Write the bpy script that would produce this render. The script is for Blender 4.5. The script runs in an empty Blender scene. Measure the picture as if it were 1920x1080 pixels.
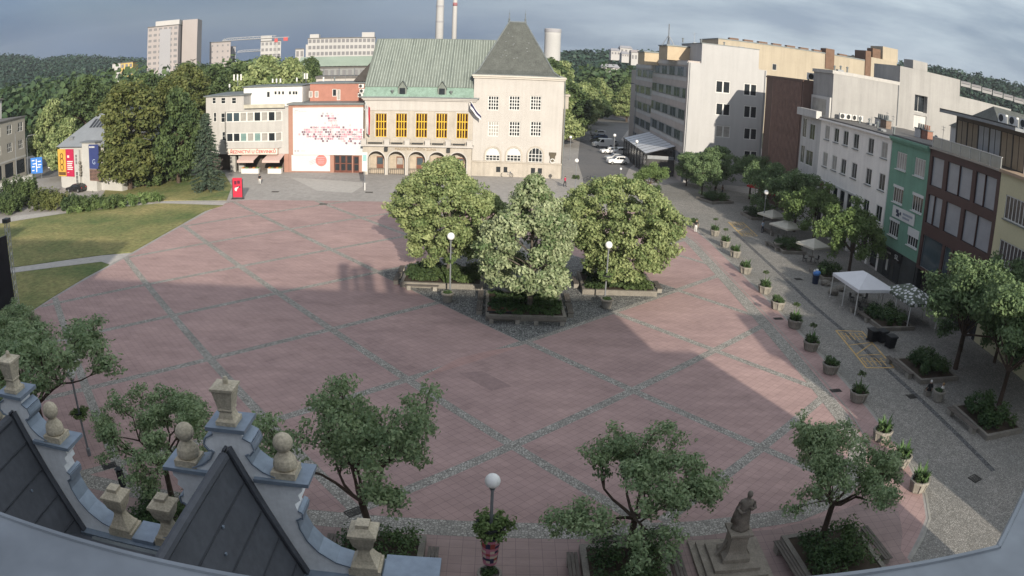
EXPOSURE = 1.03
SKY_STRENGTH = 0.15
SUN_STRENGTH = 3.1
SUN_DEG = 13.0
SUN_ELEV = 19.0
RIDGE_Z = 18.2
CHIM_Z = 26.4
NX, NZ = 33.5, 18.0
LOW_SKY, HIGH_SKY = 0.36, 0.75
HAZE = 0.00012
REAR_Z = 23.1
import bpy, bmesh, math, random
import numpy as np
from mathutils import Vector, Matrix
SC = bpy.context.scene
COL = SC.collection
R = math.radians
PI = math.pi
random.seed(7)
# ------------------------------------------------------------------ camera
H = 21.0
CF, CK3, CK5 = 1379.3902, 0.0283, 0.1497
PITCH, ROLL = 0.28850, 0.03450
PPX, PPY = -24.905, -35.230
_cr, _sr, _cp, _sp = math.cos(ROLL), math.sin(ROLL), math.cos(PITCH), math.sin(PITCH)
def c2w(x, y, z):
    x, y = _cr*x-_sr*y, _sr*x+_cr*y
    return Vector((x, z*_cp+y*_sp, -z*_sp+y*_cp))
def ray(px, py):                       # viewing direction of a photo pixel (1920x1080)
    dx, dy = px-PPX-960, py-PPY-540
    r = math.hypot(dx, dy)/CF
    th = r+CK3*r**3+CK5*r**5
    s = math.sin(th)/max(r, 1e-9)/CF
    return c2w(dx*s, -dy*s, math.cos(th))
def G(px, py, z=0.0):                  # where that direction meets the level z
    d = ray(px, py); t = (z-H)/d.z
    return Vector((d.x*t, d.y*t, z))
def onY(px, py, Y):
    d = ray(px, py); t = Y/d.y
    return d.x*t, H+d.z*t
def onX(px, py, X):
    d = ray(px, py); t = X/d.x
    return d.y*t, H+d.z*t
def FAR(px, py, D):
    d = ray(px, py); t = D/math.hypot(d.x, d.y)
    return Vector((d.x*t, d.y*t, H+d.z*t))
cam = bpy.data.cameras.new('camera'); camo = bpy.data.objects.new('camera', cam); COL.objects.link(camo)
cam.type = 'PANO'; cam.panorama_type = 'FISHEYE_LENS_POLYNOMIAL'
cam.fisheye_fov = R(170)
cam.fisheye_polynomial_k0 = 0
cam.fisheye_polynomial_k1 = -0.03846333429
cam.fisheye_polynomial_k2 = -8.690027e-05
cam.fisheye_polynomial_k3 = 1.043716945e-05
cam.fisheye_polynomial_k4 = -6.706489517e-07
cam.sensor_fit = 'HORIZONTAL'; cam.sensor_width = 36; cam.sensor_height = 20.25
cam.shift_x = 0.0129713; cam.shift_y = -0.0329
cam.clip_start = 0.05; cam.clip_end = 6000
_R, _U, _F = c2w(1, 0, 0), c2w(0, 1, 0), c2w(0, 0, 1)
_M = Matrix((_R, _U, -_F)).transposed().to_4x4(); _M.translation = (0, 0, H)
camo.matrix_world = _M
SC.camera = camo
SC.view_settings.view_transform = 'Standard'
SC.view_settings.look = 'None'
SC.view_settings.gamma = 1
SC.view_settings.exposure = EXPOSURE

# ------------------------------------------------------------------ light and sky
SUN_AZ, SUN_EL = R(180-SUN_DEG), R(SUN_ELEV)      # light travels towards SUN_DEG left of +Y
world = bpy.data.worlds.new('World'); SC.world = world
world.use_nodes = True
def build_world():
    nt = world.node_tree; nt.nodes.clear()
    N = nt.nodes.new; L = nt.links.new
    out = N('ShaderNodeOutputWorld'); bg = N('ShaderNodeBackground'); L(bg.outputs[0], out.inputs[0])
    sky = N('ShaderNodeTexSky'); sky.sky_type = 'NISHITA'; sky.sun_disc = False
    sky.sun_elevation = SUN_EL; sky.sun_rotation = SUN_AZ; sky.air_density = 1.0; sky.dust_density = 2.0
    tc = N('ShaderNodeTexCoord')
    sep = N('ShaderNodeSeparateXYZ'); L(tc.outputs['Generated'], sep.inputs[0])
    # low cloud in long banks lying along the horizon
    mp = N('ShaderNodeMapping'); mp.inputs['Scale'].default_value = (1.1, 1.1, 4.0); mp.inputs['Location'].default_value = (3.1, 1.7, 0.4); L(tc.outputs['Generated'], mp.inputs[0])
    n1 = N('ShaderNodeTexNoise'); n1.inputs['Scale'].default_value = 1.5; n1.inputs['Detail'].default_value = 5; n1.inputs['Roughness'].default_value = 0.5
    n1.inputs['Distortion'].default_value = 0.5; L(mp.outputs[0], n1.inputs[0])
    n2 = N('ShaderNodeTexNoise'); n2.inputs['Scale'].default_value = 2.2; n2.inputs['Detail'].default_value = 4; L(mp.outputs[0], n2.inputs[0])
    cr = N('ShaderNodeValToRGB'); cr.color_ramp.elements[0].position = 0.36; cr.color_ramp.elements[1].position = 0.66
    cr.color_ramp.elements[0].color = (.62, 1.2, 2.25, 1); cr.color_ramp.elements[1].color = (1.3, 2.05, 3.3, 1)
    L(n1.outputs[0], cr.inputs[0])
    cover = N('ShaderNodeMapRange'); cover.inputs[1].default_value = 0.3; cover.inputs[2].default_value = 0.6
    cover.inputs[3].default_value = 0.75; cover.inputs[4].default_value = 0.97; L(n2.outputs[0], cover.inputs[0])
    mix = N('ShaderNodeMixRGB'); L(cover.outputs[0], mix.inputs[0]); L(sky.outputs[0], mix.inputs[1]); L(cr.outputs[0], mix.inputs[2])
    # paler broken bank towards the right of the view
    n3 = N('ShaderNodeTexNoise'); n3.inputs['Scale'].default_value = 2.6; n3.inputs['Detail'].default_value = 7; n3.inputs['Roughness'].default_value = .58
    mp3 = N('ShaderNodeMapping'); mp3.inputs['Scale'].default_value = (1.0, 1.0, 5.5); mp3.inputs['Location'].default_value = (0.4, 5.2, 2.0); L(tc.outputs['Generated'], mp3.inputs[0]); L(mp3.outputs[0], n3.inputs[0])
    rr = N('ShaderNodeMapRange'); rr.inputs[1].default_value = -0.25; rr.inputs[2].default_value = 0.30; L(sep.outputs[0], rr.inputs[0])
    m3 = N('ShaderNodeMapRange'); m3.inputs[1].default_value = 0.36; m3.inputs[2].default_value = 0.58; m3.inputs[3].default_value = .35; L(n3.outputs[0], m3.inputs[0])
    mm = N('ShaderNodeMath'); mm.operation = 'MULTIPLY'; L(rr.outputs[0], mm.inputs[0]); L(m3.outputs[0], mm.inputs[1])
    mix1 = N('ShaderNodeMixRGB'); mix1.inputs[2].default_value = (5.0, 5.9, 6.6, 1); L(mm.outputs[0], mix1.inputs[0]); L(mix.outputs[0], mix1.inputs[1])
    # the cloud is heavier low down on the side away from the sun, brighter overhead and towards the sun
    zf = N('ShaderNodeMapRange'); zf.inputs[1].default_value = .14; zf.inputs[2].default_value = .5; zf.inputs[3].default_value = 0; zf.inputs[4].default_value = 1; L(sep.outputs[2], zf.inputs[0])
    yf = N('ShaderNodeMapRange'); yf.inputs[1].default_value = .2; yf.inputs[2].default_value = -.4; yf.inputs[3].default_value = 0; yf.inputs[4].default_value = 1; L(sep.outputs[1], yf.inputs[0])
    mxf = N('ShaderNodeMath'); mxf.operation = 'MAXIMUM'; L(zf.outputs[0], mxf.inputs[0]); L(yf.outputs[0], mxf.inputs[1])
    low = N('ShaderNodeVectorMath'); low.operation = 'SCALE'; low.inputs['Scale'].default_value = LOW_SKY; L(mix1.outputs[0], low.inputs[0])
    hi = N('ShaderNodeVectorMath'); hi.operation = 'MULTIPLY_ADD'; hi.inputs[1].default_value = (.55*HIGH_SKY,)*3; hi.inputs[2].default_value = (1.42*HIGH_SKY, 1.24*HIGH_SKY, 1.04*HIGH_SKY); L(mix1.outputs[0], hi.inputs[0])
    mix2 = N('ShaderNodeMixRGB'); L(mxf.outputs[0], mix2.inputs[0]); L(low.outputs[0], mix2.inputs[1]); L(hi.outputs[0], mix2.inputs[2])
    L(mix2.outputs[0], bg.inputs[0]); bg.inputs[1].default_value = SKY_STRENGTH
build_world()
sl = bpy.data.lights.new('sun', 'SUN'); sl.energy = SUN_STRENGTH; sl.angle = R(0.5); sl.color = (1.0, 0.90, 0.76)
so = bpy.data.objects.new('sun', sl); COL.objects.link(so)
_ld = Vector((-math.sin(R(SUN_DEG))*math.cos(SUN_EL), math.cos(R(SUN_DEG))*math.cos(SUN_EL), -math.sin(SUN_EL)))
so.rotation_euler = _ld.to_track_quat('-Z', 'Y').to_euler(); so.location = (0, -20, 60)

# ------------------------------------------------------------------ materials
MATS = {}
def mat(name, col, rough=0.8, var=0.12, scale=1.0, metal=0.0, spec=0.3, bump=0.0, bscale=8.0, fine=0.0, streak=0.0):
    if name in MATS: return MATS[name]
    m = bpy.data.materials.new(name); m.use_nodes = True; MATS[name] = m
    nt = m.node_tree; b = nt.nodes['Principled BSDF']; N = nt.nodes.new; L = nt.links.new
    b.inputs['Roughness'].default_value = rough; b.inputs['Metallic'].default_value = metal
    b.inputs['Specular IOR Level'].default_value = spec
    tc = N('ShaderNodeTexCoord')
    n = N('ShaderNodeTexNoise'); n.inputs['Scale'].default_value = scale; n.inputs['Detail'].default_value = 6; n.inputs['Roughness'].default_value = .62
    L(tc.outputs['Object'], n.inputs[0])
    mr = N('ShaderNodeMapRange'); mr.inputs[1].default_value = .28; mr.inputs[2].default_value = .72
    mr.inputs[3].default_value = 1-var; mr.inputs[4].default_value = 1+var; L(n.outputs[0], mr.inputs[0])
    last = mr.outputs[0]
    if fine:
        n2 = N('ShaderNodeTexNoise'); n2.inputs['Scale'].default_value = bscale; n2.inputs['Detail'].default_value = 3; L(tc.outputs['Object'], n2.inputs[0])
        m2 = N('ShaderNodeMapRange'); m2.inputs[1].default_value = .3; m2.inputs[2].default_value = .7; m2.inputs[3].default_value = 1-fine; m2.inputs[4].default_value = 1+fine; L(n2.outputs[0], m2.inputs[0])
        mu = N('ShaderNodeMath'); mu.operation = 'MULTIPLY'; L(last, mu.inputs[0]); L(m2.outputs[0], mu.inputs[1]); last = mu.outputs[0]
    if streak:          # rain marks running down a wall
        mp = N('ShaderNodeMapping'); mp.inputs['Scale'].default_value = (1.3, 1.3, .07); L(tc.outputs['Object'], mp.inputs[0])
        n3 = N('ShaderNodeTexNoise'); n3.inputs['Scale'].default_value = 1.0; n3.inputs['Detail'].default_value = 7; n3.inputs['Roughness'].default_value = .7; L(mp.outputs[0], n3.inputs[0])
        m3 = N('ShaderNodeMapRange'); m3.inputs[1].default_value = .42; m3.inputs[2].default_value = .75; m3.inputs[3].default_value = 1; m3.inputs[4].default_value = 1-streak; L(n3.outputs[0], m3.inputs[0])
        mu = N('ShaderNodeMath'); mu.operation = 'MULTIPLY'; L(last, mu.inputs[0]); L(m3.outputs[0], mu.inputs[1]); last = mu.outputs[0]
    v = N('ShaderNodeVectorMath'); v.operation = 'SCALE'; v.inputs[0].default_value = col[:3]; L(last, v.inputs['Scale'])
    L(v.outputs[0], b.inputs['Base Color'])
    if bump:
        nb = N('ShaderNodeTexNoise'); nb.inputs['Scale'].default_value = bscale; nb.inputs['Detail'].default_value = 4; L(tc.outputs['Object'], nb.inputs[0])
        bp = N('ShaderNodeBump'); bp.inputs['Strength'].default_value = bump; bp.inputs['Distance'].default_value = .03; L(nb.outputs[0], bp.inputs['Height']); L(bp.outputs[0], b.inputs['Normal'])
    return m
def nodes_of(m):
    nt = m.node_tree
    return nt, nt.nodes['Principled BSDF'], nt.nodes.new, nt.links.new
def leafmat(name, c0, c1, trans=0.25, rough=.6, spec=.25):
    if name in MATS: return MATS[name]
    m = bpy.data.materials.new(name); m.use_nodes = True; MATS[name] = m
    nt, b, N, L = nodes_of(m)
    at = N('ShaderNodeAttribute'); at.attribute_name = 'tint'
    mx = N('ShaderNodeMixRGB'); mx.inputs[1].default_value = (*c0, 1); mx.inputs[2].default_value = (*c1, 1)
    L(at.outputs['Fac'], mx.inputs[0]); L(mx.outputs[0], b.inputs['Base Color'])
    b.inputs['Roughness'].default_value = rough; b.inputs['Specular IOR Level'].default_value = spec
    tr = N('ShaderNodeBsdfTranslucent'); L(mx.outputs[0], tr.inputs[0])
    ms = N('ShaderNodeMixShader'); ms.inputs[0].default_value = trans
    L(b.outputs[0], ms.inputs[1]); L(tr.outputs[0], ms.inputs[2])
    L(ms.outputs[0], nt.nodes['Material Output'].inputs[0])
    return m

# ------------------------------------------------------------------ mesh building
class MB:
    def __init__(s): s.v = []; s.f = []; s.m = []
    def add(s, vs, fs, mi=0):
        o = len(s.v); s.v += [tuple(v) for v in vs]
        s.f += [tuple(i+o for i in f) for f in fs]; s.m += [mi]*len(fs); return s
    def quad(s, a, b, c, d, mi=0): return s.add([a, b, c, d], [(0, 1, 2, 3)], mi)
    def poly(s, pts, mi=0): return s.add(pts, [tuple(range(len(pts)))], mi)
    def box(s, x0, y0, z0, x1, y1, z1, mi=0):
        if x0 > x1: x0, x1 = x1, x0
        if y0 > y1: y0, y1 = y1, y0
        if z0 > z1: z0, z1 = z1, z0
        return s.add([(x0, y0, z0), (x1, y0, z0), (x1, y1, z0), (x0, y1, z0), (x0, y0, z1), (x1, y0, z1), (x1, y1, z1), (x0, y1, z1)],
                     [(0, 3, 2, 1), (4, 5, 6, 7), (0, 1, 5, 4), (1, 2, 6, 5), (2, 3, 7, 6), (3, 0, 4, 7)], mi)
    def prism(s, pts, z0, z1, mi=0, cap=True):       # vertical prism over a plan polygon (ccw)
        n = len(pts); vs = [(p[0], p[1], z0) for p in pts]+[(p[0], p[1], z1) for p in pts]
        fs = [(i, (i+1) % n, n+(i+1) % n, n+i) for i in range(n)]
        if cap: fs += [tuple(range(n-1, -1, -1)), tuple(range(n, 2*n))]
        return s.add(vs, fs, mi)
    def extrude(s, pts, vec, mi=0, cap=True):        # any planar polygon moved along vec
        n = len(pts); V = Vector(vec); vs = [tuple(p) for p in pts]+[tuple(Vector(p)+V) for p in pts]
        fs = [(i, (i+1) % n, n+(i+1) % n, n+i) for i in range(n)]
        if cap: fs += [tuple(range(n-1, -1, -1)), tuple(range(n, 2*n))]
        return s.add(vs, fs, mi)
    def tube(s, pts, rads, n=8, mi=0, cap=True):
        pts = [Vector(p) for p in pts]; rings = []
        for i, p in enumerate(pts):
            d = (pts[min(i+1, len(pts)-1)]-pts[max(i-1, 0)])
            if d.length < 1e-9: d = Vector((0, 0, 1))
            d.normalize(); a = d.cross(Vector((0, 0, 1)))
            if a.length < .05: a = d.cross(Vector((1, 0, 0)))
            a.normalize(); b = d.cross(a); r = rads[i] if hasattr(rads, '__len__') else rads
            rings.append([p+a*(r*math.cos(2*PI*k/n))+b*(r*math.sin(2*PI*k/n)) for k in range(n)])
        vs = [v for rg in rings for v in rg]; fs = []
        for i in range(len(pts)-1):
            for k in range(n): fs.append((i*n+k, i*n+(k+1) % n, (i+1)*n+(k+1) % n, (i+1)*n+k))
        if cap: fs += [tuple(range(n)), tuple(range((len(pts)-1)*n+n-1, (len(pts)-1)*n-1, -1))]
        return s.add(vs, fs, mi)
    def lathe(s, prof, c=(0, 0, 0), n=16, mi=0, sq=None):  # prof [(r,z)], closed at both ends
        vs = []; fs = []
        for r, z in prof:
            for k in range(n):
                a = 2*PI*k/n + (PI/n if sq else 0)
                vs.append((c[0]+r*math.cos(a), c[1]+r*math.sin(a), c[2]+z))
        for i in range(len(prof)-1):
            for k in range(n): fs.append((i*n+k, i*n+(k+1) % n, (i+1)*n+(k+1) % n, (i+1)*n+k))
        fs += [tuple(range(n-1, -1, -1)), tuple(range((len(prof)-1)*n, len(prof)*n))]
        return s.add(vs, fs, mi)
    def sphere(s, c, r, n=12, mi=0, sz=1.0):
        m = max(6, n//2)
        return s.lathe([(r*math.sin(PI*i/m)+1e-4, -r*sz*math.cos(PI*i/m)) for i in range(m+1)], c, n, mi)
    def mesh(s, name, mats, smooth=False, off=None):
        me = bpy.data.meshes.new(name)
        v = s.v
        if off is not None: v = [(a-off[0], b-off[1], c-off[2]) for a, b, c in v]
        me.from_pydata(v, [], s.f)
        if not isinstance(mats, (list, tuple)): mats = [mats]
        for m in mats: me.materials.append(m)
        if len(mats) > 1: me.polygons.foreach_set('material_index', s.m)
        if smooth: me.polygons.foreach_set('use_smooth', [True]*len(s.f))
        me.update(); return me
    def build(s, name, mats, parent=None, smooth=False, local=False, loc=None):
        off = None
        if parent is not None and not local: off = root_loc(parent)
        if parent is None and loc is not None: off = loc
        o = bpy.data.objects.new(name, s.mesh(name, mats, smooth, off)); COL.objects.link(o)
        if parent is not None: o.parent = parent
        elif loc is not None: o.location = loc
        return o
def root_loc(o):
    v = Vector(o.location)
    while o.parent is not None: o = o.parent; v = v+Vector(o.location)
    return v
def tag(o, label=None, cat=None, group=None, kind=None):
    if label: o['label'] = label
    if cat: o['category'] = cat
    if group: o['group'] = group
    if kind: o['kind'] = kind
    return o
def thing(name, label, cat, loc=(0, 0, 0), rz=0.0, group=None):
    o = bpy.data.objects.new(name, None); COL.objects.link(o); o.location = loc; o.rotation_euler = (0, 0, rz)
    o.empty_display_size = .3
    return tag(o, label, cat, group)
def obj(name, me, parent=None, loc=(0, 0, 0), rz=0.0, scale=None):
    o = bpy.data.objects.new(name, me); COL.objects.link(o); o.parent = parent; o.location = loc; o.rotation_euler = (0, 0, rz)
    if scale is not None: o.scale = scale
    return o
CHILD = {}
def copy_tree(o, parent=None):
    c = o.copy(); COL.objects.link(c); c.parent = parent
    for ch in [k for k in bpy.data.objects if k.parent == o]: copy_tree(ch, c)
    return c
def dup(o, loc, rz, label, group=None, scale=None):
    c = copy_tree(o); c.location = loc; c.rotation_euler = (0, 0, rz); c['label'] = label
    if group: c['group'] = group
    if scale is not None: c.scale = scale
    return c
def text_mesh(name, body, size, m, extrude=.02, parent=None, loc=(0, 0, 0), rz=0.0, width=None):
    cu = bpy.data.curves.new(name, 'FONT'); cu.body = body; cu.size = size; cu.extrude = extrude
    cu.align_x = 'CENTER'; cu.align_y = 'CENTER'; cu.resolution_u = 3
    t = bpy.data.objects.new('tmp', cu); COL.objects.link(t)
    dg = bpy.context.evaluated_depsgraph_get()
    me = bpy.data.meshes.new_from_object(t.evaluated_get(dg)); bpy.data.objects.remove(t)
    me.materials.clear(); me.materials.append(m)
    # upright: text x stays x, text y becomes z
    for v in me.vertices: v.co = Vector((v.co.x, -v.co.z, v.co.y))
    if width and len(me.vertices):
        xs = [v.co.x for v in me.vertices]; k = width/(max(xs)-min(xs))
        for v in me.vertices: v.co.x *= k
    o = bpy.data.objects.new(name, me); COL.objects.link(o); o.parent = parent; o.location = loc; o.rotation_euler = (0, 0, rz)
    return o

# ------------------------------------------------------------------ facades
class Facade:                        # u runs along the wall, d out of it, rotation th
    def __init__(s, x, y, th): s.p = Vector((x, y)); s.th = th; s.U = Vector((math.cos(th), math.sin(th))); s.N = Vector((math.sin(th), -math.cos(th)))
    def P(s, u, d, z): q = s.p+s.U*u+s.N*d; return (q.x, q.y, z)
    def uz(s, px, py):               # photo pixel -> (u, z) on the wall
        d = ray(px, py); den = d.x*s.N.x+d.y*s.N.y; t = (s.p.x*s.N.x+s.p.y*s.N.y)/den
        q = Vector((d.x*t, d.y*t)); return (q-s.p).dot(s.U), H+d.z*t
    def box(s, mb, u0, u1, d0, d1, z0, z1, mi=0):
        if d0 > d1: d0, d1 = d1, d0
        if u0 > u1: u0, u1 = u1, u0
        return mb.prism([s.P(u0, d1, 0)[:2], s.P(u1, d1, 0)[:2], s.P(u1, d0, 0)[:2], s.P(u0, d0, 0)[:2]], min(z0, z1), max(z0, z1), mi)
    def wall(s, mb, u0, u1, z0, z1, holes, dep=.25, d=0.0, mi=0, mr=None):
        mr = mi if mr is None else mr
        us = sorted(set([u0, u1]+[round(h[i], 4) for h in holes for i in (0, 1)])); zs = sorted(set([z0, z1]+[round(h[i], 4) for h in holes for i in (2, 3)]))
        us = [u for u in us if u0-1e-6 <= u <= u1+1e-6]; zs = [z for z in zs if z0-1e-6 <= z <= z1+1e-6]
        for a, b in zip(us[:-1], us[1:]):
            for c, e in zip(zs[:-1], zs[1:]):
                um, zm = (a+b)/2, (c+e)/2
                if any(h[0] < um < h[1] and h[2] < zm < h[3] for h in holes): continue
                mb.quad(s.P(a, d, c), s.P(b, d, c), s.P(b, d, e), s.P(a, d, e), mi)
        for h in holes:
            a, b, c, e = h[:4]
            mb.quad(s.P(a, d, c), s.P(a, d, e), s.P(a, d-dep, e), s.P(a, d-dep, c), mr)
            mb.quad(s.P(b, d, e), s.P(b, d, c), s.P(b, d-dep, c), s.P(b, d-dep, e), mr)
            mb.quad(s.P(a, d, e), s.P(b, d, e), s.P(b, d-dep, e), s.P(a, d-dep, e), mr)
            mb.quad(s.P(b, d, c), s.P(a, d, c), s.P(a, d-dep, c), s.P(b, d-dep, c), mr)
        # outer edges, so the wall layer is closed round its body
        mb.quad(s.P(u0, d, z0), s.P(u0, d, z1), s.P(u0, d-dep, z1), s.P(u0, d-dep, z0), mi)
        mb.quad(s.P(u1, d, z1), s.P(u1, d, z0), s.P(u1, d-dep, z0), s.P(u1, d-dep, z1), mi)
        mb.quad(s.P(u0, d, z1), s.P(u1, d, z1), s.P(u1, d-dep, z1), s.P(u0, d-dep, z1), mi)
    def rect(s, pts):                # rectangle of pixels (x0,y0,x1,y1) -> u0,u1,z0,z1
        x0, y0, x1, y1 = pts
        a = s.uz(x0, y0); b = s.uz(x1, y1); c = s.uz(x0, y1); e = s.uz(x1, y0)
        u = sorted([(a[0]+c[0])/2, (b[0]+e[0])/2]); z = sorted([(a[1]+e[1])/2, (b[1]+c[1])/2])
        return u[0], u[1], z[0], z[1]
    def at(s, parent, u, d, z): return Vector(s.P(u, d, z))-root_loc(parent)
WIN = {}
def win_meshes(w, h, cols, rows, fm, pm, fw=.07, bw=.05, sill=False, sm=None):
    key = (round(w, 2), round(h, 2), cols, rows, fm.name, pm.name, fw, bw, sill)
    if key in WIN: return WIN[key]
    f = MB(); t = .07
    f.box(0, -t/2, 0, fw, t/2, h); f.box(w-fw, -t/2, 0, w, t/2, h); f.box(fw, -t/2, 0, w-fw, t/2, fw); f.box(fw, -t/2, h-fw, w-fw, t/2, h)
    for i in range(1, cols):
        x = fw+(w-2*fw)*i/cols; f.box(x-bw/2, -t/2+.006, fw, x+bw/2, t/2-.006, h-fw)
    for j in range(1, rows):
        z = fw+(h-2*fw)*j/rows; f.box(fw, -t/2+.012, z-bw/2, w-fw, t/2-.012, z+bw/2)
    fme = f.mesh('window', fm)
    p = MB(); p.box(fw*.5, t/2-.03, fw*.5, w-fw*.5, t/2-.016, h-fw*.5)
    pme = p.mesh('pane', pm)
    WIN[key] = (fme, pme); return WIN[key]
def window(F, parent, u0, u1, z0, z1, cols=2, rows=2, fm=None, pm=None, d=-.14, fw=.07, bw=.05, name='window', sill=None, label=None):
    fme, pme = win_meshes(u1-u0, z1-z0, cols, rows, fm, pm, fw, bw)
    o = obj(name, fme, parent, F.at(parent, u0, d, z0), F.th)
    obj('pane', pme, o)
    if sill is not None:
        mb = MB(); F.box(mb, u0-.1, u1+.1, -.12, .12, z0-.1, z0-.005)
        mb.build('sill', sill, parent) if False else _sill(mb, sill, o, parent, F, u0, d, z0)
    if label: o['label'] = label
    return o
def _sill(mb, m, o, parent, F, u0, d, z0):
    w = MB(); key = ('sill', o.data.name, m.name)
    if key not in WIN:
        xs = [v.co.x for v in o.data.vertices]; W = max(xs)
        w.box(-.1, -.27, -.1, W+.1, -.02, -.004); WIN[key] = w.mesh('sill', m)
    obj('sill', WIN[key], o)
# ================================================================== ground
def ground_mat(name, ca, cb, s1=.05, s2=.9, cob=0, ccol=(.1, .1, .1), csize=.14, rough=.85, amp=.18):
    m = bpy.data.materials.new(name); m.use_nodes = True; MATS[name] = m
    nt, b, N, L = nodes_of(m); b.inputs['Roughness'].default_value = rough; b.inputs['Specular IOR Level'].default_value = .2
    tc = N('ShaderNodeTexCoord')
    a = N('ShaderNodeTexNoise'); a.inputs['Scale'].default_value = s1; a.inputs['Detail'].default_value = 8; a.inputs['Roughness'].default_value = .65; L(tc.outputs['Object'], a.inputs[0])
    r = N('ShaderNodeMapRange'); r.inputs[1].default_value = .35; r.inputs[2].default_value = .65; L(a.outputs[0], r.inputs[0])
    mx = N('ShaderNodeMixRGB'); mx.inputs[1].default_value = (*ca, 1); mx.inputs[2].default_value = (*cb, 1); L(r.outputs[0], mx.inputs[0])
    c = N('ShaderNodeTexNoise'); c.inputs['Scale'].default_value = s2; c.inputs['Detail'].default_value = 6; c.inputs['Roughness'].default_value = .7; L(tc.outputs['Object'], c.inputs[0])
    r2 = N('ShaderNodeMapRange'); r2.inputs[1].default_value = .3; r2.inputs[2].default_value = .7; r2.inputs[3].default_value = 1-amp; r2.inputs[4].default_value = 1+amp; L(c.outputs[0], r2.inputs[0])
    sc = N('ShaderNodeVectorMath'); sc.operation = 'SCALE'; L(mx.outputs[0], sc.inputs[0]); L(r2.outputs[0], sc.inputs['Scale'])
    last = sc.outputs[0]
    if cob:
        v = N('ShaderNodeTexVoronoi'); v.inputs['Scale'].default_value = 1/csize; v.inputs['Randomness'].default_value = .7; L(tc.outputs['Object'], v.inputs[0])
        v2 = N('ShaderNodeTexVoronoi'); v2.feature = 'DISTANCE_TO_EDGE'; v2.inputs['Scale'].default_value = 1/csize; v2.inputs['Randomness'].default_value = .7; L(tc.outputs['Object'], v2.inputs[0])
        bw = N('ShaderNodeSeparateColor'); L(v.outputs['Color'], bw.inputs[0])
        r3 = N('ShaderNodeMapRange'); r3.inputs[3].default_value = 1-cob; r3.inputs[4].default_value = 1+cob; L(bw.outputs[0], r3.inputs[0])
        s3 = N('ShaderNodeVectorMath'); s3.operation = 'SCALE'; L(last, s3.inputs[0]); L(r3.outputs[0], s3.inputs['Scale'])
        r4 = N('ShaderNodeMapRange'); r4.inputs[1].default_value = .04; r4.inputs[2].default_value = .14; L(v2.outputs['Distance'], r4.inputs[0])
        m4 = N('ShaderNodeMixRGB'); m4.inputs[1].default_value = (*ccol, 1); L(r4.outputs[0], m4.inputs[0]); L(s3.outputs[0], m4.inputs[2])
        last = m4.outputs[0]
        bp = N('ShaderNodeBump'); bp.inputs['Strength'].default_value = .5; bp.inputs['Distance'].default_value = .02; L(r4.outputs[0], bp.inputs['Height']); L(bp.outputs[0], b.inputs['Normal'])
    L(last, b.inputs['Base Color'])
    return m
LPHI = 0.75332204
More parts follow.
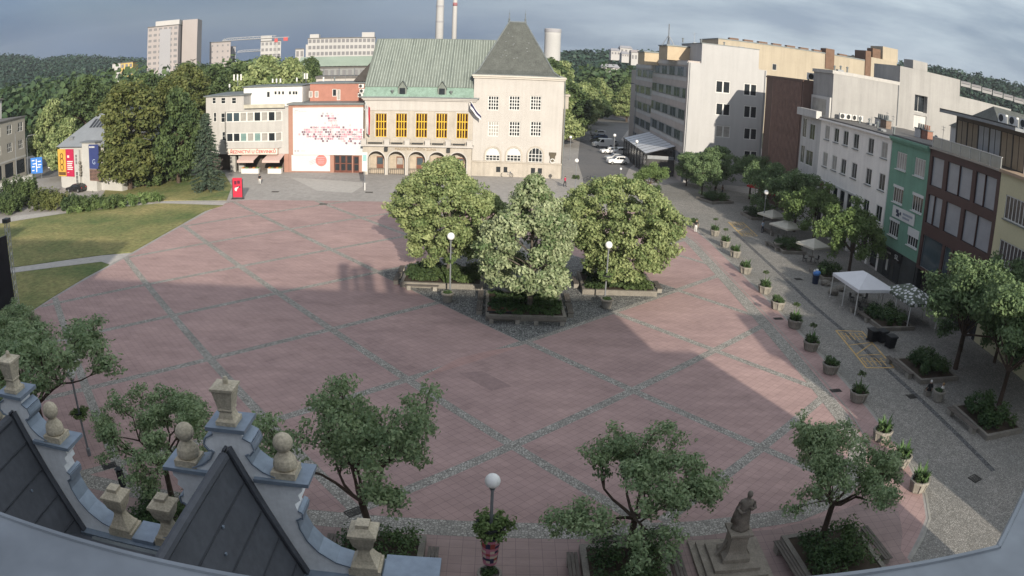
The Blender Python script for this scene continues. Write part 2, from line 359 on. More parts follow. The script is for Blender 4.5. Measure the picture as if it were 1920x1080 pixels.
def tile_mat(name, ang, ca, cb, size=.5, joint=(.085, .07, .065)):
    m = bpy.data.materials.new(name); m.use_nodes = True; MATS[name] = m
    nt, b, N, L = nodes_of(m); b.inputs['Roughness'].default_value = .82; b.inputs['Specular IOR Level'].default_value = .25
    tc = N('ShaderNodeTexCoord'); mp = N('ShaderNodeMapping'); mp.inputs['Rotation'].default_value = (0, 0, -ang); L(tc.outputs['Object'], mp.inputs[0])
    br = N('ShaderNodeTexBrick'); br.offset = 0; br.squash = 1
    br.inputs['Scale'].default_value = 1; br.inputs['Brick Width'].default_value = size; br.inputs['Row Height'].default_value = size
    br.inputs['Mortar Size'].default_value = .013; br.inputs['Mortar Smooth'].default_value = .2; br.inputs['Bias'].default_value = 0
    br.inputs['Color1'].default_value = (.955, .95, .955, 1); br.inputs['Color2'].default_value = (1.045, 1.04, 1.035, 1); br.inputs['Mortar'].default_value = (.66, .66, .68, 1)
    L(mp.outputs[0], br.inputs[0])
    a = N('ShaderNodeTexNoise'); a.inputs['Scale'].default_value = .07; a.inputs['Detail'].default_value = 9; a.inputs['Roughness'].default_value = .62; L(tc.outputs['Object'], a.inputs[0])
    r = N('ShaderNodeMapRange'); r.inputs[1].default_value = .36; r.inputs[2].default_value = .64; L(a.outputs[0], r.inputs[0])
    mx = N('ShaderNodeMixRGB'); mx.inputs[1].default_value = (*ca, 1); mx.inputs[2].default_value = (*cb, 1); L(r.outputs[0], mx.inputs[0])
    # long faint streaks of dirt washed across the slabs
    mp2 = N('ShaderNodeMapping'); mp2.inputs['Scale'].default_value = (.25, .9, 1); mp2.inputs['Rotation'].default_value = (0, 0, .5); L(tc.outputs['Object'], mp2.inputs[0])
    c = N('ShaderNodeTexNoise'); c.inputs['Scale'].default_value = .8; c.inputs['Detail'].default_value = 7; c.inputs['Roughness'].default_value = .7; L(mp2.outputs[0], c.inputs[0])
    r2 = N('ShaderNodeMapRange'); r2.inputs[1].default_value = .3; r2.inputs[2].default_value = .7; r2.inputs[3].default_value = .84; r2.inputs[4].default_value = 1.14; L(c.outputs[0], r2.inputs[0])
    sc = N('ShaderNodeVectorMath'); sc.operation = 'SCALE'; L(mx.outputs[0], sc.inputs[0]); L(r2.outputs[0], sc.inputs['Scale'])
    st = N('ShaderNodeTexNoise'); st.inputs['Scale'].default_value = .33; st.inputs['Detail'].default_value = 10; st.inputs['Roughness'].default_value = .72; st.inputs['Distortion'].default_value = .4; L(tc.outputs['Object'], st.inputs[0])
    sr = N('ShaderNodeMapRange'); sr.inputs[1].default_value = .52; sr.inputs[2].default_value = .72; sr.inputs[3].default_value = 1; sr.inputs[4].default_value = .80; L(st.outputs[0], sr.inputs[0])
    s2 = N('ShaderNodeVectorMath'); s2.operation = 'SCALE'; L(sc.outputs[0], s2.inputs[0]); L(sr.outputs[0], s2.inputs['Scale']); sc = s2
    mu = N('ShaderNodeVectorMath'); mu.operation = 'MULTIPLY'; L(sc.outputs[0], mu.inputs[0]); L(br.outputs['Color'], mu.inputs[1])
    L(mu.outputs[0], b.inputs['Base Color'])
    return m
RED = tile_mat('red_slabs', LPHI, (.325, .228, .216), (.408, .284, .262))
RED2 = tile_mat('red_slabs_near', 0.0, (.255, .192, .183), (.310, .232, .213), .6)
NEWRED = tile_mat('newer_red_slabs', LPHI, (.39, .25, .225), (.415, .27, .245))
GREYP = ground_mat('grey_paving', (.28, .265, .25), (.35, .33, .31), .06, 1.2)
COB = ground_mat('cobbles', (.31, .295, .265), (.39, .375, .34), .2, 1.5, .24, (.17, .16, .145), .15)
COBST = ground_mat('street_cobbles', (.235, .23, .215), (.31, .29, .265), .12, 1.0, .20, (.16, .155, .14), .15)
ASPH = ground_mat('asphalt', (.13, .13, .135), (.165, .16, .158), .08, 2)
PALE = ground_mat('pale_paving', (.38, .36, .335), (.42, .40, .375), .1, 1.5)
GRASS = ground_mat('lawn', (.09, .13, .045), (.28, .245, .105), .085, 1.6, amp=.38)
LAND = ground_mat('land', (.05, .065, .03), (.09, .09, .05), .01, .2)
KERB = mat('kerb_stone', (.30, .29, .26), .85, .15, 2)
STONE = mat('weathered_stone', (.20, .185, .16), .9, .22, 1.5, bump=.4, bscale=12, fine=.12)
def sheet(name, pts, z, m, kind='structure', thick=None):
    mb = MB()
    if thick: mb.prism([p[:2] for p in pts], z-thick, z, 0)
    else: mb.poly([(p[0], p[1], z) for p in pts])
    o = mb.build(name, m); o['kind'] = kind; return o
# great sheet of land to the horizon, with rising hills
def hill_h(x, y):
    return 0
sheet('ground', [(-1700, -300), (1700, -300), (1700, 1800), (-1700, 1800)], -.06, LAND)
sheet('town_paving', [(-130, -30), (75, -30), (75, 330), (-130, 330)], 0.0, GREYP)
# street by the town hall
_rl = [(13.5, 118), (14.5, 130), (15.5, 150), (21, 200), (31, 250), (47, 330)]
_rr = [(62, 330), (44, 250), (32.4, 200), (30.5, 160), (25.5, 145), (22.5, 132), (20.5, 124)]
sheet('road', _rl+_rr, .004, ASPH)
sheet('avenue', [(-130, 131), (-108, 119), (-83, 133), (-76, 146), (-130, 160)], .004, ASPH)
# plaza of red slabs
PL = [G(0, 640), G(60, 585), G(100, 560), G(160, 525), G(250, 476), G(330, 430), G(385, 400), G(425, 379), G(470, 375), G(560, 376), G(700, 378), G(900, 386), G(1050, 390), G(1210, 398)]
PL = [Vector((p.x, p.y)) for p in PL]
PLAZA = PL+[Vector(p) for p in [(24.6, 96), (25.9, 90), (25.8, 60), (25.6, 40), (25.2, 33), (24.4, 29), (23.4, 26.6), (22.0, 25.0), (20.5, 23.5), (20.5, 11.8), (-45, 11.8), (-45, 40)]]
sheet('plaza', PLAZA, .004, RED)
# grey band and the pale patch before the banner wall
sheet('pale_paving', [G(545, 333), G(690, 343), G(660, 362), G(595, 358)], .004, PALE)
def lat(i, j):
    A = Vector((math.cos(LPHI), math.sin(LPHI)))*0.49950102; a2 = LPHI+PI/2-0.05012018
    B = Vector((math.cos(a2), math.sin(a2)))*-0.51078534
    return (Vector((-1.00087939, 1.43555888))+A*i+B*j)*H
DA = [.021, -.024, -.028, .024, .03, -.023]; DB = {-4: -.03, -3: .043, -2: -.008, -1: -.014, 0: .015, 1: .016, 2: -.021}
def inside(p, poly):
    c = False; n = len(poly)
    for i in range(n):
        a, b = poly[i], poly[(i+1) % n]
        if (a[1] > p[1]) != (b[1] > p[1]) and p[0] < (b[0]-a[0])*(p[1]-a[1])/(b[1]-a[1])+a[0]: c = not c
    return c
INNER = [Vector(p) for p in [(p.x, p.y) for p in PL]]+[Vector(p) for p in [(23.0, 96), (23.2, 60), (23.0, 42), (22.0, 34.5), (19.5, 30.0), (15, 28.6), (-45, 28.2), (-45, 40)]]
bands = []
def band_line(f, t0, t1, w):
    ts = np.linspace(t0, t1, 700); run = None
    for t in ts:
        p = f(t); ok = inside(p, INNER)
        if ok and run is None: run = t
        if (not ok or t == ts[-1]) and run is not None:
            if t-run > .1: bands.append((f(run), f(t), w))
            run = None
for i in range(-1, 8):
    d = DA[i] if 0 <= i < 6 else 0
    band_line(lambda t: lat(i+d, t), -9, 9, .68)
for j in range(-9, 7):
    d = DB.get(j, 0)
    band_line(lambda t: lat(t, j+d), -4, 9, .68)
mb = MB()
for k, (a, b, w) in enumerate(bands):
    d = (b-a).normalized(); n = Vector((-d.y, d.x))*w/2
    z = .008 if k < len([1 for q in bands]) and abs(d.x*math.cos(LPHI)+d.y*math.sin(LPHI)) > .7 else .010
    mb.quad((*(a-n), z), (*(b-n), z), (*(b+n), z), (*(a+n), z))
o = mb.build('cobble_bands', COB); o['kind'] = 'structure'
# paved diamond under the three lindens
cd = [lat(3, -2.0), lat(3, 0), lat(5, 0), lat(5, -2.0)]
sheet('cobbled_diamond', [(p.x, p.y) for p in cd], .013, ground_mat('diamond_setts', (.20, .205, .20), (.26, .26, .245), .2, 1.5, .3, (.07, .07, .07), .2))
# curved border band
def ribbon(name, pts, w, z, m, kind='structure'):
    mb = MB(); pts = [Vector(p) for p in pts]; L_, R_ = [], []
    for i, p in enumerate(pts):
        d = (pts[min(i+1, len(pts)-1)]-pts[max(i-1, 0)]).normalized(); n = Vector((-d.y, d.x))*w/2
        L_.append(p+n); R_.append(p-n)
    for i in range(len(pts)-1): mb.quad((*L_[i], z), (*R_[i], z), (*R_[i+1], z), (*L_[i+1], z))
    o = mb.build(name, m)
    if kind: o['kind'] = kind
    return o
ribbon('cobble_border', [(-45, 28.0), (0, 27.9), (10, 27.9), (15.5, 28.5), (18.5, 29.7), (20.8, 31.8), (22.3, 34.8), (23.0, 39), (23.2, 50), (23.3, 70), (23.3, 85), (22.6, 92)], 1.25, .016, COB)
ribbon('kerb_line', [(25.6, 92), (26.0, 85), (26.0, 60), (25.8, 40), (25.4, 33), (24.6, 28.8), (23.6, 26.4), (22.2, 24.8), (20.6, 23.3)], .16, .02, KERB)
ribbon('inner_kerb_line', [(23.9, 92), (24.2, 85), (24.2, 60), (24.0, 40), (23.4, 35)], .10, .02, KERB)
# strip of slabs by the house we stand on, laid square to it
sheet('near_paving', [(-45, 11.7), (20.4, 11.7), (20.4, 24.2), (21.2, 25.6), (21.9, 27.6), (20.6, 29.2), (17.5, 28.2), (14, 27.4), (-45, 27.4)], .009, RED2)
# patches of renewed slabs
for k, q in enumerate([[(780, 712), (985, 648), (930, 655), (860, 672)], [(860, 700), (905, 696), (960, 725), (920, 733)]]):
    sheet('renewed_slabs', [G(*p) for p in q], .0115, NEWRED if k == 0 else ground_mat('worn_slabs', (.275, .195, .185), (.30, .21, .20), .3, 2))
# cobbled pedestrian street on the right
sheet('cobbled_street', [(26.02, 92), (26.1, 60), (25.9, 40), (25.5, 33), (24.7, 28.8), (23.7, 26.4), (22.3, 24.8), (20.6, 23.2), (20.6, 11.7), (45, 11.7), (45, 122), (33, 131), (22, 121), (21, 104)], .006, COBST)
sheet('street_gutter', [(31.2, 30), (31.7, 30), (30.6, 62), (31.4, 92), (30.9, 92), (30.1, 62)], .0125, ground_mat('gutter_setts', (.13, .13, .135), (.16, .16, .16), .3, 2, .3, (.06, .06, .06), .16))
# lawns on the left with paths
lawn = [(-130, 40), (-46, 40)]+[(G(x, y).x-.5, G(x, y).y) for x, y in [(0, 640), (60, 585), (100, 560), (160, 525), (205, 503)]]
o = sheet('lawn', [G(0, 640), G(60, 583), G(100, 557), G(160, 521), G(205, 497), G(190, 492), G(60, 508), G(0, 516), (-75, 62), (-75, 30), (-46, 35)], .05, GRASS, 'structure', .08)
o = sheet('lawn', [G(247, 474), G(330, 427), G(385, 396), G(418, 386), G(300, 382), G(130, 400), G(0, 420), (-95, 88), (-80, 70), G(0, 505), G(60, 497), G(190, 479)], .06, GRASS, 'structure', .09)
o = sheet('lawn', [G(425, 376), G(435, 350), G(420, 325), G(300, 335), G(200, 352), G(190, 372), G(300, 377)], .055, GRASS, 'structure', .08)
sheet('path', [G(0, 515), G(60, 507), G(190, 491), G(207, 496), G(248, 475), G(190, 480), G(60, 498), G(0, 506)], .02, PALE)
sheet('path', [G(425, 379), G(300, 378), G(200, 376), G(120, 395), G(30, 405), G(0, 412), G(0, 419), G(130, 399), G(300, 381.5), G(418, 385)], .02, PALE)
# yellow loading bays painted on the cobbles
YEL = mat('yellow_paint', (.50, .34, .13), .8, .3, 1.5, fine=.3, bscale=20)
def seg(mb, a, b, w, z):
    a, b = Vector(a), Vector(b); d = (b-a).normalized(); n = Vector((-d.y, d.x))*w/2
    mb.quad((*(a-n), z), (*(b-n), z), (*(b+n), z), (*(a+n), z))
def bay(q):
    mb = MB(); a, b, c, d = [Vector((p.x, p.y)) for p in q]   # far-left, far-right, near-right, near-left
    P = lambda u, v: (a*(1-u)+b*u)*(1-v)+(d*(1-u)+c*u)*v
    zz = .0165
    for s, e in [((0, 0), (1, 0)), ((1, 0), (1, 1)), ((1, 1), (0, 1)), ((0, 1), (0, 0))]:
        seg(mb, P(*s), P(*e), .16, zz); zz += .0004
    for s, e in [((.05, .42), (.95, .33)), ((.95, .36), (.05, .66)), ((.05, .69), (.95, .66)), ((.95, .33), (.95, .36))][:3]:
        seg(mb, P(*s), P(*e), .12, zz); zz += .0004
    for v0, v1 in [(.05, .27), (.74, .95)]:
        for k in range(5):
            u = .1+.17*k
            seg(mb, P(u, v0+.02), P(u, v1), .1, zz); zz += .0003
            if k % 2 == 0: seg(mb, P(u, v0+.02), P(u+.14, v0+.02), .1, zz)
            seg(mb, P(u, (v0+v1)/2), P(u+.13, (v0+v1)/2), .1, zz+.0002); zz += .0004
    o = mb.build('yellow_road_marking', YEL); o['kind'] = 'structure'
bay([G(1567, 620), G(1616, 622), G(1676, 690), G(1624, 690)])
bay([G(1366, 417), G(1392, 417), G(1420, 443), G(1392, 443)])
# manhole covers and drain grates
IRON = mat('cast_iron', (.05, .048, .045), .6, .2, 5, .4)
def cover(px, py, w, d, rz, label):
    g = G(px, py); t = thing('drain_cover', label, 'drain cover', (g.x, g.y, .014), rz, 'drain covers in the paving')
    mb = MB(); mb.box(-w/2, -d/2, 0, w/2, -d/2+.07, .02); mb.box(-w/2, d/2-.07, 0, w/2, d/2, .02); mb.box(-w/2, -d/2+.07, 0, -w/2+.07, d/2-.07, .02); mb.box(w/2-.07, -d/2+.07, 0, w/2, d/2-.07, .02)
    mb.build('rim', KERB if w > 1.2 else IRON, t, local=True)
    g2 = MB(); n = 5
    for k in range(n): g2.box(-w/2+.09, -d/2+.1+(d-.2)*k/n, 0, w/2-.09, -d/2+.1+(d-.2)*(k+.62)/n, .014)
    g2.build('grate', IRON, t, local=True)
    return t
cover(1236, 996, .9, .6, .75, 'square iron drain grate in the cobbles left of the statue')
cover(664, 961, .9, .6, .75, 'square iron drain grate behind the bed of the tall leaning front tree')
cover(205, 874, .9, .6, .75, 'square iron drain grate under the round tree by the left gable')
cover(1567, 733, .9, .5, .1, 'drain grate at the end of the grey strip by the red planter row')
cover(1459, 598, .9, .5, .1, 'drain grate between the planters and the red plaza')
cover(1709, 744, .8, .7, .1, 'dark square cover in the cobbled street beside the slatted bench')
cover(1828, 898, .9, .8, .3, 'round worn cover in the shaded street at the lower right')
cover(1497, 524, .9, .7, .1, 'dark cover in the street left of the blue rubbish bag')
cover(606, 383, 1.2, .7, 0, 'dark cover at the far edge of the red paving before the banner')
cover(692, 361, 1.2, .7, 0, 'dark cover in the grey paving before the arcade')
cover(516, 360, 1.2, .7, 0, 'dark cover in the grey paving right of the red board')
# ================================================================== building materials
GLASS = mat('window_glass', (.022, .027, .032), .12, .3, .4, spec=.6)
GLASSB = mat('window_glass_blue', (.05, .075, .09), .12, .3, .4, spec=.6)
CURT = mat('curtained_glass', (.30, .29, .27), .35, .25, 1.2, spec=.5)
WHITE = mat('white_paint', (.60, .60, .58), .6, .06, 1.5)
CREAM = mat('cream_render', (.455, .435, .41), .9, .07, .25, bump=.15, bscale=20, fine=.04, streak=.13)
CREAMD = mat('cream_stone', (.415, .38, .33), .9, .14, .5, bump=.3, bscale=10, fine=.08, streak=.2)
YELW = mat('yellow_window_paint', (.56, .37, .03), .5, .08, 2)
DARKI = mat('dark_interior', (.035, .03, .027), .9, .3, 1)
DARKM = mat('dark_metal', (.04, .043, .045), .45, .2, 2, .3)
GREYM = mat('grey_metal', (.22, .235, .25), .45, .15, 2, .4)
LEAD = mat('lead_sheet', (.16, .18, .185), .5, .2, 1.2, .2)
def ribbed(name, c0, c1, pitch, axis=0, rough=.6, streak=.25):
    m = bpy.data.materials.new(name); m.use_nodes = True; MATS[name] = m
    nt, b, N, L = nodes_of(m); b.inputs['Roughness'].default_value = rough
    tc = N('ShaderNodeTexCoord')
    mp = N('ShaderNodeMapping'); mp.inputs['Scale'].default_value = (.9, .12, .12) if axis == 0 else (.12, .9, .12); L(tc.outputs['Object'], mp.inputs[0])
    n = N('ShaderNodeTexNoise'); n.inputs['Scale'].default_value = 1.6; n.inputs['Detail'].default_value = 7; L(mp.outputs[0], n.inputs[0])
    r = N('ShaderNodeMapRange'); r.inputs[1].default_value = .32; r.inputs[2].default_value = .68; L(n.outputs[0], r.inputs[0])
    mx = N('ShaderNodeMixRGB'); mx.inputs[1].default_value = (*c0, 1); mx.inputs[2].default_value = (*c1, 1); L(r.outputs[0], mx.inputs[0])
    L(mx.outputs[0], b.inputs['Base Color'])
    return m
COPPER = ribbed('green_copper', (.105, .125, .112), (.175, .20, .178), .6)
COPPERL = mat('pale_copper', (.20, .29, .24), .6, .2, 1.2, fine=.15, bscale=4)
SLATE = mat('tower_slates', (.085, .092, .085), .7, .22, .8, fine=.2, bscale=5)
def stain_roof(): pass
# ================================================================== town hall
HY = 128.0
FH = Facade(-24.5, HY, 0)
def hx(px, py, Y=HY): return onY(px, py, Y)
hall = thing('town_hall', 'cream town hall with green copper roof, arcade, yellow windows and slate-roofed square tower', 'town hall', (-24.5, HY, 0))
U = lambda x: x+24.5
# tower
tx0, tx1 = -5.35, 10.25; tz = 17.6
holes = []; tw = []
for j, (y0, y1) in enumerate([(180, 207), (228, 256)]):
    for i, (x0, x1) in enumerate([(915, 935.5), (954.5, 975), (994.5, 1015)]):
        u0, u1, z0, z1 = FH.rect((x0, y0, x1, y1)); holes.append((u0, u1, z0, z1)); tw.append((i, j))
smallw = []
for x0, x1 in [(930, 938), (944, 951), (995, 1003), (1008, 1016)]:
    u0, u1, z0, z1 = FH.rect((x0, 319, x1, 326)); z0, z1 = .75, 1.75; smallw.append((u0, u1, z0, z1))
mb = MB()
FH.wall(mb, U(tx0), U(tx1), 2.6, tz, holes, .28)
FH.box(mb, U(tx0), U(tx1), -.29, -15, 0, tz)
mb.build('tower_wall', CREAM, hall)
mb = MB(); FH.wall(mb, U(tx0)-.05, U(tx1)+.1, 0, 2.5, smallw, .4, .12)
mb.build('plinth', CREAMD, hall)
mb = MB(); FH.box(mb, U(tx0)-.1, U(tx1)+.2, .3, -.1, 2.5, 2.72); mb.build('plinth_ledge', CREAMD, hall)
for h, ij in zip(holes, tw):
    w = window(FH, hall, *h, cols=4, rows=4, fm=WHITE, pm=GLASS if ij not in ((0, 1),) else CURT, fw=.13, bw=.13, d=-.16)
for h in smallw: window(FH, hall, *h, cols=1, rows=1, fm=DARKM, pm=GLASS, d=-.1, fw=.06)
# cornice of the tower
mb = MB(); FH.box(mb, U(tx0)-.35, U(tx1)+.35, .45, -15.3, tz, tz+.28); FH.box(mb, U(tx0)-.2, U(tx1)+.2, .25, -15.15, tz-.3, tz-.002)
mb.build('cornice', mat('cornice_paint', (.50, .47, .42), .8, .08, 1), hall)
# pyramid roof with short ridge
ax0, az0 = onY(955, 42, HY+6.8); ax1, az1 = onY(985, 42, HY+6.8); apz = (az0+az1)/2
bx0, bx1 = tx0+.02, tx1-1.15
by0, by1 = HY+.3, HY+13.5
zb = tz+.285
mb = MB(); P0 = [(bx0-.3, by0-.5, zb), (bx1+.5, by0-.5, zb), (bx1+.5, by1, zb), (bx0-.3, by1, zb)]
K = .12
P1 = [(bx0*(1-K)+ax0*K, by0+.8*K*6.5, zb+.9), (bx1*(1-K)+ax1*K, by0+.8*K*6.5, zb+.9), (bx1*(1-K)+ax1*K, by1-1, zb+.9), (bx0*(1-K)+ax0*K, by1-1, zb+.9)]
P2 = [(ax0, HY+6.4, apz), (ax1, HY+6.4, apz), (ax1, HY+7.2, apz), (ax0, HY+7.2, apz)]
for A, B in ((P0, P1), (P1, P2)):
    for k in range(4): mb.quad(A[k], A[(k+1) % 4], B[(k+1) % 4], B[k])
mb.poly(P2); mb.poly(P0[::-1]); mb.build('tower_roof', SLATE, hall)
mb = MB()
for k in range(4): mb.tube([P0[k], P1[k], P2[k]], .13, 6)
mb.tube([P2[0], P2[1]], .16, 6)
for k in range(4): mb.tube([Vector(P0[k])+Vector((0, 0, .04)), Vector(P0[(k+1) % 4])+Vector((0, 0, .04))], .12, 6)
mb.build('roof_hip', LEAD, hall)
for x in (ax0, ax1):
    mb = MB(); mb.lathe([(.22, 0), (.3, .15), (.12, .35), (.2, .6), (.07, .85), (.05, 1.5), (.11, 1.6), (.03, 1.75), (.02, 2.4)], (x, HY+6.8, apz-.05), 8)
    mb.build('finial', LEAD, hall)
# snow guards scattered on the slates, three rows each side
for q in range(14):
    t = .22+.55*random.random(); s = .18+.64*random.random()
    a = Vector(P1[0]).lerp(Vector(P2[0]), t); b = Vector(P1[1]).lerp(Vector(P2[1]), t); p = a.lerp(b, s)
    mb = MB(); mb.box(p.x-.13, p.y-.16, p.z-.05, p.x+.13, p.y+.1, p.z+.07); mb.build('snow_guard', LEAD, hall)
# arched ground floor windows of the tower, ringed by mouldings
def arch_pts(cx, w, z0, zs, n=14, y=0):
    r = w/2; pts = [(cx-r, z0)]
    for k in range(n+1):
        a = PI-PI*k/n; pts.append((cx+r*math.cos(a), zs+r*math.sin(a)))
    pts.append((cx+r, z0)); return pts
for i, px in enumerate((924.5, 964, 1004.5)):
    u, zt = FH.uz(px, 277); zbm = FH.uz(px, 302)[1]; w = 2.5; zs = zt-w/2
    mb = MB(); o_ = arch_pts(u, w+.55, 2.75, zs); i_ = arch_pts(u, w, 2.75, zs)
    for k in range(len(o_)-1):
        q = [FH.P(*(o_[k][0], .18, o_[k][1])), FH.P(o_[k+1][0], .18, o_[k+1][1]), FH.P(i_[k+1][0], .18, i_[k+1][1]), FH.P(i_[k][0], .18, i_[k][1])]
        mb.quad(*q); mb.quad(FH.P(o_[k][0], .18, o_[k][1]), FH.P(o_[k+1][0], .18, o_[k+1][1]), FH.P(o_[k+1][0], 0, o_[k+1][1]), FH.P(o_[k][0], 0, o_[k][1]))
        mb.quad(FH.P(i_[k][0], .18, i_[k][1]), FH.P(i_[k+1][0], .18, i_[k+1][1]), FH.P(i_[k+1][0], .02, i_[k+1][1]), FH.P(i_[k][0], .02, i_[k][1]))
    mb.build('arch_moulding', CREAMD, hall)
    f = MB(); pts = arch_pts(u, w, 2.76, zs)
    ins = arch_pts(u, w-.22, 2.9, zs)
    for k in range(len(pts)-1): f.quad(FH.P(pts[k][0], .07, pts[k][1]), FH.P(pts[k+1][0], .07, pts[k+1][1]), FH.P(ins[k+1][0], .07, ins[k+1][1]), FH.P(ins[k][0], .07, ins[k][1]))
    for uu in (u-.62, u, u+.62): FH.box(f, uu-.05, uu+.05, .075, .03, 2.78, zs+math.sqrt(max(.01, (w/2-.05)**2-(uu-u)**2)))
    for zz in (2.8, zs-.02, zs-.62): FH.box(f, u-w/2+.05, u+w/2-.05, .072, .03, zz, zz+.1)
    wo = f.build('arched_window', WHITE, hall)
    g = MB(); g.poly([FH.P(a, .025, b) for a, b in arch_pts(u, w-.02, 2.77, zs)]); g.build('pane', GLASS, wo)
    if i < 2:
        bl = MB(); bl.poly([FH.P(a, .05, b) for a, b in arch_pts(u, w-.3, zs-.15, zs)]); bl.build('blind', WHITE, wo)
# coat of arms: plain relief shield with a ring beneath
u, z = FH.uz(1036, 294)
mb = MB(); mb.extrude([FH.P(u+a, .02, z+b) for a, b in [(-.62, .75), (.62, .75), (.62, .35), (.45, .1), (.4, -.5), (0, -.95), (-.4, -.5), (-.45, .1), (-.62, .35)]], (0, -.22, 0))
mb.build('relief_shield', mat('dark_relief', (.10, .085, .06), .8, .3, 3), hall)
mb = MB(); ring = [FH.P(u+.38*math.sin(a), .3, z-.75+.38*math.cos(a)) for a in np.linspace(0, 2*PI, 13)]; mb.tube(ring, .09, 6, cap=False); mb.build('relief_ring', WHITE, hall)
# right-hand pilaster and bay on the tower's side
mb = MB(); mb.box(tx1-.02, HY+.6, 0, tx1+.45, HY+3.2, 12.4); mb.box(tx1, HY+.9, 12.4, tx1+.95, HY+3.4, 14.6); mb.box(tx1, HY+.7, 14.6, tx1+1.2, HY+3.6, 14.9)
mb.build('side_bay', CREAMD, hall)
mb = MB(); mb.tube([(tx1+.3, HY-.12, .1), (tx1+.3, HY-.12, 10), (tx1+.1, HY-.12, 17.3)], .09, 8); mb.build('downpipe', LEAD, hall)
# wing: upper hall
wx0, wx1 = -24.5, tx0
wz0, wz1 = 5.2, 13.55
yh = []
for x0, x1 in [(704, 725), (742, 763), (779.5, 801), (817.5, 838.5), (856, 877.5)]:
    u0, u1, z0, z1 = FH.rect((x0, 213, x1, 259)); yh.append((u0, u1, 6.55, z1))
mb = MB(); FH.wall(mb, 0, U(wx1)-.01, wz0, wz1, yh, .35); FH.box(mb, 0, U(wx1)-.01, -.36, -15.6, 0, wz1)
mb.build('wing_wall', CREAMD, hall)
for h in yh: window(FH, hall, *h, cols=4, rows=3, fm=YELW, pm=mat('tall_hall_glass', (.035, .012, .012), .15, .4, .7, spec=.6), fw=.1, bw=.17, d=-.15, name='yellow_window')
for h in yh:
    mb = MB()
    for a in (h[0]-.2, h[1]+.02): FH.box(mb, a, a+.18, .1, 0, 6.5, h[3]+.025)
    FH.box(mb, h[0]-.2, h[1]+.2, .104, 0, h[3]+.03, h[3]+.25); mb.build('window_surround', CREAM, hall)
mb = MB(); FH.box(mb, -.1, U(wx1)-.02, .12, 0, 11.3, 11.48); FH.box(mb, -.02, U(wx1)-.02, .06, 0, 11.49, 13.1); mb.build('frieze', CREAM, hall)
mb = MB(); FH.box(mb, -.5, U(wx1)+.7, .55, 0, 13.35, 13.6); FH.box(mb, -.3, U(wx1)+.5, .35, 0, 13.1, 13.345); mb.build('wing_cornice', CREAM, hall)
mb = MB(); FH.box(mb, -.7, U(wx1)+1.0, .75, -.2, 13.605, 13.8); mb.build('gutter', LEAD, hall)
# pale lower slope, then ribbed main roof up to the ridge
rz = (onY(708, 77, HY+8)[1]+onY(900, 74, HY+8)[1])/2; rxl = onY(708, 77, HY+8)[0]
s0, s1, s2 = (HY-.6, 13.8), (HY+.75, 15.6), (HY+8, rz)
def roofquad(mb, xa0, xa1, A, xb0, xb1, B): mb.quad((xa0, A[0], A[1]), (xa1, A[0], A[1]), (xb1, B[0], B[1]), (xb0, B[0], B[1]))
mb = MB(); roofquad(mb, wx0-.3, wx1, s0, wx0-.1, wx1, s1); mb.build('lower_roof_slope', COPPERL, hall)
s1b = (HY+.55, 15.45)
mb = MB(); roofquad(mb, wx0-.15, wx1+3.5, s1b, rxl, wx1+3.5, (HY+8, rz))
mb.quad((wx0-.15, s1b[0], s1b[1]), (rxl, HY+8, rz), (rxl, HY+8.4, rz), (wx0-.15, HY+15.6, 15.4)); mb.quad((rxl, HY+8.4, rz), (wx1+3.5, HY+8.4, rz), (wx1+3.5, HY+15.6, 15.4), (wx0-.15, HY+15.6, 15.4))
rf = mb.build('copper_roof', COPPER, hall)
mb = MB(); n = 46
for k in range(n+1):
    t = k/n; xb = (wx0-.1)*(1-t)+(wx1+3.2)*t; xt = rxl*(1-t)+(wx1+3.2)*t
    mb.tube([(xb, s1b[0]-.02, s1b[1]+.04), (xt, HY+7.98, rz+.03)], .085, 5)
mb.build('standing_seams', mat('seam_copper', (.30, .34, .31), .6, .25, 1.5), rf)
mb = MB(); mb.tube([(rxl-.1, HY+8.2, rz+.05), (wx1+4, HY+8.2, rz+.05)], .16, 8); mb.tube([(rxl, HY+8, rz), (wx0-.15, s1b[0], s1b[1])], .14, 6); mb.build('ridge_cap', COPPER, rf)
for px in (755, 829):
    x, z = onY(px, 176, HY+.3); mb = MB()
    mb.extrude([(x-.75, HY-.25, 14.0), (x+.75, HY-.25, 14.0), (x+.75, HY-.25, 15.3), (x, HY-.25, 16.4), (x-.75, HY-.25, 15.3)], (0, 2.6, 0)); dm = mb.build('dormer', COPPER, hall)
    mb = MB(); mb.quad((x-.9, HY-.4, 15.2), (x, HY-.4, 16.55), (x, HY+2.6, 16.55), (x-.9, HY+2.6, 15.2)); mb.quad((x+.9, HY-.4, 15.2), (x, HY-.4, 16.55), (x, HY+2.6, 16.55), (x+.9, HY+2.6, 15.2)); mb.build('dormer_roof', LEAD, dm)
    mb = MB(); mb.box(x-.5, HY-.3, 14.2, x+.5, HY-.26, 15.3); mb.build('pane', GLASS, dm)
for px in (736, 846):
    x, _ = onY(px, 172, HY); mb = MB(); mb.lathe([(.05, -.5), (.28, -.1), (.3, .1), (.05, .14)], (x, HY-.35, 14.8), 8); mb.build('rain_hopper', LEAD, hall)
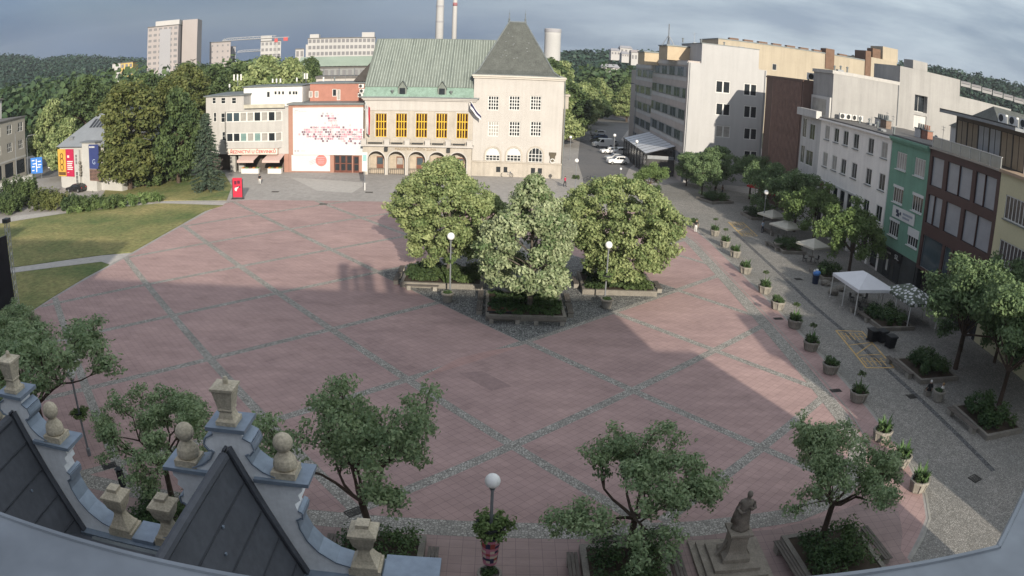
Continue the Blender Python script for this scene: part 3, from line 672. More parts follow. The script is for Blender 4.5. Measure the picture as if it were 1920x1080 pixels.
# balcony on the arcade
ay = HY-1.6
FA = Facade(-24.5, ay, 0)
AX = [FA.uz(px, 300)[0] for px in (705.5, 743.5, 781.5, 819.5, 857.5)]
AX = [AX[0]+(AX[3]-AX[0])/3*k for k in range(5)]
aw = 3.05; azs = 3.85-aw/2+.35
mb = MB(); W = U(wx1)-.02
edges = [0.0]
def seg_wall(u0, u1, zf):           # strip between zf(u) and the top
    pass
top = 5.1; n = 16
prev = 0.0
for c in AX:
    mb.quad(FA.P(prev, 0, 0), FA.P(c-aw/2, 0, 0), FA.P(c-aw/2, 0, top), FA.P(prev, 0, top))
    pts = arch_pts(c, aw, 0, azs, n)
    for k in range(1, len(pts)-2):
        a, b = pts[k], pts[k+1]; mb.quad(FA.P(a[0], 0, a[1]), FA.P(b[0], 0, b[1]), FA.P(b[0], 0, top), FA.P(a[0], 0, top))
    for k in range(len(pts)-1):
        a, b = pts[k], pts[k+1]; mb.quad(FA.P(a[0], 0, a[1]), FA.P(b[0], 0, b[1]), FA.P(b[0], -.7, b[1]), FA.P(a[0], -.7, a[1]))
    prev = c+aw/2
mb.quad(FA.P(prev, 0, 0), FA.P(W, 0, 0), FA.P(W, 0, top), FA.P(prev, 0, top))
mb.quad(FA.P(0, 0, 0), FA.P(0, 0, top), FA.P(0, -1.6, top), FA.P(0, -1.6, 0))
mb.quad(FA.P(0, -.7, top-.6), FA.P(W, -.7, top-.6), FA.P(W, -1.59, top-.6), FA.P(0, -1.59, top-.6))
mb.build('arcade_wall', CREAMD, hall)
mb = MB()
for c in AX:
    o_ = arch_pts(c, aw+.4, 0.02, azs, n); i_ = arch_pts(c, aw, 0.02, azs, n)
    for k in range(len(o_)-1):
        mb.quad(FA.P(o_[k][0], .07, o_[k][1]), FA.P(o_[k+1][0], .07, o_[k+1][1]), FA.P(i_[k+1][0], .07, i_[k+1][1]), FA.P(i_[k][0], .07, i_[k][1]))
        mb.quad(FA.P(o_[k][0], .07, o_[k][1]), FA.P(o_[k+1][0], .07, o_[k+1][1]), FA.P(o_[k+1][0], 0, o_[k+1][1]), FA.P(o_[k][0], 0, o_[k][1]))
mb.build('arch_moulding', CREAM, hall)
# doors and low grilles deep in the arcade
for k, c in enumerate(AX):
    mb = MB(); FA.box(mb, c-1.35, c+1.3, -1.5, -1.58, .02, 3.3); mb.build('arcade_wall_panel', mat('arcade_back', (.40, .34, .27), .9, .2, 1), hall)
    f = MB(); FA.box(f, c-.2, c+1.05, -1.44, -1.5, .9, 3.1); wo = f.build('arcade_door', mat('red_brown_wood', (.16, .07, .045), .5, .2, 2), hall)
    g = MB(); FA.box(g, c-.08, c+.93, -1.42, -1.435, 1.7, 2.9); g.build('pane', CURT if k % 2 else GLASSB, wo)
    b = MB()
    for t in range(9): FA.box(b, c-1.4+t*.34, c-1.36+t*.34, -.55, -.6, .01, 1.05)
    FA.box(b, c-1.45, c+1.45, -.54, -.61, 1.05, 1.12); b.build('bench_grille', DARKM, hall)
mb = MB(); FA.box(mb, -.3, W+.3, .45, -1.59, top, top+.32); mb.build('balcony_slab', CREAM, hall)
us = [0.1]+[(AX[i]+AX[i+1])/2 for i in range(4)]+[W-.5]
for u in us:
    mb = MB(); FA.box(mb, u-.35, u+.55, .38, -.2, top+.322, top+1.15); FA.box(mb, u-.42, u+.62, .44, -.26, top+1.152, top+1.3); mb.build('balcony_post', CREAM, hall)
for a, b in zip(us[:-1], us[1:]):
    mb = MB(); FA.box(mb, a+.66, b-.46, .2, .05, top+.95, top+1.1); FA.box(mb, a+.66, b-.46, .2, .05, top+.33, top+.45)
    for t in np.linspace(a+.8, b-.6, 9): FA.box(mb, t-.06, t+.06, .17, .08, top+.45, top+.95)
    mb.build('balustrade', CREAMD, hall)
    mb = MB(); FA.box(mb, a+.9, b-.7, .5, .22, top+.5, top+.72); mb.build('flower_box', DARKM, hall)
u, z = FA.uz(779, 278.5)
text_mesh('lettering', 'MAGISTRÁT MĚSTA ZLÍNA', .62, mat('brass_letters', (.25, .19, .12), .5, .1, 2, .3), .03, hall, FA.at(hall, u, .06, 4.62), 0, 7.2)
for px in (724, 841):
    u, z = FA.uz(px, 279); mb = MB(); FA.box(mb, u-.3, u+.3, .5, .02, 4.25, 4.95); mb.build('wall_lantern', DARKM, hall)
# flags
def flag(name, label, base, out, cloth, mats):
    t = thing(name, label, 'flag', base, 0, 'flags hung from the town hall')
    mb = MB(); mb.tube([(0, 0, 0), out], .05, 6); mb.build('pole', WHITE, t, local=True)
    o = Vector(out); nu, nv = 8, 12; mb = MB()
    for i in range(nu):
        for j in range(nv):
            def pt(a, b):
                return cloth(a/nu, b/nv)
            mi = mats[1](i/nu, j/nv)
            mb.quad(pt(i, j), pt(i+1, j), pt(i+1, j+1), pt(i, j+1), mi)
    mb.build('cloth', mats[0], t, local=True, smooth=True); return t
RFL = mat('flag_red', (.50, .03, .05), .7, .05, 1); WFL = mat('flag_white', (.7, .7, .7), .7, .05, 1); BFL = mat('flag_navy', (.025, .025, .08), .7, .1, 1)
b = Vector((*[onY(686, 186, HY)[0]], HY-.7, 12.9)); e = onY(690, 252, HY-1)
flag('flag', 'white and red flag hanging at the left corner of the town hall', b, (.7, -1.6, -.9),
     lambda a, v: Vector((.1+.6*v*.4+a*(1.2-.3*v)*.9, -.4-1.0*a+.12*math.sin(v*9+a*4), -.4-a*.6-v*5.2+.4*a*v)), ([RFL, WFL, BFL], lambda a, v: (2 if (a < .3 and v < .0) else (0 if a > .55 else 1))))
b = Vector((onY(880, 188, HY)[0], HY-.7, 13.0))
flag('flag', 'dark navy and white striped flag flying in front of the tower corner', b, (.5, -1.8, .2),
     lambda a, v: Vector((.3+v*1.9, -1.2-.2*math.sin(v*6), .3-a*1.3*(1-.4*v)-v*2.6+.1*math.sin(v*8))), ([BFL, WFL], lambda a, v: 1 if (.62 < a < .88) or a < .07 else 0))

# ================================================================== cinema block with banners
cz = 12.3
cin = thing('banner_building', 'red brown theatre block covered by a huge white printed banner beside the town hall', 'building', (-38.7, HY, 0))
FC = Facade(-38.7, HY, 0); CW = 38.7-24.75
BROWNR = mat('red_brown_render', (.34, .19, .145), .85, .12, .6, fine=.06)
dr = FC.rect((626, 291, 660, 318)); sd = FC.rect((662, 293, 673, 319))
dr = (dr[0], dr[1], .02, dr[3]); sd = (sd[0], sd[1], .02, sd[3])
mb = MB(); FC.wall(mb, 0, CW, 0, cz, [dr, sd], .6); FC.box(mb, 0, CW, -.61, -16, 0, cz); mb.build('wall', BROWNR, cin)
mb = MB(); FC.box(mb, -.25, CW+.1, .35, -16.2, cz, cz+.3); mb.build('eave', LEAD, cin)
u0, u1, z0, z1 = FC.rect((551, 203, 680, 289.5))
mb = MB(); FC.box(mb, u0, u1, .16, .03, z0, z1)
big = mb.build('large_banner', mat('banner_white', (.50, .53, .55), .55, .04, .6), cin)
mb = MB()
for q in ((u0-.12, u0-.002, z0-.1, z1+.1), (u1+.002, u1+.12, z0-.1, z1+.1)): FC.box(mb, q[0], q[1], .2, .02, q[2], q[3])
FC.box(mb, u0, u1, .2, .02, z1+.002, z1+.12); FC.box(mb, u0, u1, .2, .02, z0-.12, z0-.002); mb.build('banner_frame', WHITE, big)
# the print: a crowd of small squares, rings and letters in pinks, greys and near-black
PK = [mat('print_pink', (.46, .20, .26), .6, .1, 2), mat('print_rose', (.50, .30, .33), .6, .1, 2), mat('print_dark', (.16, .09, .12), .6, .1, 2), mat('print_grey', (.36, .34, .36), .6, .1, 2), mat('print_pale', (.50, .43, .45), .6, .1, 2)]
rng = random.Random(3); mb = MB(); cell = .40
def rows_at(px0, px1, py, dens, pal):
    a = FC.uz(px0, py); b = FC.uz(px1, py); u = a[0]; z = a[1]
    while u < b[0]:
        if rng.random() < dens:
            mi = rng.choice(pal); k = rng.random(); c = cell*.9; d0 = .166+rng.random()*.004
            if k < .5: FC.box(mb, u, u+c, d0, .161, z-c/2, z+c/2, mi)
            elif k < .75:
                for w in ((0, .09), (c-.09, c)): FC.box(mb, u+w[0], u+w[1], d0, .161, z-c/2, z+c/2, mi)
                FC.box(mb, u+.092, u+c-.092, d0, .161, z-.05, z+.05, mi)
            else:
                pts = [FC.P(u+c/2+c/2*math.cos(t), d0, z+c/2*math.sin(t)) for t in np.linspace(0, 2*PI, 12, endpoint=False)]
                mb.extrude(pts, (0, .004, 0), mi)
        u += cell
for px0, px1, py, dens, pal in [(604, 622, 213, .5, [3, 4]), (602, 625, 217.5, .8, [2, 3, 0]), (615, 628, 222, .9, [0, 2]), (616, 630, 226.5, .8, [1, 0]), (600, 640, 231, .3, [4, 3]), (622, 632, 235, .5, [1, 3]),
    (578, 645, 239, .85, [2, 0, 1]), (570, 680, 243.3, .85, [0, 1, 4, 2]), (566, 680, 247.6, .9, [2, 1, 4, 0]), (560, 680, 252, .9, [1, 2, 0, 4]), (575, 680, 256, .85, [2, 0, 1, 2]), (578, 680, 260.3, .6, [0, 2, 1]),
    (600, 680, 264.5, .25, [2, 4, 1]), (648, 682, 268.5, .6, [1, 4, 2]), (655, 678, 235, .25, [3, 4]), (632, 640, 215, .35, [4]), (632, 640, 220, .35, [4])]:
    rows_at(px0, px1, py, dens, pal)
mb.build('banner_print', PK, big)
mb = MB()
for k in range(2):
    u, z = FC.uz(554+5.2*k, 283); mb.extrude([FC.P(u+.2*math.cos(t), .168, z+.2*math.sin(t)) for t in np.linspace(0, 2*PI, 12, endpoint=False)], (0, .006, 0))
for k in range(4):
    u, z = FC.uz(565+2.1*k, 283); FC.box(mb, u, u+.13, .168, .162, z-.06, z+.06)
u, z = FC.uz(553, 210); FC.box(mb, u, u+.1, .168, .162, z-.35, z+.3); FC.box(mb, u+.102, u+.6, .168, .162, z+.2, z+.3)
for k in range(5): FC.box(mb, u+.8+k*.3, u+1.0+k*.3, .168, .162, z+.05, z+.15)
mb.build('banner_small_print', PK[3], big)
u0, u1, z0, z1 = FC.rect((547, 291, 619, 321)); z0 = .25
mb = MB(); FC.box(mb, u0, u1, .15, .03, z0, z1); low = mb.build('lower_banner', MATS['banner_white'], cin)
u, z = FC.uz(602.5, 301); mb = MB(); mb.extrude([FC.P(u+1.05*math.cos(t), .166, z+1.05*math.sin(t)) for t in np.linspace(0, 2*PI, 24, endpoint=False)], (0, .008, 0)); mb.build('banner_stamp', mat('stamp_red', (.60, .17, .15), .6, .15, 2), low)
mb = MB()
for k in range(4): FC.box(mb, u-.75+.05*k, u+.7-.07*k, .172, .1665, z+.5-.33*k, z+.6-.33*k)
for k in range(3): mb.extrude([FC.P(u-2.3+.1*k, .17, z-.5-.25*k+.2), FC.P(u-.95, .17, z+.25-.3*k), FC.P(u-.95, .17, z+.32-.3*k), FC.P(u-2.3+.1*k, .17, z-.43-.25*k+.2)], (0, .006, 0))
mb.build('banner_lettering', PK[1], low)
WOODR = mat('dark_red_wood', (.13, .05, .035), .45, .2, 2)
for h, n in ((dr, 3), (sd, 1)):
    f = MB(); FC.box(f, h[0], h[1], -.3, -.42, 0.02, h[3]); d_ = f.build('door', WOODR, cin)
    for i in range(n):
        for (a, b) in ((.12, .48), (.54, .93)):
            w = (h[1]-h[0])/n; g = MB(); FC.box(g, h[0]+w*i+.15*w, h[0]+w*(i+1)-.15*w, -.285, -.299, h[3]*a, h[3]*b); g.build('pane', GLASS, d_)
# set-back red storey with windows and air units on the roof
FS = Facade(-36.1, HY+5.5, 0)
sx1 = onY(684, 170, HY+5.5)[0]+36.1
hh = [FS.rect(r) for r in [(579, 171, 586, 183), (590, 171, 597, 183), (623, 167, 631, 181)]]+[FS.rect((631.5, 168, 638, 188))]
zt = FS.uz(620, 157)[1]
mb = MB(); FS.wall(mb, 0, sx1, cz+.31, zt, hh, .2); FS.box(mb, 0, sx1, -.21, -8, cz+.31, zt)
mb.build('roof_storey', mat('roof_storey_render', (.36, .17, .13), .85, .1, 1), cin)
for k, h in enumerate(hh): window(FS, cin, *h, cols=1, rows=1, fm=WHITE, pm=CURT if k in (0, 1, 3) else GLASS, d=-.08, fw=.1)
mb = MB(); FS.box(mb, -.2, sx1+.2, .25, -8.2, zt, zt+.2); mb.build('roof_edge', LEAD, cin)
def aircon(parent_lab, x, y, z, rz, s=1.0, label=None, grp='air conditioning units on the roofs'):
    t = thing('air_conditioner', label or parent_lab, 'air conditioner', (x, y, z), rz, grp)
    mb = MB(); mb.box(-.48*s, -.18*s, .08*s, .48*s, .18*s, .8*s); mb.build('casing', WHITE, t, local=True)
    mb = MB(); mb.lathe([(.30*s, 0), (.30*s, .02), (.04, .021)], (0, 0, 0), 14); me = mb.mesh('fan', DARKM)
    o = obj('fan', me, t, (-.12*s, -.19*s, .44*s)); o.rotation_euler = (R(90), 0, 0)
    mb = MB(); mb.box(-.4*s, -.16*s, 0, -.33*s, .16*s, .08*s); f_ = mb.mesh('foot', DARKM); obj('foot', f_, t); obj('foot', f_, t, (.73*s, 0, 0))
    return t
for k, (px, py) in enumerate([(678.5, 162), (680, 171), (677, 179)]):
    x, z = onY(px, py, HY+1.0); pos = ['uppermost', 'middle', 'lowest'][k]
    aircon('', x, HY+.5, z-.35, 0, .95, f'white air unit on the theatre roof corner, {pos} of the three beside the green roof')
mb = MB(); x0_ = onY(676, 175, HY+1)[0]
# ================================================================== butcher's house
BZ = 14.0
but = thing('shop_house', 'white four-storey corner house with a butcher shop, bay windows and pink awnings', 'building', (-55.3, HY, 0))
FB = Facade(-55.3, HY, 0); BW = 55.3-38.72
LWALL = mat('pale_grey_render', (.42, .41, .395), .88, .07, .4, fine=.04, streak=.16)
wr = []
for (y0, y1, xs) in [(183, 195, [(397.5, 405), (414, 423), (434, 443)]), (212, 230, [(414, 423)]), (247, 264, [(416, 423)]), (211, 229, [(400, 406)])]:
    for x0, x1 in xs: wr.append(FB.rect((x0, y0, x1, y1)))
ztop3 = FB.uz(470, 198)[1]
mb = MB(); FB.wall(mb, 0, BW, 3.4, BZ-.02 if False else 11.9, [h for h in wr if h[3] < 11.7], .2)
FB.box(mb, 0, BW, -.21, -14, 3.4, 11.9); mb.build('wall', LWALL, but)
tw_ = FB.uz(457, 170)[0]
mb = MB(); FB.wall(mb, 0, tw_, 11.9, 14.3, [h for h in wr if h[3] >= 11.7], .2); FB.box(mb, 0, tw_, -.21, -12, 11.9, 14.3); mb.build('upper_storey', LWALL, but)
for h in wr: window(FB, but, *h, cols=1, rows=2, fm=WHITE, pm=GLASS, d=-.1, fw=.1)
mb = MB(); FB.box(mb, -.4, tw_+.2, .4, -12.3, 14.3, 14.5); mb.build('roof_edge', LEAD, but)
# projecting bay of two window bands
FBb = Facade(-55.3, HY-1.0, 0)
bu0, bu1 = FBb.uz(424, 230)[0], FBb.uz(516, 230)[0]
zA0, zA1 = FBb.uz(470, 267)[1], FBb.uz(470, 199)[1]
def bay_plan(F, u0, u1, d): return [F.P(u0-.7, -1.0, 0)[:2], F.P(u0, 0, 0)[:2], F.P(u1, 0, 0)[:2], F.P(u1+1.0, -1.0, 0)[:2]]
bands2 = [FBb.rect((426, 210, 514, 228.5)), FBb.rect((427, 249, 516, 266))]
zs = [4.55, bands2[1][2], bands2[1][3], bands2[0][2], bands2[0][3], 11.4]
for k in (0, 2, 4):
    mb = MB(); mb.prism(bay_plan(FBb, bu0, bu1, 0), zs[k]+.001, zs[k+1]-.001); mb.build('bay_band', LWALL, but)
for k, h in enumerate(bands2):
    n = 7; w = (bu1-bu0)/n
    for i in range(n):
        pm = [GLASSB, GLASSB, CURT, CURT, GLASS, CURT, GLASS] if k == 0 else [GLASS, GLASS, mat('teal_blind_glass', (.16, .25, .24), .3, .2, 2, spec=.5), CURT, MATS.get('teal_blind_glass') or GLASSB, CURT, GLASS]
        window(FBb, but, bu0+w*i, bu0+w*(i+1), h[2], h[3], 1, 1, WHITE, pm[i], d=-.06, fw=.14)
    F2 = Facade(*FBb.P(bu1, 0, 0)[:2], R(45)); window(F2, but, .02, 1.38, h[2], h[3], 1, 1, WHITE, CURT, d=-.06, fw=.12)
    F3 = Facade(*FBb.P(bu0-.7, -1.0, 0)[:2], math.atan2(-1.0, .7)); window(F3, but, .02, 1.2, h[2], h[3], 1, 1, WHITE, GLASS, d=-.06, fw=.1)
    h3 = FB.rect((531-14, 208+38*k, 527, 226+38*k)) ; 
    for (a, b) in ((519.5, 529.5),): 
        q = FB.rect((a, 210+38*k, b, 227+38*k)); 
        mb = MB(); FB.box(mb, q[0], q[1], .1, .02, q[2], q[3]); 
        window(FB, but, q[0], q[1], q[2], q[3], 1, 1, WHITE, CURT, d=.06, fw=.12)
# roof terrace with planting and white attic
mb = MB(); FBb.box(mb, tw_+.3, BW-.5, -.2, -.35, 11.91, 12.6); mb.build('terrace_wall', mat('terrace_stone', (.42, .40, .33), .9, .2, 1), but)
FT = Facade(-55.3, HY+4.0, 0)
t0, t1 = FT.uz(457, 175)[0], FT.uz(567, 170)[0]; tz1 = FT.uz(530, 162)[1]
th_ = [FT.rect((x, 171, x+5, 178)) for x in (514, 521, 528, 541, 548, 553)]+[FT.rect((500, 172, 506, 183))]
mb = MB(); FT.wall(mb, t0, t1, 11.9, tz1, th_, .2); FT.box(mb, t0, t1, -.21, -8, 11.9, tz1); mb.build('attic_storey', WHITE, but)
for h in th_: window(FT, but, *h, cols=1, rows=1, fm=WHITE, pm=GLASS, d=-.08, fw=.07)
mb = MB(); FT.box(mb, t0-.2, t1+.1, .4, -8.3, tz1, tz1+.15); mb.build('attic_roof', LEAD, but)
# shop front
mb = MB(); FB.box(mb, 0, BW, -2.5, -14, 0, 3.398); mb.build('shop_wall', mat('shop_dark', (.09, .075, .065), .7, .3, 1), but)
for px in (436, 452): 
    u, _ = FB.uz(px, 300); mb = MB(); FB.box(mb, u-.55, u+.55, -.1, -1.0, 0, 3.39); mb.build('shop_pillar', mat('pillar_render', (.35, .34, .32), .9, .15, 1), but)
mb = MB(); FB.box(mb, BW-.9, BW-.02, 0, -2.4, 0, 3.39); mb.build('shop_pillar', BROWNR, but)
q = FBb.rect((430, 270, 518, 280)); mb = MB(); FBb.box(mb, q[0]-.3, q[1]+.2, .12, -.9, 3.42, 4.5); sg = mb.build('shop_sign', mat('sign_cream', (.60, .52, .46), .7, .1, 1), but)
text_mesh('lettering', 'ŘEZNICTVÍ U ČERVINKŮ', .8, mat('red_letters', (.42, .04, .045), .5, .1, 2), .04, sg, FBb.at(but, (q[0]+q[1])/2+.1, .17, 3.93), 0, (q[1]-q[0])*.96)
PINK = None
def stripes(name, c0, c1, sc):
    m = bpy.data.materials.new(name); m.use_nodes = True; MATS[name] = m; nt, b, N, L = nodes_of(m); b.inputs['Roughness'].default_value = .8
    tc = N('ShaderNodeTexCoord'); w = N('ShaderNodeTexWave'); w.bands_direction = 'X'; w.inputs['Scale'].default_value = sc; L(tc.outputs['Object'], w.inputs[0])
    mx = N('ShaderNodeMixRGB'); mx.inputs[1].default_value = (*c0, 1); mx.inputs[2].default_value = (*c1, 1); L(w.outputs['Fac'], mx.inputs[0]); L(mx.outputs[0], b.inputs['Base Color']); return m
AWN = stripes('pink_striped_canvas', (.42, .27, .24), (.58, .46, .42), 1.6)
for k, (a, b, c, d) in enumerate([((456, 282), (487, 282), (475, 299), (444, 299)), ((503, 281), (534, 281), (524, 298), (491, 298))]):
    uA, uB = FB.uz(*a)[0], FB.uz(*b)[0]; t = MB()
    q0, q1 = (FB.P(uA, -.12, 3.36), FB.P(uB, -.12, 3.36)); Fo = Facade(-55.3, HY-2.4, 0); q2, q3 = Fo.P(Fo.uz(*c)[0], 0, 2.45), Fo.P(Fo.uz(*d)[0], 0, 2.45)
    t.extrude([q0, q1, q2, q3], (0, 0, .05)); t.quad(q3, q2, (q2[0], q2[1]-.01, 2.1), (q3[0], q3[1]-.01, 2.1))
    t.build('awning', AWN, but)
for k, (px0, px1) in enumerate([(458, 490), (507, 532)]):
    u0 = FB.uz(px0, 315)[0]; u1 = FB.uz(px1, 315)[0]
    t = thing('display_counter', ['white counter with goods under the left pink awning', 'white counter with goods under the right pink awning'][k], 'counter', FB.P((u0+u1)/2, 1.2, 0), 0, 'shop counters under the awnings')
    w = (u1-u0)/2; mb = MB(); mb.box(-w, -.5, 0, w, .5, .85); mb.box(-w-.05, -.55, .85, w+.05, .55, .92); mb.build('base', WHITE, t, local=True)
    for i in range(5):
        g = MB(); x = -w+.3+i*(2*w-.6)/4; g.box(x-.2, -.4, .925, x+.2, .3, 1.12); g.build('crate', [mat('crate_orange', (.45, .2, .05), .7, .2, 3), mat('crate_green', (.12, .2, .07), .7, .2, 3), WOODR][i % 3], t, local=True)
# roof antennas and boxes
def antenna(px, py0, py1, Y, w, label, panels=2):
    x, z1 = onY(px, py0, Y); _, z0 = onY(px, py1, Y)
    t = thing('antenna_mast', label, 'antenna', (x, Y, z0), 0, 'antenna masts on the roofs'); h = z1-z0
    mb = MB(); mb.tube([(0, 0, 0), (0, 0, h)], .06, 6); mb.build('mast', GREYM, t, local=True)
    for k in range(panels):
        mb = MB(); xx = (k-(panels-1)/2)*w; mb.box(xx-.14, -.2, h*.5, xx+.14, -.06, h*1.02); mb.build('panel', WHITE, t, local=True)
    return t
antenna(446, 140, 162, HY+8, .75, 'tall antenna mast with white panels on the roof of the butcher house', 3)
antenna(431, 158, 170, HY+6, .4, 'thin antenna stub near the left roof corner of the butcher house', 1)
antenna(519, 148, 162, HY+9, .8, 'short mast with wide pale boxes in the middle of the white attic roof', 3)
antenna(557, 146, 160, HY+9, .4, 'slim rod antenna at the right end of the white attic roof', 1)
antenna(574, 138, 158, HY+12, .5, 'mast with small dishes above the red roof storey', 2)
antenna(607, 145, 160, HY+13, .4, 'slim pole on the roof behind the red storey', 1)
# ================================================================== right-hand row, front at X = 45 facing the street
RX = 45.0
def FRow(y, x=RX): return Facade(x, y, R(-90))        # u grows towards the camera (falling y)
WROW = mat('white_row_render', (.82, .79, .74), .9, .08, .3, fine=.04, streak=.14)
WROW2 = mat('white_row_render_grey', (.80, .78, .75), .9, .08, .3, fine=.04)
GREENR = mat('green_render', (.17, .32, .24), .88, .1, .4, fine=.04, streak=.15)
DBROWN = mat('dark_brown_panels', (.075, .042, .038), .55, .15, .8)
OCHRE = mat('ochre_render', (.54, .50, .33), .9, .08, .4, fine=.04)
FLATR = mat('bitumen_roof', (.13, .125, .12), .85, .2, .3, fine=.15, bscale=5)
BLIND = mat('grey_blind_glass', (.25, .27, .30), .3, .15, .6, spec=.5)
def house(name, label, y0, y1, z, m, x=RX, deep=15, cat='building'):
    t = thing(name, label, cat, (x, y0, 0)); return t, FRow(y0, x), y0-y1
def shell(F, W, z0, z, holes, m, t, deep=15, dep=.22, d=0.0):
    mb = MB(); F.wall(mb, 0, W, z0, z, holes, dep, d); F.box(mb, 0, W, -dep-.01, -deep, z0, z-.002); return mb.build('wall', m, t)
def roofslab(F, W, z, t, m=FLATR, ov=.25, deep=15, th=.18, name='roof'):
    mb = MB(); F.box(mb, -.02, W+.02, ov, -deep-.1, z, z+th); return mb.build(name, m, t)
# --- white house (long)
Yg, Yw, Yn, Yd, Yy = 97.0, 75.3, 66.35, 52.4, 36.0
t, F, W = house('white_house', 'long white house with a flat grey roof, left of the green house', Yw+21.7, Yw, 16.3, WROW)
whole = t
hs = []
pix = [[(1546, 236, 1556, 265), (1562.5, 242, 1573.5, 272), (1579.5, 249, 1591, 279), (1598, 257, 1611, 287), (1625, 264, 1640, 292), (1650, 273, 1665, 305)],
       [(1542, 283, 1552, 313), (1559, 292, 1569, 322), (1575, 299, 1587, 329), (1594, 307, 1608, 340), (1621, 320, 1635, 349), (1645, 331, 1660, 363)],
       [(1617, 377, 1629, 405), (1639, 389, 1654, 420)]]
zr = [(13.35, 15.35), (9.5, 11.55), (5.7, 7.7)]
for r, row in enumerate(pix):
    for q in row:
        u0, u1, _, _ = F.rect(q); u0, u1 = (u0+u1)/2-.8, (u0+u1)/2+.8; hs.append((u0, u1, zr[r][0], zr[r][1]))
for k in range(6):
    hs.append((1.3+2.35*k, 2.9+2.35*k, 4.9, 7.4))
hs = [h for h in hs if h[0] > .1 and h[1] < W-.1]
shell(F, W, 3.4, 16.2, hs, WROW, t)
for h in hs:
    shop = h[2] == 4.9
    window(F, t, *h, cols=1 if shop else 2, rows=1, fm=WHITE, pm=(mat('crimson_poster', (.12, .02, .035), .4, .2, 2) if h[0] < 5 else GLASS) if shop else (CURT if random.random() < .25 else GLASS), d=-.1, fw=.11, sill=LEAD if not shop else None)
roofslab(F, W, 16.2, t)
mb = MB(); F.box(mb, -.05, W+.05, .45, .02, 15.95, 16.18); mb.build('cornice', WROW2, t)
mb = MB(); F.box(mb, .6, 15.6, .12, .02, 7.5, 7.62); F.box(mb, .6, 15.6, .1, .02, 4.4, 4.85); mb.build('shop_band', WHITE, t)
mb = MB(); F.box(mb, 14.0, W-.05, .25, .02, 3.75, 4.15); mb.build('red_fascia', mat('red_band', (.35, .11, .08), .7, .15, 1), t)
mb = MB(); F.box(mb, 0, W, -.6, -14, 0, 3.39); mb.build('shop_floor', DARKI, t)
for k in range(8):
    mb = MB(); u = .05+k*(W-.6)/7; F.box(mb, u, u+.5, -.02, -.62, 0, 3.39); mb.build('shop_pillar', WROW2, t)
g = MB(); F.box(g, .6, W-.6, -.5, -.55, .3, 3.2); g.build('shop_window', GLASS, t)
mb = MB(); F.box(mb, W-.14, W-.01, .06, .01, 3.4, 15.9); mb.build('downpipe', WHITE, t)
# --- green house
t, F, W = house('green_house', 'narrow green house with white windows and a white sign board', Yw-.02, Yn, 16.4, GREENR)
hs = []
for q, zc in [((1682, 283, 1700, 311), 0), ((1714, 295, 1736, 327), 0), ((1675, 343, 1694, 375), 1), ((1709, 360, 1732, 396), 1), ((1667, 402, 1687, 438), 2), ((1701, 427, 1723, 460), 2)]:
    u0, u1, _, _ = F.rect(q); c = (u0+u1)/2; z = [(12.75, 14.75), (8.9, 10.9), (5.0, 7.0)][zc]; hs.append((c-1.2, c+1.2, *z))
shell(F, W, 3.6, 16.3, hs, GREENR, t)
for k, h in enumerate(hs):
    w = window(F, t, *h, cols=4, rows=1, fm=WHITE, pm=CURT if k in (0, 1) else GLASS, d=-.1, fw=.11, bw=.1, sill=WHITE)
    if k > 1:
        mb = MB(); mb.box(-.08, -.16, h[3]-h[2]-(.3 if k != 5 else .9), h[1]-h[0]+.08, -.05, h[3]-h[2]+.02); mb.build('shutter_box', WHITE, w, local=True)
roofslab(F, W, 16.35, t, ov=.1)
mb = MB(); F.box(mb, -.02, W-.02, .3, -.25, 15.8, 16.05); F.box(mb, -.02, W-.02, .5, -.25, 16.052, 16.34); mb.build('cornice', GREENR, t)
q = F.rect((1673, 385, 1717, 415)); mb = MB(); c0, c1 = F.uz(1675, 395)[0], F.uz(1716, 410)[0]
F.box(mb, c0, c1, .14, .02, 7.25, 8.55); sb = mb.build('sign_board', WHITE, t)
mb = MB(); zc = 7.9
for a, b, z0, z1 in [(.9, 1.5, -.05, .35), (1.2, 1.75, -.4, .05), (1.85, 2.15, -.15, .2), (1.0, 1.35, -.4, -.2)]: F.box(mb, c0+a, c0+b, .16, .141, zc+z0, zc+z1)
mb.build('sign_emblem', mat('sign_navy', (.03, .04, .08), .5, .1, 1), sb)
mb = MB()
for k in range(7): F.box(mb, c0+2.6+.33*k, c0+2.85+.33*k, .16, .141, zc+.05, zc+.3); 
for k in range(5): F.box(mb, c0+2.6+.33*k, c0+2.85+.33*k, .16, .141, zc-.35, zc-.12)
mb.build('sign_lettering', mat('sign_grey', (.25, .28, .33), .5, .1, 1), sb)
mb = MB(); F.box(mb, 0, W, .02, -14, 0, 3.59); mb.build('shop_floor', mat('charcoal_cladding', (.05, .055, .055), .7, .2, 1), t)
mb = MB(); F.box(mb, 1.2, 5.8, .35, .03, 2.6, 3.55); sh = mb.build('shop_canopy', mat('black_canopy', (.02, .019, .02), .6, .2, 1), t)
text_mesh('lettering', 'SL', .75, WHITE, .02, sh, F.at(t, 4.9, .38, 3.05), F.th, 1.0)
mb = MB()
for k in range(6): F.box(mb, 1.7+.3*k, 1.9+.3*k, .375, .351, 3.0, 3.2)
mb.build('small_lettering', CURT, sh)
g = MB(); F.box(g, 1.4, 3.2, .06, .03, .2, 2.5); F.box(g, 4.0, 5.6, .06, .03, .2, 2.5); g.build('shop_window', GLASS, t)
mb = MB(); F.box(mb, 2.2, 2.6, .12, .07, .9, 2.2); mb.build('poster', WHITE, t)
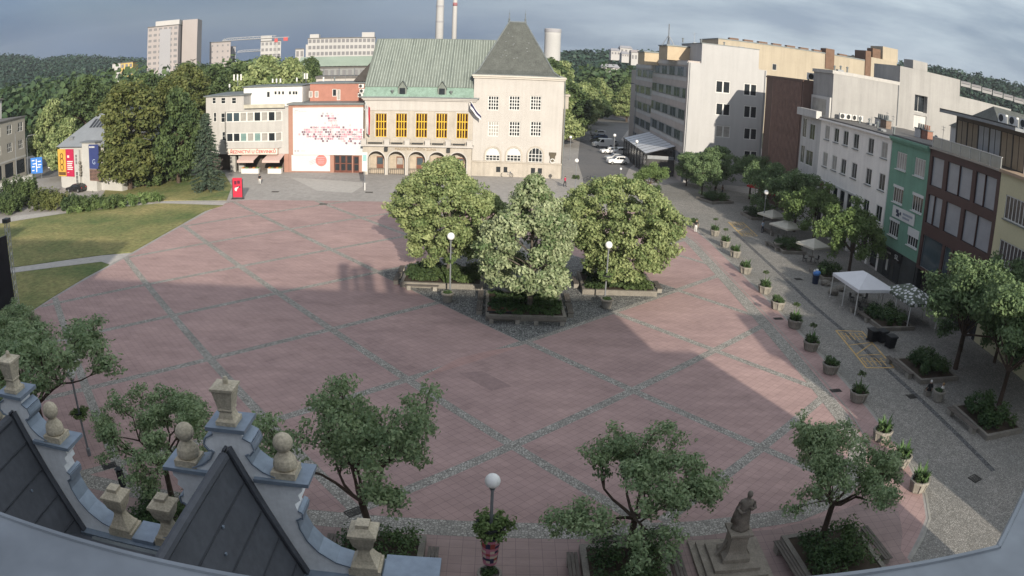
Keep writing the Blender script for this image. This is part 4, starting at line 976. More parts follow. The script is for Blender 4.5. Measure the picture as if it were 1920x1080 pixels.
# --- dark brown office house with glazed roof storey
t, F, W = house('dark_brown_house', 'dark brown office building with wide grey-blue panes and a set-back glass roof storey', Yn-.02, Yd, 16.2, DBROWN)
hs = []
cols = [(1747, 1770), (1776, 1798), (1799, 1822), (1825, 1843), (1844, 1864)]
us = []
for a, b in [(.55, 3.1), (3.9, 6.3), (6.36, 8.8), (9.5, 11.2), (11.26, 13.3)]: us.append((a, b))
for a, b in us: hs.append((a, b, 12.35, 15.45))
for a, b in [(.55, 1.9), (1.96, 3.6), (4.4, 7.4), (8.1, 10.6), (10.66, 13.3)]: hs.append((a, b, 8.3, 11.4))
for a, b in [(.6, 4.8), (5.3, 6.6), (7.1, 11.5), (11.9, 13.4)]: hs.append((a, b, 3.5, 7.0))
shell(F, W, 3.2, 16.2, hs, DBROWN, t, dep=.3)
for h in hs:
    window(F, t, *h, cols=1, rows=1, fm=DARKM if h[2] > 4 else GREYM, pm=BLIND if h[2] > 4 else GLASSB, d=-.2, fw=.06)
mb = MB(); F.box(mb, 0, W, -.8, -14, 0, 3.19); mb.build('shop_floor', DARKI, t)
for k in range(5):
    mb = MB(); u = .05+k*(W-.6)/4; F.box(mb, u, u+.5, -.02, -.82, 0, 3.19); mb.build('shop_pillar', DARKM, t)
roofslab(F, W, 16.2, t, mat('terrace_paving', (.33, .30, .26), .9, .15, 1), ov=.2)
# roof storey, glass, set back 3 m
FR = FRow(Yn-1.4, RX+2.6); RW = 13.4
z0, z1 = 16.39, 20.3
gl = []
for k in range(6): gl.append((.15+k*2.2, 2.25+k*2.2, z0+.15, z1-.4))
mb = MB(); FR.wall(mb, 0, RW, z0, z1, gl, .15); FR.box(mb, 0, RW, -.16, -9, z0, z1); mb.build('roof_storey', mat('roof_storey_frame', (.12, .105, .095), .6, .15, 1), t)
TANB = mat('tan_roller_blind', (.26, .21, .15), .5, .12, 1)
for k, h in enumerate(gl): window(FR, t, *h, cols=2, rows=1, fm=DARKM, pm=TANB if k in (0, 1, 4, 5) else BLIND, d=-.06, fw=.06, bw=.05)
mb = MB(); FR.box(mb, -.6, RW+.5, 2.2, -9.5, z1, z1+.28); mb.build('roof_canopy', GREYM, t)
mb = MB(); FR.box(mb, -.58, RW+.48, 2.21, 2.1, z1+.285, z1+.42); mb.build('canopy_edge', DARKM, t)
mb = MB(); F.box(mb, .2, W-.2, -.1, -.14, 16.4, 17.5); mb.build('glass_balustrade', mat('balustrade_glass', (.22, .24, .23), .15, .1, 1, spec=.6), t)
mb = MB(); F.box(mb, .15, W-.15, -.06, -.17, 17.5, 17.57)
for k in range(8): F.box(mb, .2+k*(W-.5)/7, .25+k*(W-.5)/7, -.06, -.09, 16.39, 17.5)
mb.build('handrail', WHITE, t)
# --- ochre house at the edge of the frame
t, F, W = house('ochre_house', 'pale ochre house with long barred strips of windows at the right edge', Yd-.02, 30, 16.2, OCHRE)
hs = [(1.2+3.2*0, 5.6, 12.2, 14.4), (7.0, 11.4, 12.2, 14.4), (12.8, 17.2, 12.2, 14.4), (1.2, 5.6, 8.0, 10.3), (7.0, 11.4, 8.0, 10.3), (12.8, 17.2, 8.0, 10.3), (1.0, 2.4, 4.2, 6.4), (7.0, 11.4, 4.2, 6.4)]
shell(F, W, 0, 16.2, hs, OCHRE, t)
for h in hs: window(F, t, *h, cols=7 if h[1]-h[0] > 3 else 2, rows=1, fm=WHITE, pm=GLASS, d=-.1, fw=.1, bw=.1, sill=LEAD)
mb = MB(); F.box(mb, -.02, W, .3, -15, 16.2, 16.5); mb.build('roof', mat('ochre_parapet', (.36, .27, .19), .9, .1, 1), t)
mb = MB(); F.box(mb, 3.4, 8.6, .16, .02, 6.6, 7.7); sb = mb.build('sign_board', WHITE, t)
text_mesh('lettering', 'TE', .85, MATS['sign_navy'], .02, sb, F.at(t, 4.25, .18, 7.15), F.th)
# --- grey house with balconies and its great blank side wall
t = thing('grey_house', 'tall light grey block whose long blank side wall rises above the white house', 'building', (RX, 97, 0))
F = FRow(104.5); z = 21.9
hs = [(.5+.0, 2.1, 12.6, 15.6), (3.4, 5.4, 12.6, 15.0), (.5, 2.1, 8.7, 11.4), (2.7, 5.4, 8.7, 11.0), (1, 2.6, 4.2, 7.2), (3.6, 5.4, 4.2, 7.2), (.5, 2.0, 16.6, 19.2)]
Wg = 104.5-97.02
mb = MB(); F.wall(mb, 0, Wg, 0, 16.3, [h for h in hs if h[3] < 16.3], .25); F.box(mb, 0, Wg, -.26, -20, 0, 16.3)
GW = mat('grey_block_render', (.52, .515, .50), .9, .1, .3, fine=.05, streak=.22)
mb.build('wall', GW, t)
for k, h in enumerate(hs[:6]): window(F, t, *h, cols=2, rows=1, fm=WHITE, pm=GLASS, d=-.1, fw=.1)
# upper part and side wall seen over the white house (plane Y=97, facing the camera)
FSd = Facade(RX, 97.0, 0)
p = [(1545, 135), (1686, 154), (1690, 120), (1756, 148), (1800, 150)]
xA = FSd.uz(1545, 150)[0]; zA = FSd.uz(1560, 138)[1]
xB = FSd.uz(1687, 154)[0]; zB = FSd.uz(1686, 154)[1]; 
xC = FSd.uz(1715, 190)[0]; xD = FSd.uz(1739, 190)[0]; xE = FSd.uz(1800, 165)[0]; xF = FSd.uz(1855, 190)[0]
zC = FSd.uz(1690, 122)[1]; zE = FSd.uz(1760, 140)[1]; zF = FSd.uz(1830, 188)[1]
BWALL = mat('big_side_wall', (.335, .33, .32), .9, .10, .25, fine=.05, streak=.18)
slot = [(xC, xD, FSd.uz(1725, 211)[1], FSd.uz(1725, 179)[1]), (xC, xD, 16.7, FSd.uz(1725, 217)[1])]
mb = MB(); FSd.wall(mb, 1.6, xB, 14, zA, [h for h in slot if h[1] < xB], .2, .0); FSd.box(mb, 1.6, xB, -.21, -7.4, 14, zA)
mb.build('side_wall', BWALL, t)
mb = MB(); sl_ = [(h[0], h[1], h[2], h[3]) for h in slot]
FSd.wall(mb, xB+.001, xE, 14, zE, sl_, 1.2, .0); FSd.box(mb, xB+.001, xE, -1.21, -9, 14, zE); mb.build('stair_tower', BWALL, t)
for h in slot: 
    window(FSd, t, *h, cols=2, rows=1, fm=WHITE, pm=GLASS, d=-1.0, fw=.08)
mb = MB(); FSd.box(mb, xE+.001, xF+6, -.05, -8, 14, zF); mb.build('low_side_wall', BWALL, t)
mb = MB(); FSd.box(mb, 1.4, xB, .05, -7.6, zA, zA+.5); mb.build('parapet', mat('ribbed_parapet', (.42, .41, .39), .8, .15, 2), t)
mb = MB(); FSd.box(mb, xB+2.5, xB+5.5, .04, -3, zE+.001, zE+1.4); mb.build('lift_house', BWALL, t)
mb = MB(); F.box(mb, .3, Wg-.2, -1.3, -20, 16.301, 19.3); F.box(mb, .3, 3.5, -2.5, -9, 19.301, 22.4); mb.build('upper_storey', GW, t)
mb = MB(); F.box(mb, 0, Wg, .9, 0.02, 16.0, 17.1); mb.build('balcony', GW, t)
mb = MB(); F.box(mb, 1.0, 6.0, -1.24, -1.29, 16.6, 18.9); mb.build('balcony_window', CURT, t)
for k in range(4): aircon('', RX+3+1.0*k, 95.9-.0*k, 16.4, R(8*k), 1.15, ['white air unit nearest the left end of the blank side wall', 'second white air unit from the left under the blank side wall', 'third white air unit from the left under the blank side wall', 'white air unit furthest right in the row under the blank side wall'][k])
for k, (px, py, lab) in enumerate([(1586, 225, 'square brick chimney with red pots on the white house roof'), (1650, 233, 'grey chimney with a flat cap at the middle of the white house roof'), (1661, 230, 'low brown vent stack beside the grey chimney'), (1727, 238, 'chimney with several small pots on the green house roof'), (1738, 247, 'brick chimney with orange pots at the right end of the green house roof')]):
    y, _ = onX(px, py, RX+7)
    t2 = thing('chimney', lab, 'chimney', (RX+7, y, 16.38), 0, 'chimneys on the right-hand roofs')
    mb = MB(); mb.box(-.45, -.9, 0, .45, .9, 1.1); mb.build('stack', [mat('chimney_brick', (.28, .15, .11), .9, .2, 2), GW, mat('brown_stack', (.20, .15, .12), .9, .2, 2), GW, MATS['chimney_brick']][k], t2, local=True)
    mb = MB(); mb.box(-.55, -1.0, 1.1, .55, 1.0, 1.22); mb.build('cap', LEAD, t2, local=True)
    for q in range(3):
        mb = MB(); mb.lathe([(.14, 1.22), (.12, 1.75), (.16, 1.8)], (0, -.55+.55*q, 0), 8); mb.build('chimney_pot', MATS['chimney_brick'] if k in (0, 4) else LEAD, t2, local=True)
for k in range(5):
    px = [1868, 1882, 1897, 1876, 1905][k]; y, zz = onX(px, 215, RX+6)
    aircon('', RX+6.5+.3*k, Yd+8-k*1.8, z1+.29, R(-80), 1.3, f'white air unit on top of the glass roof storey, {["farthest back", "second", "third", "fourth", "nearest"][k]} in the line')
# --- brown slatted house
t = thing('slatted_house', 'brown building clad in upright slats between the white hotel wall and the grey block', 'building', (RX, 121.5, 0))
F = FRow(121.5); W = 121.5-104.52; z = 21.3
hs = []
for r in range(4):
    for c in range(4): hs.append((5.2+c*2.9, 7.1+c*2.9, 4.2+r*3.9, 6.2+r*3.9))
SLB = mat('brown_cladding', (.13, .085, .072), .8, .15, .6)
shell(F, W, 0, z, hs, SLB, t)
for h in hs: window(F, t, *h, cols=2, rows=1, fm=DARKM, pm=GLASS, d=-.02)
mb = MB(); n = 24
for k in range(n):
    u = 3.6+(W-3.9)*k/n; F.box(mb, u, u+.2, .17, .05, 3.4, z-.05)
mb.build('slat_screen', mat('brown_slats', (.27, .175, .145), .7, .2, 1), t)
mb = MB(); F.box(mb, 0, W, .19, .04, z-.3, z); F.box(mb, 0, W, .19, .04, 3.1, 3.39); mb.build('slat_rail', SLB, t)
mb = MB(); F.box(mb, 0, W, -.02, -14, z, z+.1); mb.build('roof', FLATR, t)
for k in range(2): aircon('', RX+2+k*1.8, 106.2, z+.1, 0, 1.5, ['left of two white air units on the roof of the slatted brown building', 'right of two white air units on the roof of the slatted brown building'][k])
# ================================================================== white hotel end wall and grey street front
t = thing('hotel', 'hotel block with a sunlit white end wall and a grey-brown banded street front', 'hotel', (33.0, 131, 0))
F = Facade(33.0, 131.0, 0); WW = 15.4
hs = []
rowz = []
for r, (ya, yb) in enumerate([(152, 175), (194, 217), (236, 258), (279, 300)]):
    q = F.rect((1342, ya, 1369, yb)); q2 = F.rect((1394.5, ya+4, 1419, yb+4))
    if r < 3: hs.append((q[0], q[1], q[2], q[3]))
    hs.append((q2[0], q2[1], (q[2] if r < 3 else q2[2]), (q[3] if r < 3 else q2[3])))
HW = mat('hotel_white_render', (.42, .42, .42), .88, .05, .2, fine=.03, streak=.10)
mb = MB(); F.wall(mb, 0, WW, 0, 22.3, hs, .22); F.box(mb, .06, WW, -.23, -18, 0, 22.29)
F.box(mb, 2.4, 13.7, .001, -16, 22.301, 26.0)
mb.build('end_wall', HW, t)
for h in hs: window(F, t, *h, cols=2, rows=1, fm=WHITE, pm=GLASS if h[2] > 12 else CURT if h[2] > 8 and h[0] < 8 else GLASS, d=-.08, fw=.14, bw=.28)
mb = MB(); F.box(mb, 2.3, 13.8, .06, -16.1, 26.0, 26.15); mb.build('parapet_cap', LEAD, t)
# street front, two sections, facing -X
HB = mat('hotel_brown_band', (.42, .38, .355), .85, .12, .5, fine=.05)
HG = mat('hotel_grey_band', (.46, .455, .445), .8, .12, .5)
FSt = FRow(195.0, 33.0)                 # u from far (y=195) to near (y=131)
mb = MB()
L_ = 63.6
sec = [(0, 8, 19.5), (8, 31, 21.2), (31, L_-.02, 22.6)]
for (a, b, zt) in sec:
    off = {0: -.5, 8: -.25, 31: 0}[a]
    FSt.box(mb, a, b-.01, off, -14, 0, zt)
mb.build('street_wall', HB, t)
for (a, b, zt) in sec[1:]:
    off = -.25 if a == 8 else 0
    for r in range(5):
        zz = zt-3.1-r*4.05
        g = MB(); FSt.box(g, a+.6, b-.5, off+.06, off+.003, zz-.85, zz-.1); g.build('parapet_band', HG, t)
        n = 9 if a == 8 else 13; w = (b-a-1.2)/n
        for k in range(n):
            u = a+.6+k*w
            window(FSt, t, u+.04, u+w-.04, zz, zz+1.9, 2, 1, GREYM, GLASSB if (k+r) % 3 else BLIND, d=off+.06, fw=.1, bw=.09)
    g = MB(); FSt.box(g, a+.2, b-.2, off+.12, off+.002, zt-.9, zt-.2); g.build('parapet_band', HG, t)
# roof houses, cream, and mast
CRM = mat('roof_house_cream', (.45, .37, .26), .85, .08, .6)
def roofbox(px0, px1, py0, Y, depth, zb, lab, ant=False):
    x0, z1 = onY(px0, py0, Y); x1, _ = onY(px1, py0, Y)
    b = MB(); b.box(x0, Y, zb, x1, Y+depth, z1); r = b.build('roof_house', CRM, t)
    b = MB(); b.box(x0-.2, Y-.2, z1, x1+.2, Y+depth, z1+.25); b.build('roof_house_cap', LEAD, r)
roofbox(1252, 1300, 86, 140, 8, 22.5, '')
roofbox(1209, 1243, 98, 158, 8, 21.2, '')
mb = MB(); x, z_ = onY(1257, 45, 141); xb, zb = onY(1257, 80, 141); mb.tube([(x, 142, zb-.5), (x, 142, z_)], .12, 6)
for k in range(4):
    a = k*PI/2; mb.tube([(x+1.3*math.cos(a), 142+1.3*math.sin(a), zb-.7), (x, 142, zb+1.5)], .07, 5)
mb.build('roof_mast', GREYM, t)
# cafe pavilion with glass roof against the street front
t2 = thing('cafe_pavilion', 'cafe pavilion with a sloping white slatted glass roof against the hotel street front', 'pavilion', (29, 150, 0))
mb = MB(); x0, x1, y0, y1 = 27.2, 32.9, 137.0, 164.0
n = 8
for k in range(n):
    ya, yb = y0+(y1-y0)*k/n, y0+(y1-y0)*(k+1)/n
    mb.quad((x0, ya+.25, 4.2), (x0, yb, 4.2), (x1, yb, 5.9), (x1, ya+.25, 5.9))
mb.build('roof_panel', mat('pavilion_roof', (.58, .60, .63), .4, .08, 1, spec=.5), t2)
mb = MB()
for k in range(n+1):
    ya = y0+(y1-y0)*k/n; mb.tube([(x0-.1, ya+.12, 4.12), (x1, ya+.12, 5.84)], .09, 6)
    if k < n+1: mb.tube([(x0+.1, ya+.12, 0), (x0+.1, ya+.12, 4.2)], .09, 6)
mb.tube([(x0-.1, y0, 4.1), (x0-.1, y1+.2, 4.1)], .1, 6)
mb.build('frame', DARKM, t2)
mb = MB(); mb.box(x0+.1, y0+.15, .05, x1-.05, y0+.19, 3.9); mb.box(x0+.12, y0+.2, .05, x0+.16, y1, 3.7); mb.build('glass_wall', mat('pavilion_glass', (.06, .06, .06), .2, .3, .5, spec=.5), t2)
mb = MB(); mb.box(x0+.3, y0+.05, 3.2, x1-.2, y0+.14, 3.85); mb.build('fascia', GREYM, t2)
# tan block behind
t = thing('tan_block', 'long sunlit tan block rising behind the hotel and the slatted building', 'building', (52, 165, 0))
F = Facade(47.0, 160.0, 0)
u0 = 0; u1 = F.uz(1680, 120)[0]; zt = F.uz(1500, 96)[1]; zt2 = F.uz(1660, 128)[1]
um = F.uz(1632, 110)[0]; zl = (F.uz(1430, 90)[1]+F.uz(1620, 108)[1])/2
TAN = mat('tan_render', (.40, .35, .27), .88, .07, .25, fine=.03, streak=.15)
hs = [F.rect((1448, 120, 1456, 132))]
mb = MB(); F.wall(mb, 0, um, 8, zl, hs, .2); F.box(mb, 0, um, -.21, -16, 8, zl); mb.build('wall', TAN, t)
for h in hs: window(F, t, *h, cols=1, rows=1, fm=WHITE, pm=GLASS, d=-.1)
mb = MB(); F.box(mb, um+.01, u1, .4, -14, 8, zl+1.2); mb.build('end_block', TAN, t)
mb = MB(); F.box(mb, um-1.6, um, .3, -6, 8, zl+2.6); mb.build('dark_recess', mat('dark_brown_render', (.16, .10, .07), .9, .2, 1), t)
mb = MB(); F.box(mb, -.1, um-1.7, .12, -16.2, zl, zl+.25); mb.build('roof_edge', LEAD, t)
for k in range(9):
    mb = MB(); u = 3+k*(um-8)/9; F.box(mb, u, u+2.2, -1, -2.5, zl+.26, zl+.7); mb.build('rooflight', MATS['dark_brown_render'], t)
for px in (1556, 1643):
    uu, zz = F.uz(px, 92); mb = MB(); F.box(mb, uu-1.2, uu+1.2, .25, -3, zl-.02 if px == 1643 else zl-3.5, zz); mb.build('roof_hut', MATS['dark_brown_render'], t)
uu, zz = F.uz(1672, 88); mb = MB(); F.box(mb, uu-2.2, uu+2.6, -1, -8, zl+1.21, zl+4.6); mb.build('roof_house', TAN, t)
# dark roof house behind the grey block at the far right
t = thing('dark_roof_house', 'house with a dark steep roof and roof windows behind the right-hand terrace', 'house', (62, 84, 0))
x0, x1, y0, y1 = 60.5, 76, 70, 84
mb = MB(); mb.box(x0, y0, 0, x1, y1, 18.5); mb.build('wall', GW, t)
mb = MB(); mb.quad((x0-.4, y0-.4, 18.5), (x1+.4, y0-.4, 18.5), (x1-3, (y0+y1)/2, 22.5), (x0+3, (y0+y1)/2, 22.5)); mb.quad((x0-.4, y1, 18.5), (x1+.4, y1, 18.5), (x1-3, (y0+y1)/2, 22.5), (x0+3, (y0+y1)/2, 22.5))
mb.add([(x0-.4, y0-.4, 18.5), (x0-.4, y1, 18.5), (x0+3, (y0+y1)/2, 22.5)], [(0, 1, 2)]); mb.add([(x1+.4, y0-.4, 18.5), (x1+.4, y1, 18.5), (x1-3, (y0+y1)/2, 22.5)], [(0, 1, 2)])
mb.build('roof', SLATE, t)
for k in range(4):
    a = .3; p = Vector((x0+4+k*2.4, y0-.4+(y1-y0+.4)/2*.4, 18.5+4*.4+.08)); mb = MB(); mb.quad(p, p+Vector((1.2, 0, 0)), p+Vector((1.2, 1.7, .98)), p+Vector((0, 1.7, .98))); mb.build('roof_window', CURT, t)

# small things on the flat roofs and pipes on the walls
def roofbits(F, t, W, z, n, seed):
    rng = random.Random(seed)
    for k in range(n):
        u, d = rng.uniform(.8, W-.8), -rng.uniform(1.5, 11); mb = MB(); q = rng.random()
        if q < .4: mb.lathe([(.14, 0), (.14, .7), (.22, .72), (.2, .85), (.02, .95)], F.P(u, d, z), 8); mb.build('vent_pipe', LEAD, t)
        elif q < .7: F.box(mb, u-.5, u+.5, d-.4, d+.4, z, z+.28); mb.build('roof_hatch', GREYM, t)
        else: mb.tube([F.P(u, d, z), F.P(u, d, z+2.2)], .03, 5); mb.tube([F.P(u-.5, d, z+2), F.P(u+.5, d, z+2)], .02, 4); mb.tube([F.P(u-.35, d, z+1.7), F.P(u+.35, d, z+1.7)], .02, 4); mb.build('aerial', GREYM, t)
TH_ = {o.name: o for o in bpy.data.objects if o.parent is None}
roofbits(FRow(Yw+21.7), TH_['white_house'], 21.7, 16.385, 12, 1)
roofbits(FRow(Yw), TH_['green_house'], 8.9, 16.535, 7, 2)
roofbits(Facade(33, 131, 0), TH_['hotel'], 15, 26.155, 6, 3)
roofbits(FSd, TH_['grey_house'], 20, zA+.505, 6, 4)
roofbits(FC, TH_['banner_building'], 10, FS.uz(620, 157)[1]+.2, 4, 5)
for F, t, us, z0, z1 in ((Facade(33, 131, 0), TH_['hotel'], (.25, 15.1), .1, 22.2), (FSd, TH_['grey_house'], (xB-.2,), 16.6, zA)):
    for u in us: mb = MB(); mb.tube([F.P(u, .09, z0), F.P(u, .09, z1)], .07, 6); mb.build('downpipe', GREYM, t)
# ================================================================== gallery house on the left
a = G(116, 352); b_ = G(196, 357)
th = math.atan2(b_.y-a.y, b_.x-a.x)
FG = Facade(a.x, a.y, th); GW_ = (b_-a).length
GWHITE = mat('gallery_render', (.42, .415, .395), .88, .1, .4, fine=.05)
t = thing('gallery_house', 'small pale gallery house with a grey metal roof and tall yellow, red and navy banners', 'house', a)
ez = 7.6
u_ = lambda px: FG.uz(px, 320)[0]
FG.box
mb = MB(); FG.box(mb, 0, GW_+5, 0, -16, 0, ez); mb.build('wall', GWHITE, t)
mb = MB(); FG.box(mb, -.3, GW_+5.3, .2, -16.2, ez, ez+.2); mb.build('eave', GREYM, t)
mb = MB(); r0, r1 = ez+.2, ez+6.5
e = [FG.P(-.6, .6, r0), FG.P(GW_+5.6, .6, r0), FG.P(GW_+5.6, -16.6, r0), FG.P(-.6, -16.6, r0)]
q = [FG.P(7, -8, r1), FG.P(GW_+2, -8, r1)]
mb.quad(e[0], e[1], q[1], q[0]); mb.quad(e[3], e[2], q[1], q[0]); mb.add([e[0], e[3], q[0]], [(0, 1, 2)]); mb.add([e[1], e[2], q[1]], [(0, 1, 2)])
mb.build('roof', mat('zinc_roof', (.27, .29, .31), .45, .1, .4, .3), t)
def on_slope(u, v): 
    p0 = Vector(FG.P(u, .6, r0)); p1 = Vector(FG.P(u, -8, r1)); return p0.lerp(p1, v)+Vector((0, 0, .08))
for k in range(5):
    u = 5.8+k*1.0; mb = MB(); mb.quad(on_slope(u, .46), on_slope(u+.7, .46), on_slope(u+.7, .68), on_slope(u, .68)); mb.build('roof_window', GLASS, t)
mb = MB(); p = on_slope(3.0, .15); mb.box(p.x-.5, p.y, p.z-.6, p.x+.5, p.y+1.2, p.z+.6); mb.build('dormer', GREYM, t)
BY = mat('banner_yellow', (.55, .33, .06), .6, .2, .5); BR = mat('banner_red', (.42, .02, .07), .6, .05, 1); BN = mat('banner_navy', (.035, .05, .16), .6, .08, 1)
def banner(px0, px1, z0, z1, m, d=.12):
    u0, u1 = u_(px0), u_(px1); mb = MB(); FG.box(mb, u0, u1, d, d-.05, z0, z1); return mb.build('banner', m, t), u0, u1
o1, u0, u1 = banner(110.5, 125, 2.2, 7.3, BY)
o1['label'] = 'yellow banner with a dark looping figure'
mb = MB(); uc = (u0+u1)/2
for (zc, r) in ((6.0, .45), (5.0, .55), (3.9, .5)):
    pts = [FG.P(uc+r*math.cos(x), .14, zc+r*1.1*math.sin(x)) for x in np.linspace(0, 2*PI, 15)]; mb.tube(pts, .09, 5, cap=False)
FG.box(mb, u0+.15, u1-.15, .125, .121, 2.4, 3.0)
mb.build('banner_figure', mat('figure_brown', (.12, .06, .02), .7, .2, 1), o1)
o1, u0, u1 = banner(125.3, 140, 2.2, 7.3, BR)
mb = MB(); FG.box(mb, u0+.5, u0+1.15, .13, .121, 5.7, 6.15)
for k in range(5): FG.box(mb, u0+.4, u1-.35-.15*(k % 3), .13, .121, 4.9-.36*k, 5.1-.36*k)
FG.box(mb, u0+.4, u0+.9, .13, .121, 2.9, 3.0)
mb.build('banner_lettering', WHITE, o1)
# entrance bay with tall windows and relief
for px in (144.5, 158):
    u = u_(px); window(FG, t, u-.35, u+.35, 4.4, 6.4, 2, 3, WHITE, GLASS, d=.06, fw=.08); window(FG, t, u-.4, u+.4, 1.0, 3.2, 2, 3, WHITE, GLASS, d=.06, fw=.08)
u = u_(151); mb = MB(); FG.box(mb, u-.3, u+.3, .5, .01, .02, 7.2); mb.build('pilaster', GWHITE, t)
mb = MB()
for k, (dx, dz) in enumerate([(-.1, 4.9), (.1, 4.3), (-.05, 3.7), (.1, 3.2), (.0, 2.7)]): mb.sphere(FG.P(u_(154)+dx, .5, dz), .3, 8)
mb.build('relief', STONE, t)
# projecting wing with navy banner
u0, u1 = u_(164), u_(189)
mb = MB(); FG.box(mb, u0, u1, 1.2, .01, 0, 8.6); mb.build('projecting_bay', GWHITE, t)
mb = MB(); FG.box(mb, u0-.3, u1+.3, 1.5, -.5, 8.6, 8.8); mb.build('bay_roof', GREYM, t)
FGb = Facade(*FG.P(0, 1.2, 0)[:2], th)
v0, v1 = FGb.uz(167, 280)[0], FGb.uz(185, 280)[0]
mb = MB(); FG.box(mb, v0, v1, 1.3, 1.21, 4.0, 8.3); nb = mb.build('banner', BN, t)
text_mesh('lettering', 'G', 1.3, mat('pale_blue_print', (.30, .36, .50), .6, .1, 1), .02, nb, FG.at(t, (v0+v1)/2, 1.32, 5.2), th)
mb = MB()
for k in range(4): FG.box(mb, v0+.25+.4*k, v0+.5+.4*k, 1.33, 1.301, 7.7, 8.0)
mb.build('small_lettering', WHITE, nb)
mb = MB(); FG.box(mb, v0, v1+.2, 1.25, 1.21, 1.9, 3.9); lw = mb.build('lattice_window', GLASS, t)
mb = MB()
for k in range(9): x = v0+(v1+.2-v0)*k/8; FG.box(mb, x-.03, x+.03, 1.29, 1.26, 1.9, 3.9)
for k in range(9): z = 1.9+2.0*k/8; FG.box(mb, v0, v1+.2, 1.295, 1.262, z-.03, z+.03)
mb.build('lattice', mat('rust_lattice', (.28, .17, .13), .7, .2, 1), lw)

# ================================================================== beige house at the far left edge
LX = -105.0
t = thing('beige_house', 'beige flat-fronted house with dark shop windows at the left edge of the square', 'building', (LX, 131, 0))
F = Facade(LX, 100.0, R(90)); W = 31.0            # u grows away from the camera, facing +X
zt = hz_ = 13.2
hs = []
for k in range(6):
    for z in (10.2, 6.3): hs.append((W-2.9-4.6*k, W-.9-4.6*k, z, z+2.0))
for k in range(6): hs.append((W-4.0-4.8*k, W-.5-4.8*k, .9, 4.0))
mb = MB(); F.wall(mb, 0, W, 0, zt, hs, .25); F.box(mb, 0, W, -.26, -14, 0, zt); mb.build('wall', mat('beige_render', (.32, .30, .26), .9, .1, .3, fine=.05), t)
for h in hs: window(F, t, *h, cols=3 if h[2] > 5 else 1, rows=2 if h[2] > 5 else 1, fm=WHITE if h[2] > 5 else DARKM, pm=GLASS, d=-.1, fw=.11, bw=.1)
mb = MB(); F.box(mb, -.1, W+.1, .25, -14.2, zt, zt+.25); mb.build('roof', FLATR, t)
mb = MB(); F.box(mb, 0, W, .06, .01, 4.3, 4.7); mb.build('shop_band', GWHITE, t)
t = thing('grey_block', 'darker grey block rising behind the beige house at the left edge', 'building', (-128, 120, 0))
F = Facade(-121, 84, R(90))
hs = [(x, x+2.4, z, z+1.7) for x in range(3, 50, 5) for z in (11.5, 14.5)]
mb = MB(); F.wall(mb, 0, 56, 0, 17.6, hs, .25); F.box(mb, 0, 56, -.26, -14, 0, 17.6); mb.build('wall', GW, t)
for h in hs: window(F, t, *h, cols=2, rows=1, fm=WHITE, pm=GLASSB, d=-.1, fw=.1)
mb = MB(); F.box(mb, -.2, 56.2, .5, -14.2, 17.6, 18.0); mb.build('roof', FLATR, t)
# low white wall in front of it, blue sign
t = thing('low_wall', 'low white street wall in front of the beige house', 'wall', (-100, 118, 0))
mb = MB(); mb.prism([(-103, 106), (-102.6, 106), (-97.5, 124), (-97.9, 124)], 0, 1.3); mb.build('wall', WHITE, t)
mb = MB(); mb.prism([(-103.1, 105.9), (-102.5, 105.9), (-97.4, 124.1), (-98.0, 124.1)], 1.3, 1.42); mb.build('coping', KERB, t)
p = G(70, 336)
t = thing('direction_sign', 'large blue road sign with white lines and town arrows on two posts', 'road sign', p, R(20))
mb = MB(); mb.box(-1.5, -.04, 1.2, 1.5, .04, 4.6); pn = mb.build('panel', mat('sign_blue', (.03, .16, .50), .4, .05, 1), t, local=True)
mb = MB(); mb.box(-.12, -.05, 1.5, .1, -.041, 4.2); mb.box(-1.0, -.05, 3.2, -.121, -.041, 3.4); mb.box(.101, -.05, 2.4, 1.0, -.041, 2.6)
for x, z, w in [(-1.2, 3.9, .7), (.35, 3.6, .8), (.35, 2.9, .9), (-1.2, 2.6, .8), (-1.2, 1.8, .6)]: mb.box(x, -.05, z, x+w, -.042, z+.22)
mb.build('markings', WHITE, pn, local=True)
mb = MB(); mb.tube([(-1.1, .1, 0), (-1.1, .1, 4.6)], .06, 6); mb.build('post', GREYM, t, local=True); mb = MB(); mb.tube([(1.1, .1, 0), (1.1, .1, 4.6)], .06, 6); mb.build('post', GREYM, t, local=True)
def street_light(p, h, rz, label, arm=1.8):
    t = thing('street_light', label, 'street light', p, rz, 'tall arm street lights')
    mb = MB(); mb.tube([(0, 0, 0), (0, 0, h-.6), (.3, 0, h-.1), (arm, 0, h)], [.11, .08, .07, .05], 8); mb.build('pole', GREYM, t, local=True)
    mb = MB(); mb.box(arm-.1, -.12, h-.06, arm+.7, .12, h+.08); mb.build('lamp_head', DARKM, t, local=True)
    mb = MB(); mb.box(arm, -.09, h-.09, arm+.6, .09, h-.061); mb.build('lens', WHITE, t, local=True); return t
street_light(G(53, 330), 9.0, R(20), 'curved arm street light between the beige house and the blue road sign')
street_light((-101, 122, 0), 11, R(-30), 'tall thin street light in front of the beige house')
street_light((16, 205, 0), 10, R(0), 'arm street light against the dark avenue trees right of the town hall')
street_light((30.5, 170, 0), 16.5, R(180), 'very tall pale pole beside the hotel front', .8)
mb = MB(); mb.box(-.5, -.1, 0, .5, .1, 1.4)
